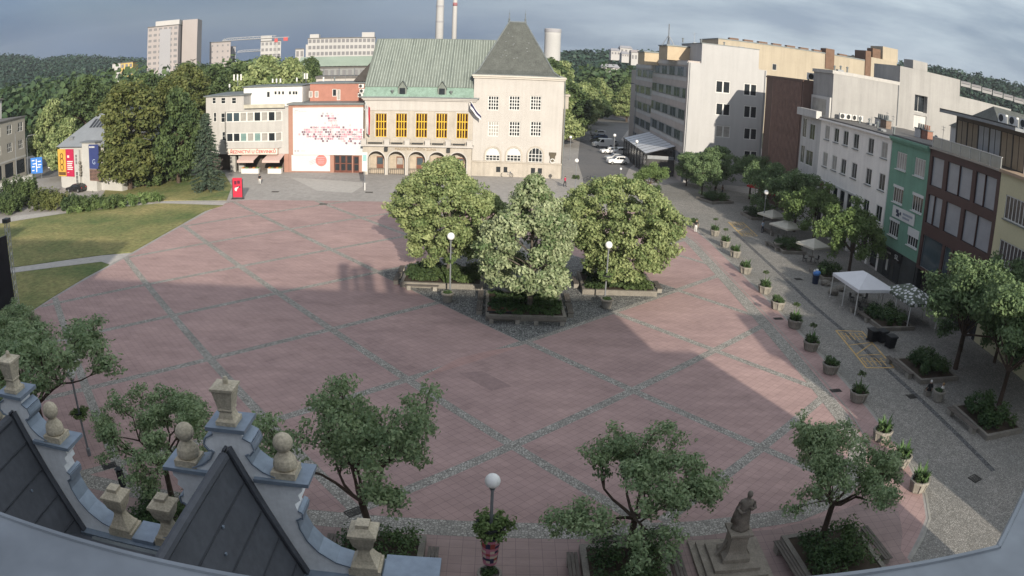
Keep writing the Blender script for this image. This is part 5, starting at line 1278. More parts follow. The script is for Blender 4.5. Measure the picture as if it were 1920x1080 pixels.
# ================================================================== far buildings
def far_block(name, label, cat, c, w, d, h, rz, m, wm, cols, rows, side=3, z0=0.0, win=(.6, .5), roofm=None, extra=None, winm=None):
    t = thing(name, label, cat, c, rz)
    mb = MB(); mb.box(-w/2, 0, z0, w/2, d, h); mb.build('wall', m, t, local=True)
    mb = MB(); mb.box(-w/2-.2, -.2, h, w/2+.2, d+.2, h+.5); mb.build('roof', roofm or FLATR, t, local=True)
    cw = w/cols; rh = (h-z0)/rows
    ww, wh = cw*win[0], rh*win[1]
    a = MB(); a.box(0, -.07, 0, ww, .02, wh); me = a.mesh('window', winm or GLASS)
    for i in range(cols):
        for j in range(rows):
            obj('window', me, t, (-w/2+cw*(i+.5)-ww/2, -.02, z0+rh*(j+.35)))
    return t
FARW = mat('far_white_panel', (.42, .415, .41), .8, .06, .05); FARP = mat('far_pink_panel', (.335, .305, .30), .8, .08, .05); FARG = mat('far_grey_panel', (.31, .31, .33), .8, .06, .05)
FWIN = mat('far_window', (.16, .16, .17), .4, .2, .05)
def at_far(px, py, D, base=0.0):
    p = FAR(px, py, D); return Vector((p.x, p.y, base)), p.z
D1 = 380
c, zt = at_far(306, 50, D1)
t = far_block('tower_block', 'tall twin-slab residential tower standing alone at the upper left', 'tower block', c, 17, 14, at_far(306, 50, D1)[1], R(27)+R(-12), FARP, None, 6, 14, winm=FWIN, win=(.62, .45))
zt = at_far(306, 50, D1)[1]
mb = MB(); mb.box(-4.5, 1, zt+.5, 8.7, 13, at_far(322, 38, D1)[1]); mb.build('top_storey', FARW, t, local=True)
mb = MB(); mb.box(9.2, 8, 0, 17.5, 24, at_far(340, 37, D1)[1]); mb.build('rear_slab', FARP, t, local=True)
mb = MB(); mb.box(-1.6, -.35, 1, 4.4, -.08, zt-1.5); mb.build('balcony_stack', FARG, t, local=True)
c, zt = at_far(413, 80, 430)
far_block('pink_block', 'short pinkish residential block right of the tall twin-slab tower', 'tower block', c, 12.5, 14, zt, R(22), FARP, None, 4, 9, winm=FWIN, win=(.3, .3))
c, _ = at_far(433, 90, 450); far_block('grey_tower_wing', 'narrow grey block tucked against the short pinkish block', 'tower block', c, 6, 10, at_far(430, 89, 450)[1], R(22), FARG, None, 3, 8, winm=FWIN)
c, zt = at_far(508, 78, 430)
t = far_block('white_tower_block', 'slim white block under a red and white tower crane', 'tower block', c, 12, 12, zt, R(18), FARW, None, 5, 9, winm=FWIN)
mb = MB(); mb.box(-6, 1, zt+.5, .5, 8, at_far(498, 67, 430)[1]); mb.build('top_storey', FARW, t, local=True)
# cranes
def crane(px, py, D, left, right, label, red=True):
    p, z = at_far(px, py, D); t = thing('tower_crane', label, 'tower crane', p, R(15), 'tower cranes behind the trees')
    CR = mat('crane_red', (.42, .07, .07), .6, .1, 1); m = FARW
    mb = MB()
    for sx in (-.6, .6):
        for sy in (-.6, .6): mb.tube([(sx, sy, 0), (sx, sy, z)], .12, 4)
    for k in range(int(z/2.4)): mb.tube([(-.6, -.6, k*2.4), (.6, -.6, k*2.4+2.4)], .08, 4); mb.tube([(.6, .6, k*2.4), (-.6, .6, k*2.4+2.4)], .08, 4)
    mb.build('mast', m, t, local=True)
    mb = MB(); mb.tube([(-left, 0, z), (right, 0, z+.4)], .16, 4); mb.tube([(-left, 0, z), (-left*.9, 0, z+1.3), (0, 0, z+1.5)], .13, 4); mb.tube([(-left*.9, .7, z), (0, .7, z)], .13, 4)
    n = int(left/2.2)
    for k in range(n): mb.tube([(-left+left*k/n, 0, z), (-left+left*(k+.5)/n, 0, z+1.3), (-left+left*(k+1)/n, 0, z)], .1, 4)
    mb.build('jib', m, t, local=True)
    mb = MB(); mb.box(right-3, -.8, z-1.6, right-.6, .8, z+.3); mb.build('counterweight', CR, t, local=True)
    mb = MB(); mb.box(-.9, -1.4, z-2.2, .9, -.3, z-.2); mb.build('cab', CR, t, local=True)
crane(518, 72, 400, 30, 7, 'red and white tower crane with a long jib reaching left over the pinkish block')
crane(497, 96, 520, 20, 5, 'smaller pale crane with a low jib left of the slim white block')
c, zt = at_far(640, 75, 400)
t = far_block('long_white_block', 'long white gridded apartment block on the skyline left of the green roof', 'apartment block', c, 36.5, 12, at_far(640, 72, 400)[1], R(13.5)+R(-5), FARW, None, 16, 6, winm=FWIN, z0=10, win=(.72, .55))
z = at_far(640, 72, 400)[1]
mb = MB(); mb.box(-17.5, 2, z+.5, -12.5, 10, z+2.6); mb.box(11, 2, z+.5, 17.8, 10, z+3.2); mb.build('lift_house', FARW, t, local=True)
mb = MB(); mb.box(-19.5, 1, 0, -18.26, 11, z-3); mb.box(-18.2, .1, 0, 18.2, 11, 9.95); mb.build('wing', FARW, t, local=True)
c, zt = at_far(562, 96, 430); far_block('white_cabin_block', 'tiny white block left of the long gridded apartment block', 'building', c, 5, 8, at_far(562, 93, 430)[1], R(15), FARW, None, 2, 4, winm=FWIN)
c, zt = at_far(230, 123, 420)
t = far_block('yellow_block', 'small yellow and white block on the wooded slope at the upper left', 'building', c, 13, 12, at_far(222, 120, 420)[1], R(31)-R(18), mat('far_yellow', (.52, .38, .13), .8, .08, .05), None, 5, 6, winm=FWIN)
mb = MB(); mb.box(-6.5, -.5, 12, -1.2, -.05, at_far(222, 120, 420)[1]); mb.build('balcony_stack', FARW, t, local=True)
# school with pale green roof behind the theatre
c, zt = at_far(640, 112, 230)
t = far_block('school', 'low grey building with a pale green roof behind the theatre block', 'building', Vector((c.x, c.y, 0)), 26, 12, at_far(640, 128, 230)[1], R(9), mat('school_grey', (.24, .25, .25), .85, .1, .3), None, 14, 5, winm=FWIN)
mb = MB(); z0_ = at_far(640, 127, 230)[1]+.55; z1_ = z0_+3.0
mb.add([(-13.5, -1, z0_), (13.5, -1, z0_), (13.5, 6, z1_), (-13.5, 6, z1_), (-13.5, 13, z0_), (13.5, 13, z0_)], [(0, 1, 2, 3), (3, 2, 5, 4), (0, 3, 4), (1, 5, 2)])
mb.build('pitched_roof', mat('pale_green_roof', (.27, .33, .27), .7, .1, .2), t, local=True)
c, zt = at_far(655, 150, 165)
t = far_block('cream_annex', 'low cream annex with pipes on its flat roof behind the theatre', 'building', Vector((c.x, c.y, 0)), 15, 9, at_far(640, 147, 165)[1], R(8), CREAM, None, 6, 4, winm=FWIN)
for k in range(4):
    mb = MB(); mb.tube([(-6+3.5*k, 2, at_far(640, 147, 165)[1]), (-6+3.5*k, 2, at_far(640, 147, 165)[1]+2.2)], .12, 6); mb.build('roof_pipe', GREYM, t, local=True)
# dark steep roof wedged behind the town hall
x0, z1 = onY(694, 108, HY+10); xb, zb = onY(668, 152, HY+10)
t = thing('dark_gable_house', 'house with a dark steep roof wedged between the theatre and the green roof', 'house', (x0, HY+10, 0))
mb = MB(); mb.box(xb+.8, HY+9, 0, xb+8, HY+24, zb); mb.build('wall', WHITE, t)
mb = MB(); mb.add([(xb-.3, HY+8.5, zb), (xb+9, HY+8.5, zb), (xb+9, HY+24, zb), (xb-.3, HY+24, zb), (xb+4.2, HY+9.5, z1+.6), (xb+4.2, HY+23, z1+.6)], [(0, 1, 4), (1, 2, 5, 4), (2, 3, 5), (3, 0, 4, 5)]); mb.build('roof', mat('dark_tiles', (.055, .05, .048), .8, .2, 1), t)
# power station: cooling tower and two chimneys
D = 325
pL, _ = at_far(1020, 80, D); pR, ztop = at_far(1053, 55, D); c = (pL+pR)/2; r = (pR-pL).length/2
t = thing('cooling_tower', 'pale concrete cooling tower behind the slate roof of the town hall tower', 'cooling tower', c)
mb = MB(); prof = []
for k in range(13):
    s = k/12; prof.append((r*(1.18-.52*s+.30*s*s), ztop*s))
prof += [(prof[-1][0]-.5, ztop), (prof[-1][0]-1.2, ztop-3)]
mb.lathe(prof, (0, 0, 0), 36); mb.build('shell', mat('pale_concrete', (.42, .42, .415), .9, .08, .05), t, smooth=True, local=True)
mb = MB(); mb.lathe([(prof[12][0]+.15, ztop-1.6), (prof[12][0]+.15, ztop-.2), (prof[12][0], ztop-.1)], (0, 0, 0), 36); mb.build('rim', FARG, t, local=True)
for pxl, pxr, lab, red in [(817.5, 831.5, 'thick grey concrete chimney rising out of the frame above the green roof', 0), (848, 856.5, 'thin chimney with red and white rings rising behind the green roof', 1), (990, 997, 'short white chimney stub just right of the slate roof peak', 2)]:
    p0, _ = at_far(pxl, 40, D+20*red); p1, _ = at_far(pxr, 40, D+20*red); c = (p0+p1)/2; r = (p1-p0).length/2
    t = thing('chimney_stack', lab, 'chimney', c); top = 75 if red < 2 else FAR(994, 50, D)[2]
    mb = MB(); mb.lathe([(r*1.25, 0), (r, top*.6), (r*.85, top)], (0, 0, 0), 16); mb.build('shaft', mat('chimney_concrete', (.40, .40, .40), .9, .1, .1) if red == 0 else FARW, t, smooth=True, local=True)
    for zz in ([45, 49.5] if red == 1 else []):
        mb = MB(); mb.lathe([(r*1.04, zz), (r*1.02, zz+1.6)], (0, 0, 0), 16); mb.build('red_ring', mat('faded_red', (.30, .13, .14), .8, .1, 1), t, smooth=True, local=True)
    if red == 0:
        for zz in (36, 43, 50):
            mb = MB(); mb.lathe([(r*1.12, zz), (r*1.12, zz+.8)], (0, 0, 0), 16); mb.build('service_ring', FARG, t, local=True)
# white houses among the trees right of the town hall, long works at the far right
for k, (px0, px1, py0, py1, D, lab) in enumerate([(1146, 1163, 93, 103, 420, 'small white house on the wooded hill, leftmost of the little group'), (1163, 1186, 88, 98, 440, 'flat white house on the wooded hill, highest of the little group'),
        (1166, 1180, 99, 107, 400, 'white house half hidden by hill trees below the highest white house'), (1184, 1202, 96, 112, 400, 'pale house with a curved gable and window grid on the hill beside the hotel'), (1128, 1162, 123, 130, 330, 'long low white roofline among the avenue trees left of the tall pale pole')]):
    p0, z1 = at_far(px0, py0, D); p1, _ = at_far(px1, py0, D); zb = at_far(px0, py1, D)[1]
    c = (p0+p1)/2; w = (p1-p0).length
    t = thing('hill_house', lab, 'house', c, 0, 'houses on the wooded hill')
    mb = MB(); mb.box(-w/2, 0, zb-3, w/2, 8, z1-.6); mb.build('wall', FARW, t, local=True)
    mb = MB(); mb.add([(-w/2-.3, -.4, z1-.6), (w/2+.3, -.4, z1-.6), (w/2+.3, 8, z1-.6), (-w/2-.3, 8, z1-.6), (-w/2+.5, 4, z1+.9), (w/2-.5, 4, z1+.9)], [(0, 1, 5, 4), (1, 2, 5), (2, 3, 4, 5), (3, 0, 4)]); mb.build('roof', FARG if k != 3 else FARP, t, local=True)
    for i in range(3):
        mb = MB(); x = -w/2+w*(i+.5)/3; mb.box(x-w*.09, -.06, zb+.5, x+w*.09, .02, zb+(z1-zb)*.55); mb.build('window', FWIN, t, local=True)
for k in range(7):
    px0 = 1802+k*20; py = 153+k*6.0; D = 470
    p0, z1 = at_far(px0, py, D); p1, _ = at_far(px0+19, py+5.5, D); zb = at_far(px0, py+6, D)[1]
    c = (p0+p1)/2; w = (p1-p0).length; rz = math.atan2(p1.y-p0.y, p1.x-p0.x)
    t = thing('white_works_hall', f'bright white hall in the line below the right-hand hill, {["first from the left", "second from the left", "third from the left", "fourth in the middle", "fifth from the left", "sixth from the left", "cut by the right edge"][k]}', 'building', c, rz, 'white halls below the hill')
    mb = MB(); mb.box(-w/2, 0, zb-.8, w/2-.4, 12, z1); mb.build('wall', FARW, t, local=True)
    mb = MB(); mb.box(-w/2-.1, -.3, z1, w/2-.3, 12.3, z1+.5); mb.build('roof', FARG, t, local=True)
    mb = MB(); mb.box(-w/2+.5, -.06, z1-1.2, w/2-.9, .02, z1-.6); mb.build('window', FWIN, t, local=True)
# ================================================================== wooded hills
def hillside(name, prof, D0, D1, D2, zb=0.0):
    """prof: photo pixels of the crest line; crest at distance D1, foot at D0, back at D2"""
    crest = [FAR(x, y, D1) for x, y in prof]; mb = MB(); rows = []
    n = 8
    for c in crest:
        d = Vector((c.x, c.y)).normalized(); col = []
        for k in range(n+1):
            s = k/n; D = D0+(D1-D0)*s; z = zb+(c.z-zb-19)*(s*s*(3-2*s))
            col.append((d.x*D, d.y*D, z))
        col.append((d.x*D2, d.y*D2, 0)); rows.append(col)
    for i in range(len(rows)-1):
        for k in range(n+1): mb.quad(rows[i][k], rows[i+1][k], rows[i+1][k+1], rows[i][k+1])
    o = mb.build(name, LAND); o['kind'] = 'structure'; return rows
HILLS = []
HILLS.append(hillside('hill', [(-260, 120), (-120, 100), (0, 90), (45, 93), (80, 99), (130, 93), (180, 94), (230, 96), (285, 101), (340, 106), (400, 110), (470, 105), (560, 112), (700, 112)], 420, 900, 1500))
HILLS.append(hillside('hill', [(930, 92), (1000, 86), (1060, 79), (1100, 76), (1150, 76), (1200, 78), (1250, 80), (1320, 86), (1420, 92), (1520, 97)], 330, 620, 1200))
HILLS.append(hillside('hill', [(1500, 90), (1560, 88), (1640, 92), (1690, 98), (1740, 102), (1800, 113), (1850, 124), (1900, 135), (1960, 150), (2080, 190), (2300, 260)], 400, 620, 1100))
# ================================================================== foliage
LEAF_LIND = leafmat('linden_leaves', (.120, .175, .065), (.36, .41, .185), .25)
LEAF_SILV = leafmat('silver_linden_leaves', (.095, .15, .060), (.42, .47, .28), .22)
LEAF_ROB = leafmat('street_tree_leaves', (.15, .23, .115), (.36, .45, .24), .38, .5, .35)
LEAF_ROW = leafmat('terrace_tree_leaves', (.085, .14, .065), (.20, .28, .13), .3)
LEAF_DARK = leafmat('dark_leaves', (.040, .070, .030), (.110, .155, .055), .22)
LEAF_OLIVE = leafmat('olive_leaves', (.065, .090, .028), (.175, .190, .065), .25)
LEAF_SHRUB = leafmat('shrub_leaves', (.035, .070, .028), (.090, .140, .050), .2)
LEAF_SPRUCE = leafmat('spruce_needles', (.032, .058, .042), (.085, .115, .075), .1)
LEAF_FRESH = leafmat('fresh_leaves', (.095, .155, .050), (.22, .30, .115), .3)
BARK = mat('bark', (.075, .055, .042), .95, .3, 3, bump=.5, bscale=14)
BARKG = mat('grey_bark', (.10, .088, .075), .95, .3, 3, bump=.5, bscale=14)
def leaf_mesh(name, m, cen, rad, n_per, size, seed, tints=None, up=.35, shell=.55, droop=0.0, aspect=1.7):
    """many small leaves in ellipsoidal clumps; cen (k,3), rad (k,3)"""
    rg = np.random.default_rng(seed); cen = np.asarray(cen, float); k = len(cen)
    rad = np.broadcast_to(np.asarray(rad, float), (k, 3))
    tints = rg.uniform(.15, .85, k) if tints is None else np.asarray(tints)
    idx = np.repeat(np.arange(k), n_per); n = len(idx)
    d = rg.normal(size=(n, 3)); d /= np.linalg.norm(d, axis=1)[:, None]
    r = (shell+(1-shell)*rg.random(n))**1.0; r = np.where(rg.random(n) < .25, rg.random(n)**.5, r)
    p = cen[idx]+d*rad[idx]*r[:, None]
    nrm = d*.8+rg.normal(size=(n, 3))*.55+np.array([0, 0, up]); nrm /= np.linalg.norm(nrm, axis=1)[:, None]
    t = np.cross(nrm, rg.normal(size=(n, 3))); t /= np.linalg.norm(t, axis=1)[:, None]+1e-9
    t[:, 2] -= droop; t /= np.linalg.norm(t, axis=1)[:, None]
    b = np.cross(nrm, t); b /= np.linalg.norm(b, axis=1)[:, None]+1e-9
    s = size*rg.uniform(.65, 1.35, n)[:, None]
    L_ = t*s*.5*aspect**.5; W_ = b*s*.5/aspect**.5
    V = np.stack([p-L_, p+W_*.95-L_*.1, p+L_, p-W_*.95-L_*.1], 1).reshape(-1, 3)
    me = bpy.data.meshes.new(name); me.vertices.add(4*n); me.vertices.foreach_set('co', V.ravel())
    me.loops.add(4*n); me.loops.foreach_set('vertex_index', np.arange(4*n, dtype=np.int32))
    me.polygons.add(n); me.polygons.foreach_set('loop_start', np.arange(0, 4*n, 4, dtype=np.int32)); me.polygons.foreach_set('loop_total', np.full(n, 4, np.int32))
    me.materials.append(m); me.update(calc_edges=True)
    at = me.attributes.new('tint', 'FLOAT', 'POINT')
    tv = np.clip(tints[idx]+rg.normal(0, .22, n), 0, 1); at.data.foreach_set('value', np.repeat(tv, 4).astype(np.float32))
    return me
def skeleton(rng, fork, spread, height, limbs, levels=3, lean=(0, 0), r0=.16, wob=.12):
    """trunk and limbs; returns list of (pts, radii) and the tips"""
    segs, tips = [], []
    top = Vector((lean[0]*fork, lean[1]*fork, fork))
    segs.append(([Vector((0, 0, -.1)), Vector((lean[0]*fork*.4, lean[1]*fork*.4, fork*.5)), top], [r0*1.25, r0, r0*.92]))
    def branch(p, d, L, r, lev):
        q = p.copy(); pts = [q.copy()]; rr = [r]; n = 3
        for i in range(n):
            d = (d+Vector((rng.gauss(0, wob), rng.gauss(0, wob), rng.gauss(.05, wob)))).normalized(); q = q+d*L/n; pts.append(q.copy()); rr.append(r*(1-.45*(i+1)/n))
        segs.append((pts, rr))
        if lev >= 2: tips.append((q.copy(), lev))
        if lev >= 1 and lev < levels and rng.random() < .8: tips.append((pts[2].copy(), lev+.5))
        if lev < levels:
            for k in range(3 if lev == 0 else rng.choice((2, 3))):
                a = rng.uniform(0, 2*PI); s = rng.uniform(.45, .85)
                ax = d.cross(Vector((math.cos(a), math.sin(a), .3))).normalized()
                nd = (d*math.cos(s)+ax*math.sin(s)); nd.z += .12; nd.normalize()
                branch(q, nd, L*rng.uniform(.55, .8), r*.58, lev+1)
    for k in range(limbs):
        a = 2*PI*k/limbs+rng.uniform(-.4, .4); e = rng.uniform(.35, .95) if k else 1.35
        d = Vector((math.cos(a)*math.cos(e), math.sin(a)*math.cos(e), math.sin(e)))
        branch(top, d, spread*rng.uniform(.36, .5), r0*.55, 0)
    # fit the tips to the wanted spread and height
    mx = sorted([math.hypot(t.x-top.x, t.y-top.y) for t, _ in tips])[-3]; mz = sorted([t.z for t, _ in tips])[-2]
    kx = (spread/2-.35)/mx; kz = (height-.4-fork)/(mz-fork)
    def fit(v): return v if v.z <= fork+1e-6 and (v-top).length < 1e-4 else Vector((top.x+(v.x-top.x)*kx, top.y+(v.y-top.y)*kx, fork+(v.z-fork)*kz))
    segs2 = [segs[0]]+[([fit(p) for p in pts], rr) for pts, rr in segs[1:]]
    return segs2, [(fit(t), l) for t, l in tips]
def wood_mesh(name, segs, m, minr=.012):
    mb = MB()
    for pts, rr in segs: mb.tube(pts, [max(r, minr) for r in rr], 7 if rr[0] > .08 else 5 if rr[0] > .04 else 4, 0, True)
    return mb.mesh(name, m, True)
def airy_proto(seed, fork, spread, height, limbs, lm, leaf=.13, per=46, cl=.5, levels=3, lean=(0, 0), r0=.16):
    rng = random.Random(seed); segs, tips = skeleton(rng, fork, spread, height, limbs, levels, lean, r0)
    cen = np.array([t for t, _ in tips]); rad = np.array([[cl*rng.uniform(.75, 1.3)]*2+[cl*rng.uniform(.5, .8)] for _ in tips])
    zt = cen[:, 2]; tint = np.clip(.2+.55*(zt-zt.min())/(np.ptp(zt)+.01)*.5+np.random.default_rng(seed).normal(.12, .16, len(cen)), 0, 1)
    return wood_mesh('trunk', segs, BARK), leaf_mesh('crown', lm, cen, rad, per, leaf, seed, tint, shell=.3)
def dome_proto(seed, fork, spread, height, lm, leaf=.3, ncl=230, per=60, cl=.75, shape=(1, 1), r0=.22, bark=None, base=None, prof=None):
    """dense round-headed tree: clumps spread over a lumpy dome"""
    rng = random.Random(seed); rg = np.random.default_rng(seed)
    z0 = fork*.8 if base is None else base; Hc = height-z0; Rm = spread/2
    segs = [([Vector((0, 0, -.1)), Vector((0.05, 0, fork*.6)), Vector((0, .05, fork+Hc*.25)), Vector((.1, 0, fork+Hc*.55))], [r0*1.3, r0, r0*.75, r0*.3])]
    for k in range(9):
        a = 2*PI*k/9+rng.uniform(-.3, .3); z = fork+Hc*rng.uniform(.0, .3); L = Rm*rng.uniform(.55, .8)
        segs.append(([Vector((0, 0, z)), Vector((math.cos(a)*L*.5, math.sin(a)*L*.5, z+L*.3)), Vector((math.cos(a)*L, math.sin(a)*L, z+L*.55))], [r0*.45, r0*.28, r0*.1]))
    cen = []; tint = []
    lumps = [(rng.uniform(0, 2*PI), rng.uniform(.05, .95), rng.uniform(-.30, .22)) for _ in range(26)]
    while len(cen) < ncl:
        s = rng.random(); a = rng.uniform(0, 2*PI)
        pr = prof(s) if prof else math.sqrt(max(0, 1-((s-.38)/.62)**2)) if s > .38 else (.72+.28*math.sin(s/.38*PI/2))
        if rng.random() > .25+.75*pr: continue
        bump = 1+sum(h*math.exp(-((math.cos(a-la)-1)**2*5+(s-lz)**2*22)) for la, lz, h in lumps)
        q = rng.random(); f = (.80+.2*q) if q > .3 else .45+.35*rng.random()
        r = max(0, Rm*pr*bump*f-cl*.5); cen.append((r*math.cos(a)*shape[0], r*math.sin(a)*shape[1], z0+Hc*(.05+.9*s)*(1 if s > .2 else 1)-cl*.2)); tint.append(min(1, max(0, .5+rng.gauss(0, .2))))
    rad = np.stack([rg.uniform(.7, 1.25, ncl)*cl]*2+[rg.uniform(.5, .85, ncl)*cl], 1)
    return wood_mesh('trunk', segs, bark or BARKG), leaf_mesh('crown', lm, cen, rad, per, leaf, seed, tint, shell=.5)
def tree(name, label, proto, loc, rz=0, scale=(1, 1, 1), group=None, cat='tree'):
    t = thing(name, label, cat, loc, rz, group); t.scale = scale
    obj('trunk', proto[0], t); obj('crown', proto[1], t); return t
FRONT = 'small airy trees in front of the camera building'
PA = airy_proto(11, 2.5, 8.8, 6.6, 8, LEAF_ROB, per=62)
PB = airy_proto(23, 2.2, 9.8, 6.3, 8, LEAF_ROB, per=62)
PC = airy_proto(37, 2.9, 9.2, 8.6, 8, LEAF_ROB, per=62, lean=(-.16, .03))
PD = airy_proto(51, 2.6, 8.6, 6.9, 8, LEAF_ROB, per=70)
def g2(px, py, z=0): p = G(px, py); return Vector((p.x, p.y, z))
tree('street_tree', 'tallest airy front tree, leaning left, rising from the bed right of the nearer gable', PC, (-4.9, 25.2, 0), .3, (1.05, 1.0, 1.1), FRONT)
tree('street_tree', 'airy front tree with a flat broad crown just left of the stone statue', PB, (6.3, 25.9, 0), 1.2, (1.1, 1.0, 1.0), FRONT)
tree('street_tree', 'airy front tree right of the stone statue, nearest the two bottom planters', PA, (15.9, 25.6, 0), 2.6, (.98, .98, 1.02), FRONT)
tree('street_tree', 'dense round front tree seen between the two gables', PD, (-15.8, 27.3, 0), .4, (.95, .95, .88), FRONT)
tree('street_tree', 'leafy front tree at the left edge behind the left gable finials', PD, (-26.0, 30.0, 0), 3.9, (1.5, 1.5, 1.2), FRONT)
tree('street_tree', 'part-hidden tree low at the left edge under the stage screen', PB, (-36.5, 39.5, 0), .7, (1.0, 1.0, .85), FRONT)
LIN = 'three lindens in the middle of the plaza'
L1 = dome_proto(5, 2.6, 11.6, 12.0, LEAF_LIND, .22, 430, 115, .74, base=1.9)
L3 = dome_proto(8, 2.4, 12.6, 10.8, LEAF_LIND, .22, 460, 110, .74, base=1.5)
L2 = dome_proto(6, 2.6, 8.0, 12.0, LEAF_SILV, .24, 320, 90, .72, base=2.0, prof=lambda s: (.9+.1*math.sin(s*5) if s < .3 else max(.14, 1-((s-.3)/.74)**1.9)))
tree('linden_tree', 'largest broad linden, left of the three in the middle of the plaza', L1, (-4.8, 67.5, 0), .5, (1, 1, 1), LIN)
tree('linden_tree', 'silver-leaved narrow linden in the front bed between the two broad ones', L2, (2.7, 58.8, 0), 1.1, (1, 1, 1), LIN)
tree('linden_tree', 'broad yellow-green linden, right of the three in the middle of the plaza', L3, (11.0, 67.2, 0), 2.2, (1, 1, 1), LIN)
ROW = 'street trees along the right-hand terrace'
RA = dome_proto(61, 2.1, 8.0, 6.6, LEAF_ROW, .22, 120, 75, .72, r0=.13, bark=BARK)
RB = airy_proto(63, 2.4, 9.8, 7.6, 7, LEAF_ROW, .2, 72, .75)
RC = airy_proto(67, 2.2, 9.0, 7.0, 7, LEAF_FRESH, .2, 72, .72)
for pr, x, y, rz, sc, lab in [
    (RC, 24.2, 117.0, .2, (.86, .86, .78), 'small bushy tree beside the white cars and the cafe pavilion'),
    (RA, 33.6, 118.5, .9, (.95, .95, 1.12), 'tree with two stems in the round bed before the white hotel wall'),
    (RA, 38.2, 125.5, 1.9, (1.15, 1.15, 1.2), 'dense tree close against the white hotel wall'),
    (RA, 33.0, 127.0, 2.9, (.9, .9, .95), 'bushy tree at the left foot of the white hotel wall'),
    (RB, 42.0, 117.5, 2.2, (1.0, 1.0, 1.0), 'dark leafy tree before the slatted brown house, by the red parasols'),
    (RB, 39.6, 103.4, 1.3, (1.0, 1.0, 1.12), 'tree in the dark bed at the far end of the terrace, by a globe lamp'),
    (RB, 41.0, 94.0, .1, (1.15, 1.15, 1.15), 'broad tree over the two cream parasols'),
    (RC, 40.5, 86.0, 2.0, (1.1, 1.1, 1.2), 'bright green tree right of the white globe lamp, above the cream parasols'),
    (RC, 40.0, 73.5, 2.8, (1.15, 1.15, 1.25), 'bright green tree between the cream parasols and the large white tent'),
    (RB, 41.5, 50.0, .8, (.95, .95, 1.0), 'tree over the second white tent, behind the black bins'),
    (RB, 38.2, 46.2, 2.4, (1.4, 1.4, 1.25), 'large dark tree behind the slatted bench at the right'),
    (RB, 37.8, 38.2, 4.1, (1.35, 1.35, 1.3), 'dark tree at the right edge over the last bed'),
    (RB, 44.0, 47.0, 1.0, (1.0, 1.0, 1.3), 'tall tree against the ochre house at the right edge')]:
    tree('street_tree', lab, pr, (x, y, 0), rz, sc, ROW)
# left park
BIGA = dome_proto(71, 4.5, 13.0, 19.5, LEAF_OLIVE, .55, 300, 52, 1.4, r0=.4, base=1.6, bark=BARK, prof=lambda s: (.8+.2*math.sin(s/.5*PI/2) if s < .5 else math.sqrt(max(.02, 1-((s-.5)/.52)**2))))
BIGB = dome_proto(73, 4.5, 15.0, 19.0, LEAF_DARK, .6, 280, 50, 1.5, r0=.4, base=2.5, bark=BARK)
BIGC = dome_proto(77, 4.0, 13.0, 15.0, LEAF_LIND, .55, 230, 50, 1.3, r0=.35, base=2.0, bark=BARK)
LEFT = 'large park trees on the left'
for pr, x, y, rz, sc, lab in [
    (BIGA, -63.6, 111.0, .2, (1.12, 1.0, 1.0), 'huge olive-green tree in front of the gallery house'),
    (BIGB, -56.2, 116.5, 1.1, (.72, .72, .92), 'dark tree right of the huge olive-green tree'),
    (BIGA, -60.5, 126.0, 2.0, (.9, .9, 1.0), 'tree behind the huge olive-green tree'),
    (BIGB, -96.0, 146.0, .5, (1.2, 1.2, 1.1), 'dark broad tree behind the road left of the gallery roof'),
    (BIGC, -104.0, 142.0, 1.5, (1.0, 1.0, 1.1), 'tree beside the beige house at the left edge'),
    (BIGB, -80.0, 148.0, 2.6, (1.1, 1.1, 1.05), 'dark tree directly above the gallery roof'),
    (BIGB, -112.0, 172.0, 3.3, (1.2, 1.2, 1.1), 'dark tree farther back at the far left'),
    (BIGA, -70.0, 150.0, 4.0, (1.1, 1.1, 1.1), 'tall tree behind the gallery house, left of the dark haze of crowns'),
    (BIGC, -52.5, 150.0, .3, (1.2, 1.2, 1.35), 'tree above the left end of the butcher house'),
    (BIGB, -62.0, 165.0, .9, (1.2, 1.2, 1.1), 'dark tree at the foot of the twin-slab tower'),
    (BIGC, -88.0, 126.0, 2.0, (.8, .8, .85), 'yellow-green tree behind the gallery entrance')]:
    tree('park_tree', lab, pr, (x, y, 0), rz, sc, LEFT)
BACK = 'trees behind the shops left of the town hall'
for k, (px, py, D, w, lab) in enumerate([(405, 118, 195, 1.2, 'dark tree under the short pinkish block'), (450, 112, 200, 1.2, 'tree just left of the tower crane foot'), (498, 100, 205, 1.35, 'bright green tree under the slim white block'), (548, 104, 205, 1.2, 'green tree between the slim white block and the school roof'), (585, 103, 225, .9, 'tree at the left end of the school roof'), (352, 112, 240, 1.3, 'dark tree at the right foot of the twin-slab tower')]):
    p = FAR(px, py, D); pr = [BIGB, BIGC, BIGC, BIGC, BIGB, BIGB][k]; h = {BIGB: 19.0, BIGC: 15.0}[pr] if False else (19.0 if pr is BIGB else 15.0)
    tree('park_tree', lab, pr, (p.x, p.y, 0), k*1.3, (w, w, p.z/h), BACK)
AVE = 'avenue trees right of the town hall'
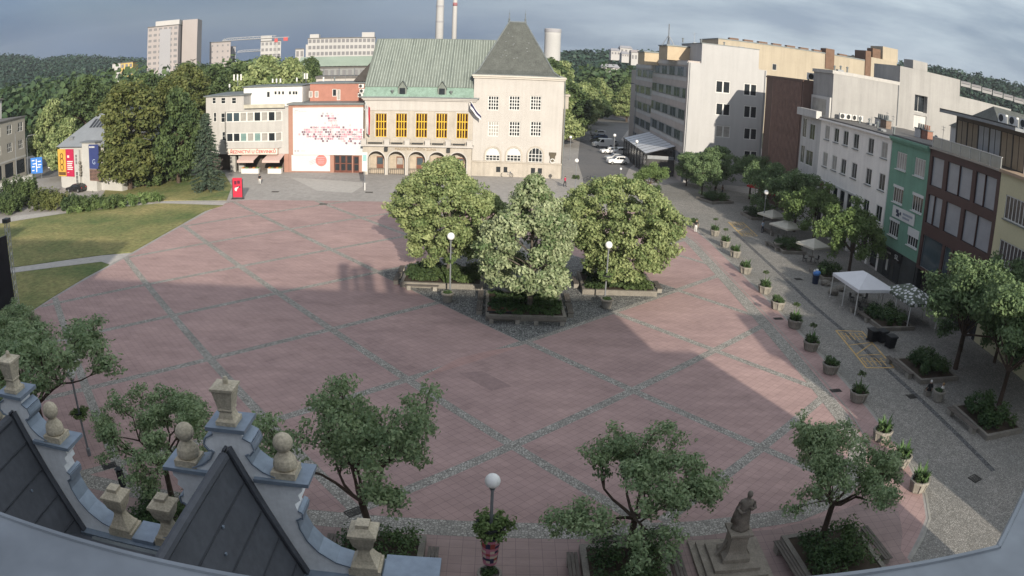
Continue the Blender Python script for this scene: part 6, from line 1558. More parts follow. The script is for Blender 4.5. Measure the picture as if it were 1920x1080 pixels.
for k, (x, y, s, lab) in enumerate([(13.5, 178, 1.0, 'nearest avenue tree, close to the right corner of the town hall'), (17.0, 192, 1.05, 'second avenue tree along the shaded road'), (20.5, 208, 1.05, 'third avenue tree along the shaded road'), (24.5, 226, 1.05, 'fourth avenue tree along the shaded road'), (29, 246, 1.1, 'fifth avenue tree along the shaded road'), (34.5, 268, 1.1, 'farthest avenue tree where the road turns'),
        (12.5, 200, 1.35, 'taller tree behind the nearest avenue tree'), (14, 232, 1.5, 'tall tree in the middle of the avenue belt'), (20, 260, 1.5, 'tall tree at the back of the avenue belt'), (44, 262, 1.0, 'tree on the right side of the road beyond the hotel'), (48, 285, 1.1, 'tree above the hotel roof line beside the pale house with a curved gable'), (13.5, 268, 1.15, 'tree in front of the cooling tower')]):
    pr = [BIGC, BIGB, BIGC, BIGC, BIGB, BIGC][k % 6]; tree('avenue_tree', lab, pr, (x, y, 0), k*.9, (s*.9, s*.9, s*(.95 if pr is BIGC else .78)), AVE)
# spruce
def spruce_proto():
    rng = random.Random(4); rg = np.random.default_rng(4); hgt = 13.0
    cen = []; rad = []; segs = [([Vector((0, 0, -.1)), Vector((0, 0, hgt*.6)), Vector((0, 0, hgt))], [.24, .13, .02])]
    z = .8
    while z < hgt-.3:
        f = 1-z/hgt; L = .25+3.0*f**.85; n = max(5, int(12*f)+4)
        for k in range(n):
            a = 2*PI*k/n+rng.random(); l = L*rng.uniform(.8, 1.12)
            segs.append(([Vector((0, 0, z+.1)), Vector((math.cos(a)*l*.9, math.sin(a)*l*.9, z-.22*l))], [.035, .012]))
            for q in np.linspace(.25, 1, 5): cen.append((math.cos(a)*l*q, math.sin(a)*l*q, z+.1-.28*l*q)); rad.append((.30+.12*f, .30+.12*f, .13))
        z += .34+.35*f
    return wood_mesh('trunk', segs, BARK), leaf_mesh('crown', LEAF_SPRUCE, cen, np.array(rad), 14, .24, 4, shell=.2, droop=.5, aspect=2.6)
SP = spruce_proto()
tree('spruce_tree', 'dark pointed spruce at the right end of the lawn before the butcher house', SP, (-47.6, 110.0, 0), 0, (1, 1, 1), None, 'tree')
# shrubs
def shrub_mesh(seed, w, d, h, lm=LEAF_SHRUB, leaf=.13, dens=70, name='foliage'):
    rg = np.random.default_rng(seed); n = max(8, int(w*d*3.2)); cen = np.stack([rg.uniform(-w/2+.2, w/2-.2, n), rg.uniform(-d/2+.2, d/2-.2, n), rg.uniform(.25, .8, n)*h], 1)
    return leaf_mesh(name, lm, cen, np.array([.5, .5, .38*h]), dens, leaf, seed, shell=.35, up=.7)
for k, (px, py, w, d, h, lab) in enumerate([(38, 385, 9, 5, 4.6, 'big dark bush at the left end of the park bed'), (95, 392, 8, 4, 3.0, 'grey-green bush right of the big dark bush'), (150, 395, 7, 3.5, 2.2, 'low bush in the middle of the park bed'), (198, 390, 6, 3, 1.9, 'low bushes below the parked black car'), (15, 400, 6, 5, 3.0, 'bush by the left edge above the lawn'), (320, 340, 8, 3, 3.0, 'bush under the huge olive tree'), (232, 352, 8, 3, 2.8, 'dark bush at the right foot of the gallery house'), (272, 350, 7, 3, 2.4, 'dark bush between the gallery house and the lawn')]):
    p = G(px, py); t = thing('bush', lab, 'bush', (p.x, p.y, 0), 0, 'bushes in the park bed')
    mb = MB(); rng = random.Random(k)
    for q in range(6): a = rng.uniform(0, 6.28); mb.tube([(0, 0, -.05), (math.cos(a)*w*.3, math.sin(a)*d*.3, h*.7)], [.06, .02], 5)
    mb.build('stems', BARK, t, local=True); obj('foliage', shrub_mesh(200+k, w, d, h*1.05, [LEAF_DARK, LEAF_OLIVE, LEAF_DARK, LEAF_DARK, LEAF_DARK, LEAF_DARK, LEAF_DARK, LEAF_DARK][k], .3, 60), t)
# tall grasses and flowers in the park bed
p0, p1 = G(140, 398), G(300, 378)
rg = np.random.default_rng(9); n = 70; cen = np.stack([np.linspace(p0.x, p1.x, n)+rg.normal(0, .5, n), np.linspace(p0.y, p1.y, n)+rg.normal(0, .9, n), rg.uniform(.3, 1.1, n)], 1)
o = obj('bed_grasses', leaf_mesh('bed_grasses', LEAF_FRESH, cen, np.array([.55, .55, .6]), 55, .4, 9, aspect=5, droop=.0, shell=.2)); tag(o, None, None, None, 'stuff')
# far-off woods on the hills: small round crowns, one mass
def forest(rows, n, seed, size):
    rg = np.random.default_rng(seed); R_ = np.array(rows)[:, :9]   # (i, k, 3)
    ni, nk = R_.shape[:2]; u = rg.random(n)*(ni-1.001); v = rg.random(n)**.7*(nk-1.001)
    i = u.astype(int); k = v.astype(int); fu = (u-i)[:, None]; fv = (v-k)[:, None]
    P = (R_[i, k]*(1-fu)+R_[i+1, k]*fu)*(1-fv)+(R_[i, k+1]*(1-fu)+R_[i+1, k+1]*fu)*fv
    s = size*rg.uniform(.6, 1.4, n); P[:, 2] += s*.9
    return P, np.stack([s, s, s*1.15], 1), np.clip(rg.normal(.4, .25, n), 0, 1)
for k, rows in enumerate(HILLS):
    P, rad, ti = forest(rows, [3400, 2600, 2200][k], 40+k, [5.0, 4.5, 4.5][k])
    lm = leafmat('hill_wood_leaves', (.015, .036, .030), (.045, .085, .055), .1)
    o = obj('forest', leaf_mesh('forest', lm, P, rad, 34, 2.6, 60+k, ti, up=.5, shell=.8, aspect=1.2)); o['kind'] = 'stuff'
# nearer belt of woods between the town and the hills
rg = np.random.default_rng(77)
def belt(az0, az1, d0, d1, n, zmin, zmax, seed):
    rg = np.random.default_rng(seed); a = np.radians(rg.uniform(az0, az1, n)); d = rg.uniform(d0, d1, n); s = rg.uniform(3.5, 6.5, n)
    zt = rg.uniform(zmin, zmax, n)
    P = np.stack([np.sin(a)*d, np.cos(a)*d, zt], 1)
    o = obj('distant_wood', leaf_mesh('distant_wood', leafmat('belt_leaves', (.035, .070, .032), (.115, .165, .065), .15), P, np.stack([s, s, s*1.1], 1), 40, 2.2, seed, up=.5, shell=.75, aspect=1.3)); o['kind'] = 'stuff'
belt(-42, -16, 220, 400, 420, 3, 17, 81)
belt(-16, -6, 250, 380, 120, 3, 12, 82)
belt(6.0, 14, 300, 345, 300, 2, 15, 83)
belt(30, 52, 140, 320, 420, 4, 16, 84)
# ================================================================== lamps
GLOBE = mat('opal_globe', (.82, .82, .80), .25, .03, 1, spec=.5)
CONC = mat('planter_concrete', (.25, .235, .205), .9, .2, 2, bump=.4, bscale=16, fine=.12)
WOODG = mat('grey_weathered_wood', (.13, .115, .10), .85, .25, 3, fine=.15, bscale=15)
SOIL = mat('soil', (.055, .042, .03), .95, .3, 2)
def lamp_proto():
    t = thing('globe_lamp', 'x', 'street lamp')
    mb = MB(); mb.lathe([(.13, 0), (.13, .5), (.075, .55), (.065, 4.9), (.12, 4.95), (.12, 5.02)], (0, 0, 0), 10); mb.build('pole', GREYM, t, local=True)
    mb = MB(); mb.lathe([(.12, 5.02), (.15, 5.06), (.10, 5.1)], (0, 0, 0), 10); mb.build('collar', DARKM, t, local=True)
    mb = MB(); mb.sphere((0, 0, 5.38), .33, 18); mb.build('globe', GLOBE, t, smooth=True, local=True)
    return t
LP = lamp_proto(); LAMPS = 'white globe lamps on the square'
for k, (x, y, s, lab) in enumerate([(*G(844, 556)[:2], 1.02, 'globe lamp in front of the broad left linden'), (*G(1133, 570)[:2], 1.0, 'globe lamp in front of the broad right linden'), (.05, 24.3, .96, 'nearest globe lamp, with a green flower ring, at the bottom middle'),
        (*G(1078, 363)[:2], .98, 'globe lamp by the right corner of the town hall, at the road'), (35.9, 93.6, 1.0, 'globe lamp rising out of the terrace trees on the right'), (27.0, 146.5, 1.0, 'globe lamp beside the cafe pavilion'),
        (*G(1068, 300)[:2], .9, 'small globe lamp farther back along the town hall side wall'), (*G(1150, 300)[:2], 1.0, 'globe lamp at the back of the parked cars'), (-23.0, 30.5, .96, 'globe lamp seen just past the right finial of the left gable'), (*G(1162, 352)[:2], .6, 'low globe lamp peeping over the broad right linden')]):
    if k == 0: LP.location = (x, y, 0); LP.scale = (s,)*3; LP['label'] = lab; LP['group'] = LAMPS; bpy.context.view_layer.update()
    else: dup(LP, (x, y, 0), 0, lab, LAMPS, (s,)*3)
# flower rings hung round the lamp poles
def flower_ring(loc, label, s=1.0, lm=None):
    t = thing('flower_basket', label, 'flower basket', loc, 0, 'flower rings on the lamp poles'); t.scale = (s,)*3
    mb = MB(); mb.lathe([(.14, -.25), (.42, 0), (.46, .12), (.40, .12), (.12, -.15)], (0, 0, 0), 14); mb.build('bowl', DARKM, t, local=True)
    rg = np.random.default_rng(int(loc[0]*10) % 97); n = 34; a = rg.uniform(0, 6.28, n); r = rg.uniform(.2, .62, n)
    cen = np.stack([r*np.cos(a), r*np.sin(a), rg.uniform(-.22, .25, n)], 1); obj('flowers', leaf_mesh('flowers', lm or LEAF_FRESH, cen, np.array([.18, .18, .15]), 34, .1, 5), t); return t
flower_ring((.05, 24.3, 2.9), 'bright green ring of plants on the nearest lamp pole', 1.4)
p = G(844, 556); flower_ring((p.x, p.y, 3.3), 'small flower ring on the lamp before the left linden', .7)
p = G(1133, 570); flower_ring((p.x, p.y, 2.6), 'green flower ring on the lamp before the right linden', 1.1)
p = G(1078, 363); flower_ring((p.x, p.y, 2.6), 'dark flower ring on the lamp by the town hall corner', 1.0, LEAF_DARK)
p = (-23.0, 30.5); flower_ring((p[0], p[1], 2.8), 'flower ring on the lamp behind the left gable', .9)
# painted sleeve and round tub at the nearest lamp
t = thing('painted_sleeve', 'colourful painted sleeve with dark, pink and cream patches round the nearest lamp pole', 'post sleeve', (.05, 24.3, 0))
rng = random.Random(12); SL = [mat('sleeve_navy', (.03, .03, .07), .6, .1, 2), mat('sleeve_cream', (.48, .42, .33), .6, .1, 2), mat('sleeve_pink', (.42, .16, .22), .6, .1, 2), mat('sleeve_red', (.30, .06, .05), .6, .1, 2)]
mb = MB(); n = 12
for j in range(11):
    for k in range(n):
        a0, a1 = 2*PI*k/n, 2*PI*(k+1)/n; z0, z1 = .95+.14*j, .95+.14*(j+1); r0, r1 = .30+.012*j, .30+.012*(j+1)
        mb.quad((r0*math.cos(a0), r0*math.sin(a0), z0), (r0*math.cos(a1), r0*math.sin(a1), z0), (r1*math.cos(a1), r1*math.sin(a1), z1), (r1*math.cos(a0), r1*math.sin(a0), z1), rng.choice((0, 0, 1, 2, 3) if j % 3 else (2, 2, 1)))
mb.build('sleeve', SL, t, local=True)
def tub(loc, label, s=1.0, cols=None):
    t = thing('round_tub', label, 'plant tub', loc, 0, 'round tubs at the lamp feet'); t.scale = (s,)*3
    mb = MB(); mb.lathe([(.30, 0), (.36, .05), (.42, .62), (.52, .66), (.52, .80), (.42, .80), (.38, .6), (.02, .6)], (0, 0, 0), 18); mb.build('pot', CONC, t, local=True)
    rg = np.random.default_rng(3); n = 14; a = rg.uniform(0, 6.28, n); r = rg.uniform(0, .34, n)
    obj('plants', leaf_mesh('plants', LEAF_SHRUB, np.stack([r*np.cos(a), r*np.sin(a), .72+.1*rg.random(n)], 1), np.array([.14, .14, .1]), 26, .09, 6), t); return t
tub((.05, 23.75, 0), 'round stone tub at the foot of the nearest lamp', 1.0)
p = G(839, 566); tub((p.x, p.y, 0), 'round stone tub at the lamp before the left linden', 1.1)
p = G(1137, 578); tub((p.x, p.y, 0), 'round stone tub at the lamp before the right linden', 1.1)
p = G(1757, 752); tub((p.x, p.y, 0), 'round stone tub beside the slatted bench on the right street', 1.1)
p = G(1458, 468); tub((p.x, p.y, 0), 'round stone tub beside the cream parasols', 1.1)
# ================================================================== planters beside the plaza
def planter_proto(v):
    t = thing('concrete_planter', 'x', 'planter')
    mb = MB(); n = 8
    prof = [(.42, .0), (.46, .10), (.56, .62), (.66, .66), (.66, .80), (.56, .80), (.52, .66)]
    for (r, z), (r2, z2) in zip(prof[:-1], prof[1:]):
        for k in range(n):
            a0, a1 = 2*PI*(k+.5)/n, 2*PI*(k+1.5)/n
            mb.quad((r*math.cos(a0)*1.15, r*math.sin(a0), z), (r*math.cos(a1)*1.15, r*math.sin(a1), z), (r2*math.cos(a1)*1.15, r2*math.sin(a1), z2), (r2*math.cos(a0)*1.15, r2*math.sin(a0), z2))
    mb.build('tub', CONC, t, local=True)
    mb = MB()
    for k in range(n):
        a = 2*PI*(k+.5)/n; mb.tube([(.47*math.cos(a)*1.15, .47*math.sin(a), .08), (.585*math.cos(a)*1.15, .585*math.sin(a), .64)], .05, 5)
    mb.build('ribs', CONC, t, local=True)
    mb = MB(); mb.poly([(.53*math.cos(2*PI*(k+.5)/n)*1.15, .53*math.sin(2*PI*(k+.5)/n), .69) for k in range(n)]); mb.build('soil', SOIL, t, local=True)
    rg = np.random.default_rng(20+v); rng = random.Random(v)
    mb = MB()
    for k in range(16):              # sword-shaped leaves standing up
        a = rng.uniform(0, 6.28); r = rng.uniform(.05, .4); h = rng.uniform(.5, 1.15) if v < 2 else rng.uniform(.4, .8); b = Vector((r*math.cos(a)*1.15, r*math.sin(a), .68)); d = Vector((math.cos(a)*.35, math.sin(a)*.35, 1)).normalized()*h
        s = Vector((-math.sin(a), math.cos(a), 0))*.075
        mb.quad(b-s*.5, b+s*.5, b+d*.55+s, b+d*.55-s); mb.add([b+d*.55-s, b+d*.55+s, b+d+Vector((math.cos(a)*.12, math.sin(a)*.12, -.03))], [(0, 1, 2)])
    mb.build('upright_leaves', mat('canna_green', (.06, .12, .035), .6, .3, 6), t, local=True)
    n = 22; a = rg.uniform(0, 6.28, n); r = rg.uniform(.05, .58, n)
    obj('plants', leaf_mesh('plants', LEAF_SHRUB, np.stack([r*np.cos(a)*1.1, r*np.sin(a), .85+.35*rg.random(n)], 1), np.array([.2, .2, .17]), 34, .10, 7+v), t)
    if v % 2 == 1:
        mb = MB(); mb.tube([(0, 0, .65), (.06, 0, 1.6), (.1, .05, 2.3)], [.02, .015, .01], 5); mb.build('stem', BARK, t, local=True)
        obj('plume', leaf_mesh('plume', LEAF_DARK, np.array([(.1+.2*math.cos(q), .05+.2*math.sin(q), 2.15+.1*math.sin(q*3)) for q in range(7)]), np.array([.2, .2, .13]), 16, .12, 9+v, droop=.4), t)
    return t
PP = [planter_proto(v) for v in range(3)]
ords = ['first planter from the far end of the row, just right of the broad right linden', 'second planter from the far end, with a person bending over it', 'third planter from the far end of the row, with a thin stem', 'fourth planter from the far end of the row', 'fifth planter from the far end of the row, beside a thin plume', 'sixth planter from the far end, level with the blue rubbish bag', 'seventh planter from the far end of the row', 'eighth planter from the far end, level with the large white tent', 'middle planter of the row, beside the drain grate', 'planter with a tall stem, level with the yellow loading bay', 'planter full of upright leaves, level with the near end of the yellow bay', 'planter just above the crown of the front tree right of the statue', 'planter half hidden behind the crown of the front tree right of the statue', 'second planter from the near end, bright green leaves', 'nearest planter of the row, at the lower right corner of the plaza']
used = set(); bpy.context.view_layer.update()
for k, (px, py) in enumerate([(1249, 406), (1302, 428), (1340, 442), (1359, 463), (1378, 482), (1397, 513), (1433, 550), (1457, 580), (1489, 615), (1519, 657), (1555, 700), (1607, 753), (1651, 826), (1686, 875), (1719, 920)]):
    p = G(px, py); v = [0, 2, 1, 1, 0, 0, 1, 2, 1, 1, 2, 1, 0, 0, 0][k]
    if v not in used:
        t = PP[v]; used.add(v); t.location = (p.x, p.y, .006); t.rotation_euler = (0, 0, R(90)); t['label'] = ords[k]; t['group'] = 'concrete planters along the edge of the plaza'
    else: dup(PP[v], (p.x, p.y, .006), R(90+k*7), ords[k], 'concrete planters along the edge of the plaza')
# ================================================================== tree beds and benches
def bench_proto():
    t = thing('park_bench', 'x', 'bench')
    mb = MB()
    for k in range(3): mb.box(-.95, -.25+.17*k, .42, .95, -.11+.17*k, .47)
    mb.build('seat', WOODG, t, local=True)
    for s in (-.75, .75):
        mb = MB(); mb.box(s-.12, -.22, 0, s+.12, .22, .418); mb.build('leg', CONC, t, local=True)
    return t
BP = bench_proto(); bench_used = [False]
def bench(x, y, rz, label, s=1.0):
    if not bench_used[0]:
        bench_used[0] = True; t = BP; t.location = (x, y, 0); t.rotation_euler = (0, 0, rz); t['label'] = label; t['group'] = 'slatted benches along the tree beds'; t.scale = (s, 1, 1); return t
    return dup(BP, (x, y, 0), rz, label, 'slatted benches along the tree beds', (s, 1, 1))
def bed(x, y, w, d, label, rz=0, h=.38, plants=.6, lm=None, leaf=.13, seed=0):
    t = thing('tree_bed', label, 'tree bed', (x, y, 0), rz, 'walled tree beds')
    mb = MB(); k = .28
    mb.box(-w/2, -d/2, 0, w/2, -d/2+k, h); mb.box(-w/2, d/2-k, 0, w/2, d/2, h); mb.box(-w/2, -d/2+k, 0, -w/2+k, d/2-k, h); mb.box(w/2-k, -d/2+k, 0, w/2, d/2-k, h); mb.build('wall', STONE, t, local=True)
    mb = MB(); mb.box(-w/2+k, -d/2+k, 0, w/2-k, d/2-k, h-.06); mb.build('soil', SOIL, t, local=True)
    if plants: obj('planting', shrub_mesh(300+seed, w-.5, d-.5, plants, lm or LEAF_SHRUB, leaf, 75, 'planting'), t, (0, 0, h-.1))
    return t
bed(-4.8, 24.6, 3.9, 4.2, 'square planted bed under the tallest front tree', 0, .4, 1.25, seed=1)
bed(6.0, 24.2, 3.9, 4.4, 'square bed with a dark clipped shrub under the front tree left of the statue', 0, .4, 1.25, seed=2)
bed(16.3, 24.2, 4.4, 4.6, 'square bed with a dark shrub and flowers under the front tree right of the statue', .08, .4, 1.25, seed=3)
bed(-15.4, 25.5, 3.9, 4.2, 'planted bed under the round tree between the gables', 0, .4, 1.25, seed=4)
bench(-7.1, 24.4, R(90), 'slatted bench along the left side of the bed under the tallest front tree', 1.9)
bench(-2.45, 24.0, R(90), 'slatted bench along the right side of the bed under the tallest front tree', 1.9)
bench(3.65, 23.9, R(90), 'slatted bench at the left of the bed left of the statue', 1.9)
bench(8.35, 24.3, R(90), 'slatted bench at the right of the bed, between it and the statue', 1.9)
bench(6.0, 26.75, 0, 'slatted bench along the back of the bed left of the statue', 1.5)
bench(13.75, 24.0, R(95), 'slatted bench between the statue and the bed right of it', 2.0)
bench(18.85, 24.7, R(95), 'slatted bench on the right side of the bed right of the statue', 1.6)
bench(16.2, 21.6, R(5), 'slatted bench cut by the pale ledge at the bottom right', 1.6)
pc = lambda px, py: G(px, py)
bed(2.3, 59.2, 6.6, 6.4, 'square stone bed in front, under the silver-leaved linden', .02, .5, .38, LEAF_SHRUB, .14, 5)
bed(-5.2, 66.8, 7.6, 6.0, 'wide stone bed under the broad left linden', .0, .5, .6, LEAF_DARK, .2, 6)
bed(11.2, 66.4, 7.0, 5.8, 'wide dark stone bed under the broad right linden', .0, .5, .6, LEAF_DARK, .2, 7)
for x, y, rz, s, lab in [(-1.5, 61.2, R(90), 1.2, 'bench at the back left side of the silver linden bed'), (-1.5, 58.3, R(90), 1.2, 'bench at the near left side of the silver linden bed'), (6.1, 61.2, R(90), 1.2, 'bench at the back right side of the silver linden bed'), (6.1, 58.3, R(90), 1.2, 'bench at the near right side of the silver linden bed'), (.6, 55.5, 0, 1.4, 'left bench in front of the silver linden bed'), (4.2, 55.4, 0, 1.4, 'right bench in front of the silver linden bed'),
        (-9.5, 68.2, R(90), 1.2, 'bench at the back left corner of the left linden bed'), (-9.5, 65.6, R(90), 1.2, 'bench at the near left corner of the left linden bed'), (-6.9, 63.2, 0, 1.6, 'long bench in front of the left linden bed'), (15.2, 65.8, R(90), 1.3, 'bench at the right end of the right linden bed'), (7.3, 66.5, R(90), 1.3, 'bench at the left end of the right linden bed')]:
    bench(x, y, rz, lab, s)
t = thing('rust_panel', 'flat dark rust-red plate lying in the front of the silver linden bed', 'plate', (.4, 57.2, .52), 0)
mb = MB(); mb.box(-1.2, -.5, 0, 1.2, .5, .06); mb.build('plate', mat('rust_plate', (.11, .05, .035), .8, .3, 3), t, local=True); mb = MB(); mb.box(-1.25, -.55, -.1, 1.25, -.5, .08); mb.box(-1.25, .5, -.1, 1.25, .55, .08); mb.build('edge', DARKM, t, local=True)
for x, y, w, d, rz, lab in [(34.6, 113.6, 4.6, 4.4, .4, 'low dome-planted bed before the white hotel wall'), (38.6, 102.6, 4.6, 4.2, .1, 'dark planted bed at the upper end of the terrace'), (35.9, 83.5, 3.4, 4.2, .05, 'planted bed between the parasols and the street'), (36.6, 72.3, 3.2, 3.8, .05, 'small bed with boulders by the blue rubbish bag'), (36.6, 57.5, 4.2, 4.6, .05, 'bed at the near corner of the large white tent'), (34.6, 46.0, 4.4, 4.6, .05, 'bed beside the slatted bench on the right street'), (35.4, 36.6, 4.4, 5.2, .05, 'last dark bed at the right edge of the street'), (24.5, 117, 3.6, 3.6, 0, 'bed of the small bushy tree by the white cars')]:
    bed(x, y, w, d, lab, rz, .38, 1.3, LEAF_SHRUB, .16, int(y))
bench(31.9, 46.5, R(97), 'slatted bench at the kerb of the right street beside a stone tub', 2.0)
bench(32.6, 36.8, R(97), 'slatted bench at the last bed by the right edge', 2.0)
bench(34.2, 59.0, R(97), 'pale slatted bench at the bed by the large white tent', 1.8)
bench(33.8, 84.0, R(97), 'slatted bench at the bed between parasols and street', 1.8)
bench(36.2, 92.0, R(97), 'bench above the cream parasols near the standing person', 1.6)
# ================================================================== statue
t = thing('stone_statue', 'weathered stone statue of a robed standing figure on a tall stepped pedestal', 'statue', (11.0, 25.0, 0))
STAT = mat('statue_stone', (.19, .165, .14), .95, .3, 2.5, bump=.6, bscale=18, fine=.2)
PED = mat('pedestal_stone', (.27, .24, .20), .95, .25, 2, bump=.5, bscale=14, fine=.15)
for k, (s, z0, z1) in enumerate([(1.75, 0, .16), (1.45, .16, .32), (1.1, .32, .50)]):
    mb = MB(); mb.box(-s, -s, z0, s, s, z1); mb.build('step', PED, t, local=True)
mb = MB(); mb.lathe([(.92, .5), (.92, .72), (.80, .80), (.66, .9), (.60, 1.05), (.58, 1.75), (.62, 1.85), (.78, 1.92), (.78, 2.04), (.6, 2.1)], (0, 0, 0), 4, sq=True); mb.build('pedestal', PED, t, local=True)
mb = MB()
for s in (-1, 1): mb.extrude([(s*.40, .0, .5), (s*.86, .0, .5), (s*.66, 0, .8), (s*.46, 0, 1.35), (s*.40, 0, 1.4)], (0, .2, 0)); 
mb.build('volute', PED, t, local=True)
mb = MB(); mb.quad((-.3, -.425, 1.1), (.3, -.425, 1.1), (.3, -.425, 1.7), (-.3, -.425, 1.7)); 
def loft(mb, secs, n=20, fold=.0, seed=1):
    """secs: (z, cx, cy, rx, ry); folds ripple the cloth"""
    vs = []; fs = []; rng = random.Random(seed); ph = [rng.uniform(0, 6.28) for _ in range(3)]
    for i, (z, cx, cy, rx, ry) in enumerate(secs):
        for k in range(n):
            a = 2*PI*k/n; f = 1+fold*(math.sin(5*a+ph[0]+z*1.3)*.6+math.sin(9*a+ph[1]-z)*.4)
            vs.append((cx+rx*f*math.cos(a), cy+ry*f*math.sin(a), z))
    for i in range(len(secs)-1):
        for k in range(n): fs.append((i*n+k, i*n+(k+1) % n, (i+1)*n+(k+1) % n, (i+1)*n+k))
    fs += [tuple(range(n-1, -1, -1)), tuple(range((len(secs)-1)*n, len(secs)*n))]
    mb.add(vs, fs)
mb = MB(); loft(mb, [(2.1, 0, 0, .42, .38), (2.2, 0, 0, .40, .35), (2.6, .01, 0, .34, .29), (2.95, .03, -.01, .30, .25), (3.15, .02, 0, .29, .23), (3.4, .04, 0, .33, .24), (3.58, .05, 0, .32, .21), (3.66, .06, -.01, .18, .14), (3.72, .07, -.02, .085, .085), (3.80, .08, -.03, .09, .09), (3.88, .085, -.04, .115, .125), (3.97, .09, -.04, .125, .14), (4.06, .09, -.03, .10, .115), (4.11, .09, -.03, .04, .05)], 26, .09, 4)
fig = mb.build('figure', STAT, t, smooth=True, local=True)
mb = MB(); mb.tube([(-.24, 0, 3.5), (-.36, -.06, 3.22), (-.2, -.26, 3.1), (.0, -.3, 3.16)], [.10, .095, .08, .05], 8); mb.tube([(.36, 0, 3.52), (.44, -.1, 3.25), (.25, -.28, 3.3), (.08, -.3, 3.42)], [.10, .095, .08, .05], 8)
for q in range(5): mb.tube([(.0, -.3, 3.12+.022*q), (.07, -.315, 3.13+.024*q), (.1, -.29, 3.14+.024*q)], [.014, .013, .01], 5)
mb.build('arm', STAT, fig, smooth=True, local=True)
mb = MB(); mb.sphere((.09, -.165, 3.94), .028, 8); mb.tube([(.05, -.155, 3.90), (.13, -.155, 3.90)], .012, 5); mb.build('face_feature', STAT, fig, local=True)
mb = MB(); loft(mb, [(3.2, -.02, .05, .36, .24), (2.8, -.05, .06, .38, .28), (2.4, -.06, .05, .42, .30)], 18, .12, 9); mb.build('cloak', STAT, fig, smooth=True, local=True)
# ================================================================== tents, parasols, bins
CANV = mat('white_canvas', (.66, .67, .70), .7, .05, 1); CREAMC = mat('cream_canvas', (.50, .48, .41), .8, .08, 1)
def tent(x, y, w, d, label, rz, m, flowers=False):
    t = thing('party_tent', label, 'tent', (x, y, 0), rz, 'white tents on the terrace'); hw, hd = w/2, d/2
    mb = MB(); e, p = 2.55, 3.5
    for a, b in [((-hw, -hd), (hw, -hd)), ((hw, -hd), (hw, hd)), ((hw, hd), (-hw, hd)), ((-hw, hd), (-hw, -hd))]:
        ra = (0, max(-1, min(1, a[1]))*max(0, hd-hw)); rb = (0, max(-1, min(1, b[1]))*max(0, hd-hw))
        mb.quad((*a, e), (*b, e), (*rb, p), (*ra, p))
        mb.quad((a[0], a[1], e), (b[0], b[1], e), (b[0]*1.005, b[1]*1.005, e-.3), (a[0]*1.005, a[1]*1.005, e-.3))
    mb.build('canopy', m, t, local=True)
    for sx in (-1, 1):
        for sy in ((-1, 0, 1) if d > 5 else (-1, 1)):
            mb = MB(); mb.box(sx*(hw-.06)-.04, sy*(hd-.06)-.04, 0, sx*(hw-.06)+.04, sy*(hd-.06)+.04, e); mb.build('leg', WHITE, t, local=True)
    return t
FLOW = mat('patterned_canvas', (.60, .61, .62), .75, .1, 1)
_nt, _b, _N, _L = nodes_of(FLOW); v = _N('ShaderNodeTexVoronoi'); v.inputs['Scale'].default_value = 2.3; tcx = _N('ShaderNodeTexCoord'); _L(tcx.outputs['Object'], v.inputs[0]); cr = _N('ShaderNodeValToRGB'); cr.color_ramp.elements[0].position = .32; cr.color_ramp.elements[1].position = .46; cr.color_ramp.elements[0].color = (.62, .63, .64, 1); cr.color_ramp.elements[1].color = (.10, .12, .09, 1); _L(v.outputs['Distance'], cr.inputs[0]); _L(cr.outputs[0], _b.inputs['Base Color'])
tent(35.9, 62.3, 4.6, 5.6, 'large plain white party tent on the terrace', .06, CANV)
_p = G(1712, 545, 3.0); tent(_p.x, _p.y, 4.0, 5.4, 'second tent with a dark flowered pattern behind the trees', .06, FLOW)
def parasol(x, y, label, s=1.0, m=None, rz=.4, square=True, z=2.35, group='cream parasols on the terrace'):
    t = thing('parasol', label, 'parasol', (x, y, 0), rz, group)
    n = 4 if square else 8; r = 1.75*s*(1.25 if square else 1); mb = MB()
    for k in range(n):
        a0, a1 = 2*PI*(k+.5)/n, 2*PI*(k+1.5)/n; p0 = (r*math.cos(a0), r*math.sin(a0), z); p1 = (r*math.cos(a1), r*math.sin(a1), z)
        mb.add([p0, p1, (0, 0, z+.75)], [(0, 1, 2)]); mb.quad(p0, p1, (p1[0]*1.01, p1[1]*1.01, z-.2), (p0[0]*1.01, p0[1]*1.01, z-.2))
    mb.build('canopy', m or CREAMC, t, local=True)
    mb = MB(); mb.tube([(0, 0, .08), (0, 0, z+.74)], .035, 6); mb.build('pole', WOODG, t, local=True)
    mb = MB(); mb.lathe([(.38, 0), (.36, .08), (.06, .1)], (0, 0, 0), 10); mb.build('foot', CONC, t, local=True)
    for k in range(n):
        a = 2*PI*(k+.5)/n; mb = MB(); mb.tube([(0, 0, z+.6), (r*.97*math.cos(a), r*.97*math.sin(a), z-.02)], .015, 4); mb.build('rib', WOODG, t, local=True)
    return t
parasol(37.2, 93.5, 'cream parasol at the upper end of the terrace, partly under leaves')
parasol(36.9, 87.0, 'larger dull cream parasol in the middle of the three', 1.12)
parasol(36.6, 77.4, 'pale cream parasol nearest the blue rubbish bag')
REDC = mat('red_canvas', (.45, .035, .04), .8, .1, 1)
parasol(46.4-3.6, 110.5, 'red parasol before the slatted brown house, right of two', .9, REDC, .2, False, 2.5, 'red parasols')
parasol(42.6, 116.5, 'red parasol mostly hidden by leaves, left of two', .9, REDC, .2, False, 2.5, 'red parasols')
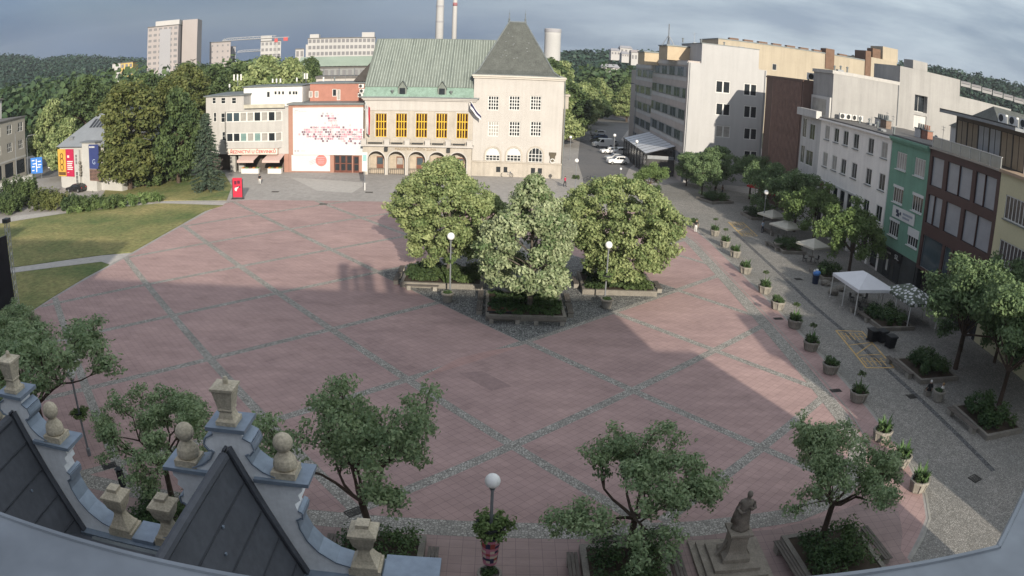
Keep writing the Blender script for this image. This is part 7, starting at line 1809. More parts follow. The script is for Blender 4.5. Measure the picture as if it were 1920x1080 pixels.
def table_set(x, y, rz, label):
    t = thing('cafe_table', label, 'table', (x, y, 0), rz, 'cafe tables under the parasols and tents')
    mb = MB(); mb.lathe([(.4, .70), (.42, .72), (.4, .74)], (0, 0, 0), 14); mb.build('top', WOODG, t, local=True); mb = MB(); mb.tube([(0, 0, .03), (0, 0, .70)], .04, 6); mb.lathe([(.25, 0), (.2, .04)], (0, 0, 0), 10); mb.build('leg', DARKM, t, local=True); return t
def chair(x, y, rz, label):
    t = thing('cafe_chair', label, 'chair', (x, y, 0), rz, 'cafe chairs on the terrace')
    mb = MB(); mb.box(-.22, -.22, .43, .22, .22, .47); mb.build('seat', DARKM, t, local=True); mb = MB(); mb.box(-.22, .19, .5, .22, .22, .9); mb.build('backrest', DARKM, t, local=True)
    for sx in (-.19, .19):
        for sy in (-.19, .19): mb = MB(); mb.box(sx-.02, sy-.02, 0, sx+.02, sy+.02, .43); mb.build('leg', DARKM, t, local=True)
    return t
for k, (x, y, pl) in enumerate([(36.3, 63.6, 'under the far half of the large white tent'), (35.9, 60.6, 'under the near half of the large white tent'), (37.0, 87.6, 'under the larger cream parasol'), (36.8, 78.0, 'under the cream parasol nearest the blue bag')]):
    table_set(x, y, .3*k, 'round cafe table '+pl)
    chair(x-.8, y+.1, R(90), 'dark chair on the street side, '+pl); chair(x+.8, y, R(-90), 'dark chair on the house side, '+pl)
def bin_(x, y, label, rz):
    t = thing('wheeled_bin', label, 'bin', (x, y, 0), rz, 'black wheeled bins'); BK = mat('black_plastic', (.018, .019, .022), .5, .15, 2)
    mb = MB(); mb.lathe([(.48, .08), (.58, .95), (.62, 1.0), (.62, 1.04)], (0, 0, 0), 4, sq=True); mb.build('body', BK, t, local=True); mb = MB(); mb.box(-.48, -.48, 1.045, .48, .46, 1.12); mb.box(-.4, -.53, 1.0, .4, -.48, 1.08); mb.build('lid', BK, t, local=True)
    for s in (-.4, .4): mb = MB(); mb.tube([(s-.04, .3, .1), (s+.04, .3, .1)], .1, 10); mb.build('wheel', DARKM, t, local=True)
p = G(1668, 652); bin_(p.x, p.y, 'black wheeled bin nearest the yellow loading bay', .1); bin_(p.x-.3, p.y+1.3, 'black wheeled bin behind the nearest one by the yellow bay', .25); bin_(p.x-1.2, p.y+1.5, 'black wheeled bin leftmost of the three by the yellow bay', .15)
p = G(1528, 532); t = thing('rubbish_bin', 'dark bin overflowing with a bright blue and white bag', 'bin', (p.x, p.y, 0))
mb = MB(); mb.lathe([(.34, 0), (.4, .9), (.42, .95), (.36, .95), (.33, .7)], (0, 0, 0), 12); mb.build('body', mat('bin_navy', (.02, .03, .06), .5, .2, 2), t, local=True)
mb = MB(); mb.sphere((0, 0, 1.15), .42, 10, sz=.75); mb.sphere((.2, -.2, 1.25), .22, 8); mb.build('bag', mat('blue_bag', (.08, .22, .55), .45, .25, 3), t, smooth=True, local=True); mb = MB(); mb.sphere((.1, .1, 1.42), .2, 8); mb.sphere((-.22, .05, 1.38), .16, 8); mb.build('white_bag', WHITE, t, smooth=True, local=True)
for k, (px, py, s) in enumerate([(1547, 535, .55), (1562, 552, .6), (1575, 545, .5)]):
    p = G(px, py); t = thing('boulder', ['rounded boulder nearest the blue rubbish bag', 'largest boulder at the corner of the white tent', 'boulder half in shadow beside the white tent'][k], 'boulder', (p.x, p.y, 0), k, 'boulders by the white tent')
    mb = MB(); rng = random.Random(k); me = None; mb.sphere((0, 0, s*.45), s, 10, sz=.7); mb.v = [(x*(1+rng.uniform(-.12, .12)), y*(1+rng.uniform(-.12, .12)), max(0, z)) for x, y, z in mb.v]; o = mb.build('stone', STONE, t, local=True)
# ================================================================== red board, stage, info sign
p = G(446, 373); t = thing('red_board', 'red advertising board with a white and dark print on the plaza edge', 'notice board', p, R(5))
mb = MB(); mb.box(-.85, -.1, 0, -.75, .1, 3.0); mb.box(.75, -.1, 0, .85, .1, 3.0); mb.box(-1.0, -.4, 0, 1.0, .4, .08); mb.build('frame', DARKM, t, local=True)
mb = MB(); mb.box(-.745, -.06, .25, .745, .06, 3.2); pn = mb.build('panel', mat('board_red', (.50, .02, .05), .5, .05, 1), t, local=True)
mb = MB()
for a in [(-.5, 2.2, -.1, 2.75), (.0, 2.3, .45, 2.8), (-.1, 1.7, .5, 1.95)]: mb.box(a[0], -.075, a[1], a[2], -.061, a[3])
mb.build('dark_print', mat('board_dark', (.10, .01, .03), .5, .1, 1), pn, local=True); mb = MB(); mb.extrude([(-.45, -.08, 1.35), (-.15, -.08, 1.15), (-.05, -.08, 1.5), (.3, -.08, 1.9), (-.1, -.08, 1.75), (-.4, -.08, 1.7)], (0, .018, 0)); mb.build('white_print', WHITE, pn, local=True)
p = G(684, 357); t = thing('info_post', 'slim white information post with a pale map panel before the arcade', 'sign', p)
mb = MB(); mb.tube([(0, 0, 0), (0, 0, 1.2)], .1, 8); mb.build('post', WHITE, t, local=True); mb = MB(); mb.box(-.42, -.08, 3.0, .42, .08, 6.0); mb.build('panel', WHITE, t, local=True); mb = MB(); mb.tube([(0, .0, 1.2), (0, 0, 3.0)], .07, 8); mb.build('pole', GREYM, t, local=True); mb = MB(); mb.box(-.3, -.095, 4.6, .3, -.081, 5.6); mb.build('map', mat('map_teal', (.25, .45, .45), .5, .2, 2), t, local=True)
# stage with lattice tower and black screen
q0, q1 = G(33, 578), G(-60, 625)
bx, by = q0.x, q0.y
t = thing('stage_tower', 'aluminium lattice tower at the left edge carrying a large black screen', 'stage', (bx, by, 0)); TH = 8.3; ALU = mat('aluminium', (.45, .46, .47), .4, .1, 2, .6)
mb = MB(); rr = .2
for sx in (-rr, rr):
    for sy in (-rr, rr): mb.tube([(sx, sy, 0), (sx, sy, TH)], .035, 5)
n = int(TH/.45)
for k in range(n):
    z0, z1 = TH*k/n, TH*(k+1)/n
    for (a, b) in [((-rr, -rr), (rr, -rr)), ((rr, -rr), (rr, rr)), ((rr, rr), (-rr, rr)), ((-rr, rr), (-rr, -rr))]: mb.tube([(*a, z0), (*b, z1)] if k % 2 else [(*b, z0), (*a, z1)], .022, 4)
mb.build('lattice_mast', ALU, t, local=True)
mb = MB(); mb.box(-.45, -.45, 0, .45, .45, .08); mb.build('base_plate', DARKM, t, local=True)
mb = MB(); mb.box(-.35, -.35, TH, .35, .35, TH+.4); mb.build('head_block', DARKM, t, local=True)
dv = (Vector((q1.x, q1.y))-Vector((q0.x, q0.y))).normalized(); sv = Vector((dv.x*9, dv.y*9, 0)); nv = Vector((-dv.y, dv.x, 0))*.2; o0 = Vector((dv.x*.35, dv.y*.35, .6))
mb = MB(); mb.extrude([o0, o0+sv, o0+sv+Vector((0, 0, 6.6)), o0+Vector((0, 0, 6.6))], nv); mb.build('screen', mat('black_screen', (.012, .014, .018), .4, .2, .5), t, local=True)
mb = MB()
for zz in (2.7, 4.9): mb.extrude([o0+Vector((0, 0, zz))-nv*.15, o0+sv+Vector((0, 0, zz))-nv*.15, o0+sv+Vector((0, 0, zz+.05))-nv*.15, o0+Vector((0, 0, zz+.05))-nv*.15], nv*.1)
mb.build('screen_joint', DARKM, t, local=True)
# ================================================================== cars
CGL = mat('car_glass', (.015, .018, .022), .08, .1, 1, spec=.7); TYRE = mat('tyre', (.015, .015, .016), .85, .1, 2); RIM = mat('wheel_rim', (.35, .36, .37), .35, .1, 2, .7)
def car_proto(kind, paint):
    t = thing('parked_car', 'x', 'car'); Lc = {'hatch': 4.2, 'suv': 4.6, 'van': 5.2}[kind]; hL = Lc/2; w = .88 if kind != 'van' else .98
    if kind == 'van': prof = [(-hL, .35), (-hL, 1.0), (-hL+.15, 1.12), (-hL+.95, 1.28), (-hL+1.7, 2.05), (-hL+2.0, 2.15), (hL-.15, 2.15), (hL, 2.0), (hL, .35)]
    elif kind == 'suv': prof = [(-hL, .38), (-hL, .8), (-hL+.15, .98), (-hL+1.15, 1.1), (-hL+1.95, 1.62), (-hL+2.3, 1.70), (hL-1.0, 1.70), (hL-.45, 1.6), (hL-.08, 1.1), (hL, 1.0), (hL, .38)]
    else: prof = [(-hL, .32), (-hL, .72), (-hL+.15, .85), (-hL+1.1, .98), (-hL+1.85, 1.42), (-hL+2.2, 1.48), (hL-1.0, 1.46), (hL-.4, 1.3), (hL-.08, .98), (hL, .88), (hL, .32)]
    bm = bmesh.new(); belt = .95 if kind == 'hatch' else 1.08 if kind == 'suv' else 1.25
    L_, R_ = [], []
    for x, z in prof:
        k = w-(.16*max(0, (z-belt))/.55 if kind != 'van' else .08*max(0, z-belt)); L_.append(bm.verts.new((x, -k, z))); R_.append(bm.verts.new((x, k, z)))
    n = len(prof)
    for i in range(n): bm.faces.new((L_[i], L_[(i+1) % n], R_[(i+1) % n], R_[i]))
    bm.faces.new(L_[::-1]); bm.faces.new(R_)
    bmesh.ops.recalc_face_normals(bm, faces=bm.faces); bmesh.ops.bevel(bm, geom=[e for e in bm.edges if max(v.co.z for v in e.verts) > .6], offset=.06, segments=2, affect='EDGES', profile=.6)
    me = bpy.data.meshes.new('body'); bm.to_mesh(me); bm.free(); me.materials.append(paint); me.polygons.foreach_set('use_smooth', [True]*len(me.polygons)); me.set_sharp_from_angle(angle=R(35)); obj('body', me, t)
    zt = max(z for _, z in prof)-.1; ins = lambda z: w-(.16*max(0, (z-belt))/.55 if kind != 'van' else .08*max(0, z-belt))+.012
    spans = {'hatch': [(-hL+1.45, -hL+2.0, -.1), (-.02, hL-1.15, hL-.75)], 'suv': [(-hL+1.5, -hL+2.1, -.05), (.03, hL-1.2, hL-.85)], 'van': [(-hL+1.35, -hL+1.85, -hL+2.5)]}[kind]
    for s in (-1, 1):
        for q, sp in enumerate(spans):
            zb = belt+.03
            pts = [(sp[0], zb), (sp[2], zb), (sp[2]-(.0 if q == 0 else .35), zt-.04), (sp[1] if q == 0 else sp[0], zt-.04)]
            mb = MB(); mb.add([(x, s*(ins(z)), z) for x, z in pts]+[(x, s*(ins(z)-.03), z) for x, z in pts], [(0, 1, 2, 3), (4, 5, 6, 7), (0, 1, 5, 4), (1, 2, 6, 5), (2, 3, 7, 6), (3, 0, 4, 7)]); mb.build('side_window', CGL, t, local=True)
    def slab(a, b, name):
        (x0, z0), (x1, z1) = a, b; dx, dz = x1-x0, z1-z0; L = math.hypot(dx, dz); nx, nz = -dz/L, dx/L
        if nx*(1 if x0 > 0 else -1) < 0: nx, nz = -nx, -nz
        k0, k1 = ins(z0)-.14, ins(z1)-.12; o = .014
        mb = MB(); P = [(x0+nx*o, -k0, z0+nz*o), (x0+nx*o, k0, z0+nz*o), (x1+nx*o, k1, z1+nz*o), (x1+nx*o, -k1, z1+nz*o)]; mb.extrude(P, (-nx*.03, 0, -nz*.03)); mb.build(name, CGL, t, local=True)
    i = 3; slab((prof[i][0]+.1*(prof[i+1][0]-prof[i][0]), prof[i][1]+.1*(prof[i+1][1]-prof[i][1])), (prof[i+1][0]*.9+prof[i][0]*.1, prof[i+1][1]*.9+prof[i][1]*.1), 'windscreen')
    if kind != 'van':
        a, b = prof[8], prof[7]; slab((a[0]*.9+b[0]*.1, a[1]*.9+b[1]*.1), (b[0]*.9+a[0]*.1, b[1]*.9+a[1]*.1), 'rear_window')
    for sx in (-hL+.8, hL-.85):
        for s in (-1, 1):
            mb = MB(); mb.tube([(sx, s*(w-.2), .33), (sx, s*(w+.015), .33)], .33, 16); wo = mb.build('wheel', TYRE, t, local=True); mb = MB(); mb.tube([(sx, s*(w-.02), .33), (sx, s*(w+.022), .33)], .2, 12); mb.build('rim', RIM, wo, local=True)
    for s in (-1, 1):
        mb = MB(); mb.box(-hL-.012, s*w*.85, .62, -hL+.1, s*w*.5, .76); mb.build('headlight', GLOBE, t, local=True); mb = MB(); mb.box(hL-.08, s*w*.88, .72, hL+.012, s*w*.62, .9); mb.build('tail_light', MATS['red_canvas'], t, local=True)
        mb = MB(); mb.box(-hL+1.45, s*(w+.02), belt+.0, -hL+1.6, s*(w+.2), belt+.14); mb.build('mirror', paint, t, local=True)
    mb = MB(); mb.box(-hL-.02, -.26, .42, -hL+.02, .26, .53); mb.build('number_plate', WHITE, t, local=True)
    return t
def paint(name, c, r=.3): return mat('car_'+name, c, r, .03, 1, spec=.6)
CW_ = paint('white', (.70, .70, .70)); CS = paint('silver', (.36, .37, .38), .3); CB = paint('black', (.015, .016, .018), .2); CD = paint('dark_grey', (.06, .065, .075)); CBL = paint('blue', (.03, .06, .13))
bpy.context.view_layer.update()
protos = {}
def car(kind, paintm, px, py, rz, label, z=.004):
    p = G(px, py); key = (kind, paintm.name)
    if key not in protos:
        t = car_proto(kind, paintm); protos[key] = t; t.location = (p.x, p.y, z); t.rotation_euler = (0, 0, rz); t['label'] = label; t['group'] = 'cars parked by the square'
    else: t = dup(protos[key], (p.x, p.y, z), rz, label, 'cars parked by the square')
    return t
car('suv', CW_, 1158, 308, R(12), 'nearest white car in the row beside the town hall')
car('hatch', CS, 1152, 301, R(14), 'silver car behind the nearest white car')
car('hatch', CW_, 1142, 288, R(14), 'second white car, before the white van')
car('suv', CW_, 1161, 290, R(14), 'white car nose to tail right of the second white car')
car('van', CW_, 1130, 276, R(16), 'white van in the middle of the parked row')
car('hatch', CS, 1146, 273, R(14), 'silver car right of the white van')
car('hatch', CB, 1122, 269, R(16), 'black car just beyond the white van')
car('hatch', CBL, 1124, 262, R(16), 'dark blue car beyond the van')
car('suv', CS, 1122, 255, R(16), 'silver car at the far end of the parked row')
car('van', CS, 1068, 240, R(5), 'silver van parked under the avenue trees')
car('hatch', CB, 143, 360, R(-8), 'black car parked before the gallery house', .06)
car('hatch', CW_, 105, 315, R(80), 'white car on the road left of the gallery banners')
# ================================================================== motorcycles, bicycles and people
def bike(px, py, rz, label, m):
    p = G(px, py); t = thing('bicycle', label, 'bicycle', (p.x, p.y, 0), rz, 'bicycles left by the town hall')
    for x in (-.55, .55):
        mb = MB(); mb.tube([(x+.33*math.cos(a), 0, .34+.33*math.sin(a)) for a in np.linspace(0, 2*PI, 17)], .03, 5, cap=False); w = mb.build('wheel', TYRE, t, local=True)
        mb = MB()
        for a in np.linspace(0, PI, 5)[:-1]: mb.tube([(x+.31*math.cos(a), 0, .34+.31*math.sin(a)), (x-.31*math.cos(a), 0, .34-.31*math.sin(a))], .006, 4)
        mb.build('spokes', GREYM, w, local=True)
    mb = MB()
    for a, b in [((-.55, .34), (-.1, .34)), ((-.1, .34), (.4, .82)), ((-.1, .34), (-.22, .85)), ((-.22, .8), (.4, .82)), ((-.55, .34), (-.22, .8)), ((.55, .34), (.4, .95))]: mb.tube([(a[0], 0, a[1]), (b[0], 0, b[1])], .025, 5)
    mb.build('frame', m, t, local=True)
    mb = MB(); mb.tube([(.38, -.28, 1.0), (.4, 0, .96), (.38, .28, 1.0)], .018, 5); mb.build('handlebar', DARKM, t, local=True); mb = MB(); mb.box(-.36, -.07, .86, -.1, .07, .93); mb.build('saddle', DARKM, t, local=True)
for k, (px, py, rz, lab) in enumerate([(939, 331, .2, 'leftmost bicycle leaning by the town hall plinth'), (946, 331, .8, 'middle bicycle in the cluster by the town hall plinth'), (953, 332, -.3, 'rightmost bicycle in the cluster by the town hall plinth'), (1103, 340, .3, 'bicycle at the road edge behind the right linden'), (1113, 340, -.2, 'second bicycle at the road edge behind the right linden')]):
    bike(px, py, rz, lab, DARKM if k % 2 else CBL)
SKIN = mat('skin', (.42, .27, .20), .6, .05, 2)
def person(px, py, rz, label, shirt, trousers, hair, pose='walk', skirt=False, loc=None, h=1.72):
    """one continuous skinned body, coloured by clothing zone"""
    p = loc or G(px, py); t = thing('person', label, 'person', (p[0], p[1], p[2] if loc else 0), rz)
    st = {'walk': .22, 'stand': .05, 'bend': .12, 'sit': 0}[pose]; V, E, Rr = [], [], []
    def add(v, r, par=None):
        V.append(v); Rr.append(r)
        if par is not None: E.append((par, len(V)-1))
        return len(V)-1
    bend = .55 if pose == 'bend' else 0.0; hz = .92 if pose != 'sit' else .52
    pel = add((0, 0, hz), (.15, .11)); sp = add((0, -.25*bend, hz+.22-.03*bend), (.135, .1), pel); ch = add((0, -.75*bend, hz+.44-.2*bend), (.165, .11), sp); nk = add((0, -1.0*bend, hz+.57-.3*bend), (.055, .055), ch); hd = add((0, -1.1*bend-.02, hz+.68-.36*bend), (.085, .095), nk); ht = add((0, -1.15*bend-.02, hz+.78-.38*bend), (.07, .08), hd)
    nose = add((0, -1.15*bend-.115, hz+.68-.36*bend), (.02, .02), hd)
    for s in (-1, 1):
        if pose == 'sit': hip = add((s*.09, 0, hz-.02), (.1, .1), pel); kn = add((s*.12, -.42, hz), (.075, .075), hip); an = add((s*.12, -.45, .09), (.05, .05), kn); add((s*.13, -.62, .04), (.05, .035), an)
        else: hip = add((s*.1, 0, hz-.1), (.1, .1), pel); kn = add((s*.1, -s*st*.6, .5), (.07, .07), hip); an = add((s*.1, -s*st+(.1 if s > 0 else 0), .09), (.05, .05), kn); add((s*.11, -s*st-.14, .04), (.045, .035), an)
        sh = add((s*.19, -.75*bend, hz+.42-.2*bend), (.065, .065), ch); el = add((s*.26, -.75*bend+s*st*.5-.02-.2*bend, hz+.14-.25*bend), (.045, .045), sh); wr = add((s*.25, -.75*bend+s*st*.9-.1-.3*bend, hz-.09-.15*bend), (.032, .032), el); pm = add((s*.25, -.75*bend+s*st*.95-.12-.32*bend, hz-.17-.15*bend), (.03, .018), wr)
        x, y, z = V[pm]
        for f in range(4): k1 = add((x+s*.008, y-.03+.02*f, z-.05), (.009, .009), pm); add((x-s*.01, y-.03+.02*f, z-.09+.008*abs(f-1)), (.008, .008), k1)
        add((x-s*.02, y-.045, z-.02), (.009, .009), pm)
    me = bpy.data.meshes.new('body'); me.from_pydata(V, E, []); o = bpy.data.objects.new('tmp', me); COL.objects.link(o)
    md = o.modifiers.new('s', 'SKIN'); sd = o.modifiers.new('u', 'SUBSURF'); sd.levels = 1
    if not me.skin_vertices: bpy.context.view_layer.update()
    sl = me.skin_vertices[0].data if me.skin_vertices else me.attributes
    for i, r in enumerate(Rr): me.skin_vertices[0].data[i].radius = r
    me.skin_vertices[0].data[0].use_root = True
    dg = bpy.context.evaluated_depsgraph_get(); m2 = bpy.data.meshes.new_from_object(o.evaluated_get(dg)); bpy.data.objects.remove(o)
    for m in (SKIN, shirt, trousers, hair, TYRE): m2.materials.append(m)
    hcut = hz+.56-.3*bend
    for f in m2.polygons:
        c = f.center; arm = abs(c.x) > .17
        if c.z < .1 and pose != 'x': mi = 4
        elif arm and c.z < hz+.18-.2*bend and c.z > .3 and abs(c.x) > .2: mi = 0
        elif c.z < hz+.03 and not (pose == 'bend' and c.y < -.3): mi = 2
        elif c.z < hcut+.0 and not (c.y < -1.0*bend-.02 and bend and c.z < hcut-.2 and False): mi = 1
        else: mi = 0
        f.material_index = mi
    m2.polygons.foreach_set('use_smooth', [True]*len(m2.polygons)); body = obj('body', m2, t)
    mb = MB(); mb.sphere((0, -1.13*bend+.015, hz+.725-.37*bend), .108, 12, sz=1.05); hm = mb.build('hair', hair, t, smooth=True, local=True)
    mb = MB()
    for s in (-1, 1): mb.sphere((s*.035, -1.15*bend-.098, hz+.715-.36*bend), .012, 6)
    mb.build('eyes', TYRE, t, local=True)
    t.scale = (h/1.72,)*3; return t
cloth = lambda n, c: mat('cloth_'+n, c, .85, .1, 3)
CWH, CBK, CLB, CRD, CDK, CBR = cloth('white', (.6, .6, .58)), cloth('black', (.02, .02, .022)), cloth('light_blue', (.38, .45, .52)), cloth('red', (.42, .04, .09)), cloth('dark_blue', (.03, .035, .06)), cloth('brown', (.10, .06, .04))
HD, HL = mat('hair_dark', (.02, .015, .012), .7, .1, 3), mat('hair_fair', (.25, .17, .09), .7, .1, 3)
person(487, 346, R(20), 'person in a dark top and white trousers walking past the banner wall', CBK, CWH, HD, 'walk')
person(1304, 436, R(160), 'person in white and black bending over the second planter in the sun', CBK, CWH, HL, 'bend')
person(1429, 437, R(200), 'person in a pale shirt standing in the shade by the upper parasol', CLB, CDK, HD, 'stand')
person(1340, 365, R(80), 'dark-clad person walking left of another before the white hotel wall', CBK, CBK, HD, 'walk')
person(1354, 365, R(90), 'person in dark brown walking right of another before the white hotel wall', CBR, CDK, HD, 'walk')
person(1059, 350, R(40), 'person in a red top at the right corner of the town hall', CRD, CDK, HD, 'walk')
person(0, 0, R(200), 'person in a white top with fair hair sitting beside the right street tub', CWH, CBR, HL, 'sit', loc=(33.0, 40.9, 0))
person(0, 0, R(170), 'person in black with a white cap seated left of the fair-haired one', CBK, CBK, mat('white_cap', (.6, .6, .6), .7, .05, 2), 'sit', loc=(32.1, 41.5, 0))
for x, y, lab in [(33.0, 41.0, 'low stone block under the fair-haired seated person'), (32.1, 41.6, 'low stone block under the person in black')]:
    t = thing('stone_block', lab, 'seat', (x, y, 0), 0, 'low stone blocks on the right street'); mb = MB(); mb.box(-.28, -.16, 0, .28, .3, .34); mb.build('block', CONC, t, local=True); mb = MB(); mb.box(-.3, -.18, .34, .3, .32, .42); mb.build('slab', STONE, t, local=True)
# litter bins near the corner of the beds
def post_bin(x, y, label):
    t = thing('litter_bin', label, 'litter bin', (x, y, 0), 0, 'dark litter bins'); mb = MB(); mb.lathe([(.2, .0), (.22, .95), (.24, 1.0), (.18, 1.0), (.16, .8)], (0, 0, 0), 4, sq=True); mb.build('body', DARKM, t, local=True); mb = MB(); mb.box(-.2, -.2, 1.1, .2, .2, 1.14); mb.box(-.17, -.02, 1.0, -.13, .02, 1.1); mb.box(.13, -.02, 1.0, .17, .02, 1.1); mb.build('lid', DARKM, t, local=True)
p = G(231, 912); post_bin(p.x, p.y, 'dark litter bin on the paving between the gables')
post_bin(-9.0, 26.4, 'dark litter bin hidden behind the nearer gable, at the tall tree bed')
# ================================================================== the house we stand on
SLATED = mat('dark_slate_sheet', (.072, .078, .092), .6, .18, .6, .0, .4, fine=.12, bscale=6)
COPE = mat('blue_grey_sheet', (.26, .315, .385), .45, .12, .8, .35, fine=.1, bscale=5)
WHR = mat('gable_white_render', (.86, .88, .90), .85, .08, 1.2, fine=.06, streak=.18)
SAND = mat('sandstone', (.50, .44, .335), .9, .2, 2.5, bump=.5, bscale=20, fine=.16)
LEDGE = mat('ledge_sheet', (.25, .275, .305), .5, .1, 1.5, .3, fine=.12, bscale=6)
GY = 11.0
own = thing('gabled_house', 'white house with curly baroque gables, dark slate dormers and sandstone finials in the foreground', 'house', (-6, 6, 0))
mb = MB(); mb.box(-48, -12, 0, -1.05, GY, 11.0); mb.box(-1.05, -4, 0, 27.0, 8.3, 10.2); mb.build('wall', WHR, own)
mb = MB(); mb.box(-48.2, GY-.2, 11.0, -1.0, GY+.6, 11.35); mb.box(-.98, 8.1, 10.2, 27.2, 8.7, 10.5); mb.build('cornice', COPE, own)
RZ = RIDGE_Z
mb = MB()
mb.add([(-48, GY-.3, 11.36), (-1.05, GY-.3, 11.36), (-1.05, -1, RZ), (-47, -1, RZ), (-1.05, -12, 11.36), (-48, -12, 11.36)], [(0, 1, 2, 3), (3, 2, 4, 5), (0, 3, 5), (1, 4, 2)])
mb.add([(-1.04, 8.1, 10.52), (27, 8.1, 10.52), (27, -1, RZ), (-1.04, -1, RZ), (27, -4, 10.52), (-1.04, -4, 10.52)], [(0, 1, 2, 3), (3, 2, 4, 5), (1, 4, 2), (0, 3, 5)])
mb.build('roof', SLATED, own)
# tower carrying the camera, its ledge just below it
mb = MB(); mb.box(-2.3, -2.6, 10, 1.45, .98, 19.2); mb.build('tower_wall', WHR, own)
lz = 20.0
def L2(px, py): p = G(px, py, lz); return (p.x, p.y)
a1 = L2(480, 1079); a0 = (-4.0, a1[1]+.02)
b1, b2 = L2(1500, 1079), L2(1876, 1018); b0 = (b1[0]-.2, b1[1]-.01)
cc = L2(1930, 905); 
dcor = Vector(b2); dd = (Vector(cc)-dcor).normalized()*3
mb = MB()
pl = [a0, a1, (a1[0]+.35, a1[1]-.02), (b1[0]-.35, b1[1]-.02), b1, b2, (b2[0]+dd.x, b2[1]+dd.y), (b2[0]+dd.x+1.8, b2[1]+dd.y-.5), (3.6, -2.0), (-4.0, -2.0)]
mb.prism(pl, 19.5, 19.985); mb.build('ledge', LEDGE, own)
e = MB()
for s, q in ((a0, a1), (b1, b2), (b2, (b2[0]+dd.x, b2[1]+dd.y))): e.tube([(*s, lz-.02), (*q, lz-.02)], .012, 6)
e.build('ledge_rim', LEDGE, own)
mb = MB(); mb.box(-26, -13, 11, 24.5, -4, REAR_Z); mb.box(-46.9, -13, 11, -26.01, -4, REAR_Z+5.2); mb.build('added_rear_wing', WHR, own)  # unseen wing, added and sized to throw the plaza's shadow edge
mb = MB(); mb.box(-25.9, -13.3, REAR_Z, 24.8, -3.7, REAR_Z+.25); mb.box(-47.2, -13.3, REAR_Z+5.2, -25.9, -3.7, REAR_Z+5.4); mb.build('added_rear_roof', SLATED, own)
# unseen chimneys behind, shapes invented so their shadows reach the plaza
for x, w in ((1.6, .8), (2.75, .6), (3.9, .9), (5.9, .7), (6.9, .5)):
    mb = MB(); mb.box(x-w/2, -5.4, 20, x+w/2, -4.2, CHIM_Z-(.5 if w < .75 else 0)); mb.build('chimney', WHR, own)
    mb = MB(); zc_ = CHIM_Z-(.5 if w < .75 else 0); mb.box(x-w/2-.1, -5.5, zc_, x+w/2+.1, -4.1, zc_+.15); mb.build('chimney_cap', COPE, own)
def ball_finial(x, y, z, par):
    mb = MB(); mb.box(x-.24, y-.24, z, x+.24, y+.24, z+.14); mb.lathe([(.20, .14), (.23, .18), (.235, .25), (.21, .35), (.14, .44), (.095, .50), (.09, .52)], (x, y, z), 14); fo = mb.build('ball_finial', SAND, par)
    mb = MB(); mb.sphere((x, y, z+.68), .195, 16); mb.build('ball', SAND, fo, smooth=True); return fo
def vase(x, y, z, par, name='vase_finial', s=1.0):
    mb = MB(); k = 2**.5*s
    mb.lathe([(.27*k, 0), (.27*k, .08*s), (.22*k, .14*s), (.14*k, .30*s), (.11*k, .40*s), (.12*k, .44*s), (.20*k, .58*s), (.24*k, .74*s), (.24*k, .80*s), (.28*k, .82*s), (.28*k, .88*s), (.13*k, .98*s), (.13*k, 1.06*s), (.01, 1.08*s)], (x, y, z), 4, sq=True)
    return mb.build(name, SAND, par)
def tall_vase(x, y, z, par):
    mb = MB(); k = 2**.5
    mb.lathe([(.20*k, 0), (.20*k, .08), (.15*k, .12), (.12*k, .24), (.15*k, .29), (.14*k, .32), (.17*k, .50), (.20*k, .68), (.23*k, .70), (.23*k, .75), (.02, .80)], (x, y, z), 4, sq=True)
    mb.lathe([(.05, .78), (.055, .87), (.035, .92)], (x+.03, y, z), 8); return mb.build('vase_finial', SAND, par)
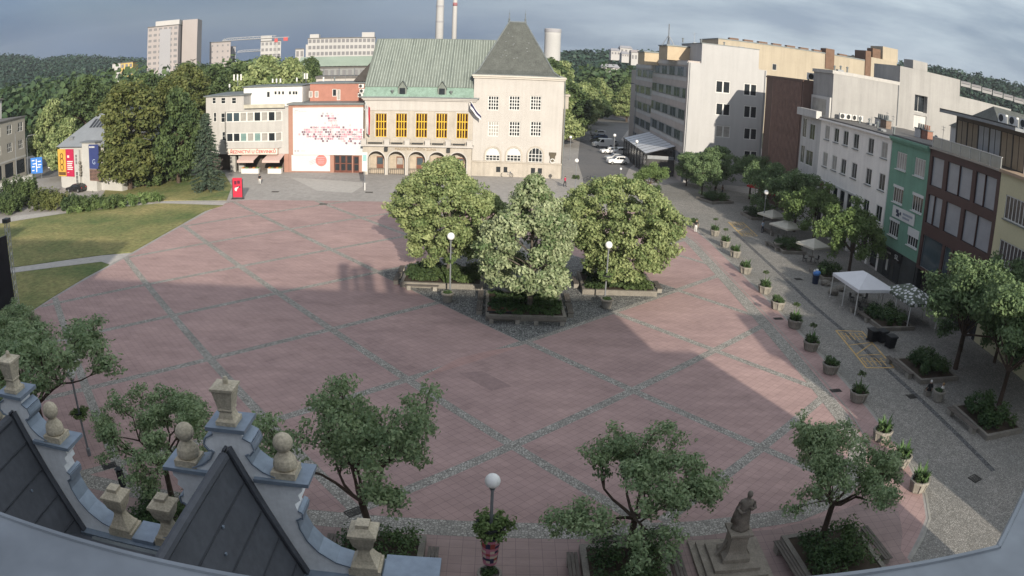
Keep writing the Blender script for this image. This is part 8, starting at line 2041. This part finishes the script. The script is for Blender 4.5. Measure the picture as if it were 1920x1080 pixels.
def gable(cx, right_only=False):
    """seen from behind; half outline as (offset, height)"""
    half = [(0.0, 14.50), (.30, 14.50), (.30, 14.36), (.46, 14.28), (.50, 14.14), (.40, 14.02), (.33, 13.98), (.42, 13.82), (.62, 13.66), (.86, 13.56), (.92, 13.46), (1.36, 13.46), (1.36, 13.32), (1.27, 13.22), (1.30, 13.10), (1.18, 13.0), (1.22, 12.84), (1.30, 12.80), (1.28, 12.66), (1.18, 12.60), (1.20, 12.42), (1.32, 12.12), (1.52, 11.86), (1.86, 11.62), (2.2, 11.52), (2.2, 11.30)]
    prof = [(cx+a, z) for a, z in half]+[(cx-a, z) for a, z in half[::-1][:-1]]
    y0, y1 = GY, GY+.42
    mb = MB(); mb.extrude([(x, y0, z) for x, z in prof], (0, y1-y0, 0)); gw = mb.build('gable_wall', WHR, own)
    # sheet coping over the curves, standing proud of front and back
    mb = MB(); T = .03
    def strip(pts, s):
        for (a, z), (b, w) in zip(pts[:-1], pts[1:]):
            x0, x1 = cx+s*a, cx+s*b; d = Vector((x1-x0, 0, w-z)).normalized(); n = Vector((-d.z, 0, d.x))
            if n.x*s < 0 and abs(n.x) > abs(n.z) or (n.z < 0 and abs(n.z) >= abs(n.x)): n = -n
            A, B = Vector((x0, y0-.03, z))+n*.004, Vector((x1, y0-.03, w))+n*.004
            mb.add([A, B, B+n*T, A+n*T]+[v+Vector((0, y1-y0+.12, 0)) for v in (A, B, B+n*T, A+n*T)], [(0, 1, 2, 3), (4, 5, 6, 7), (0, 1, 5, 4), (1, 2, 6, 5), (2, 3, 7, 6), (3, 0, 4, 7)])
    for s in (1, -1):
        strip(half[2:10], s); strip(half[16:25], s)
    mb.build('coping', COPE, gw)
    # slab caps under the finials, broad over the shoulders
    for s in (1, -1):
        mb = MB(); mb.box(cx+s*.44, y0-.10, 13.47, cx+s*1.52, y1+.22, 13.55); mb.build('shoulder_slab', COPE, gw)
        ball_finial(cx+s*1.02, GY+.22, 13.552, own)
        mb = MB(); mb.tube([(cx+s*1.2, y0+.03, 12.72), (cx+s*1.2, y1+.06, 12.72)], .1, 12); mb.tube([(cx+s*.42, y0+.03, 14.15), (cx+s*.42, y1+.06, 14.15)], .115, 12); mb.build('scroll', COPE, gw)
    mb = MB(); mb.box(cx-.40, y0-.10, 14.5, cx+.40, y1+.2, 14.58); mb.build('apex_slab', COPE, gw)
    tall_vase(cx, GY+.2, 14.582, own)
    # dormer roof running back from the gable
    zt, yb = 14.12, -.5; sl = 2.27           # drop per metre sideways
    mb = MB(); hw = 1.9
    for s in (1, -1): mb.quad((cx, GY-.012, zt), (cx, yb, zt), (cx+s*hw, yb, zt-sl*hw), (cx+s*hw, GY-.012, zt-sl*hw))
    dr = mb.build('dormer_roof', SLATED, own)
    mb = MB(); mb.tube([(cx, GY-.3, zt-.02), (cx, yb, zt-.02)], .11, 8)
    mb.build('ridge_roll', SLATED, dr)
    for s in (1, -1):
        mb = MB(); A = Vector((cx+s*.02, GY-.02, zt+.05)); B = Vector((cx+s*hw, GY-.02, zt-sl*hw+.05)); n = Vector((s*.92, 0, .4))*.05; w = Vector((0, -.16, 0))
        mb.add([A, B, B+w, A+w, A+n, B+n, B+w+n, A+w+n], [(0, 1, 2, 3), (4, 5, 6, 7), (0, 1, 5, 4), (1, 2, 6, 5), (2, 3, 7, 6), (3, 0, 4, 7)]); mb.build('verge_strip', SLATED, dr)
    # standing seams of the sheets and small snow hooks
    mb = MB()
    for k in range(1, 7):
        z = zt-.62*k
        for s in (1, -1):
            x = cx+s*(zt-z)/sl; mb.box(x-.012+s*.012, yb, z-.012, x+.012+s*.014, GY-.2, z+.02)
    mb.build('sheet_lap', mat('slate_lap', (.055, .06, .07), .6, .2, 2), dr)
    rng = random.Random(int(cx*10))
    for k in range(8):
        z = zt-rng.uniform(.4, 3.0); x = cx+(zt-z)/sl; y = rng.uniform(7.5, 10.4); mb = MB(); mb.box(x, y, z, x+.035, y+.05, z+.05); mb.build('snow_hook', COPE, dr)
    return gw
gable(-4.85); gable(-10.35)
for x in (-2.42, -6.78, -8.02):
    mb = MB(); mb.box(x-.32, GY-.05, 11.36, x+.32, GY+.55, 11.5); mb.build('finial_base', SAND, own); vase(x, GY+.22, 11.502, own, s=1.0)
mb = MB(); mb.box(-7.68, GY-.1, 11.352, -7.12, GY+.62, 11.46); mb.build('parapet_sheet', COPE, own)
mb = MB(); mb.box(-2.05, GY-.1, 11.352, -.95, GY+.62, 11.46); mb.build('parapet_sheet', COPE, own)
mb = MB(); mb.tube([(-8.6, GY-.45, 11.42), (-6.2, GY-.45, 11.42)], .09, 8); mb.build('gutter', LEAD, own)
t = thing('tall_house', 'unseen tall house left of the camera building, shape invented to shade the lawn', 'house', (-50, -8, 0))  # out of view, height chosen so its shadow covers the lawn
mb = MB(); mb.box(-62, -12.9, 0, -47.3, -4, 30.5); mb.box(-92, -12.9, 0, -62.01, -4, 36); mb.build('wall', CREAM, t)
mb = MB(); mb.box(-62.2, -13.2, 30.5, -47.25, -3.7, 30.8); mb.box(-92.3, -13.2, 36, -62.0, -3.7, 36.3); mb.build('roof', FLATR, t)
# unseen neighbouring house across the gap, shape invented for its shadow
t = thing('corner_house', 'unseen house across the lane right of the camera building, shape invented for its shadow', 'house', (46, 0, 0))
mb = MB(); mb.box(NX, -1, 0, 64, 7, NZ); mb.build('wall', CREAM, t); mb = MB(); mb.box(NX-.3, -1.3, NZ, 64.3, 7.3, NZ+.4); mb.build('roof', FLATR, t)

# ================================================================== air
def haze():
    mb = MB(); mb.box(-1750, -350, -1.2, 1750, 1850, 150)
    m = bpy.data.materials.new('haze'); m.use_nodes = True; nt = m.node_tree; nt.nodes.clear()
    o = nt.nodes.new('ShaderNodeOutputMaterial'); v = nt.nodes.new('ShaderNodeVolumePrincipled'); v.inputs['Density'].default_value = HAZE; v.inputs['Color'].default_value = (.86, .91, 1, 1)
    nt.links.new(v.outputs[0], o.inputs['Volume']); ob = mb.build('haze', m); ob['kind'] = 'stuff'
if HAZE > 0: haze()
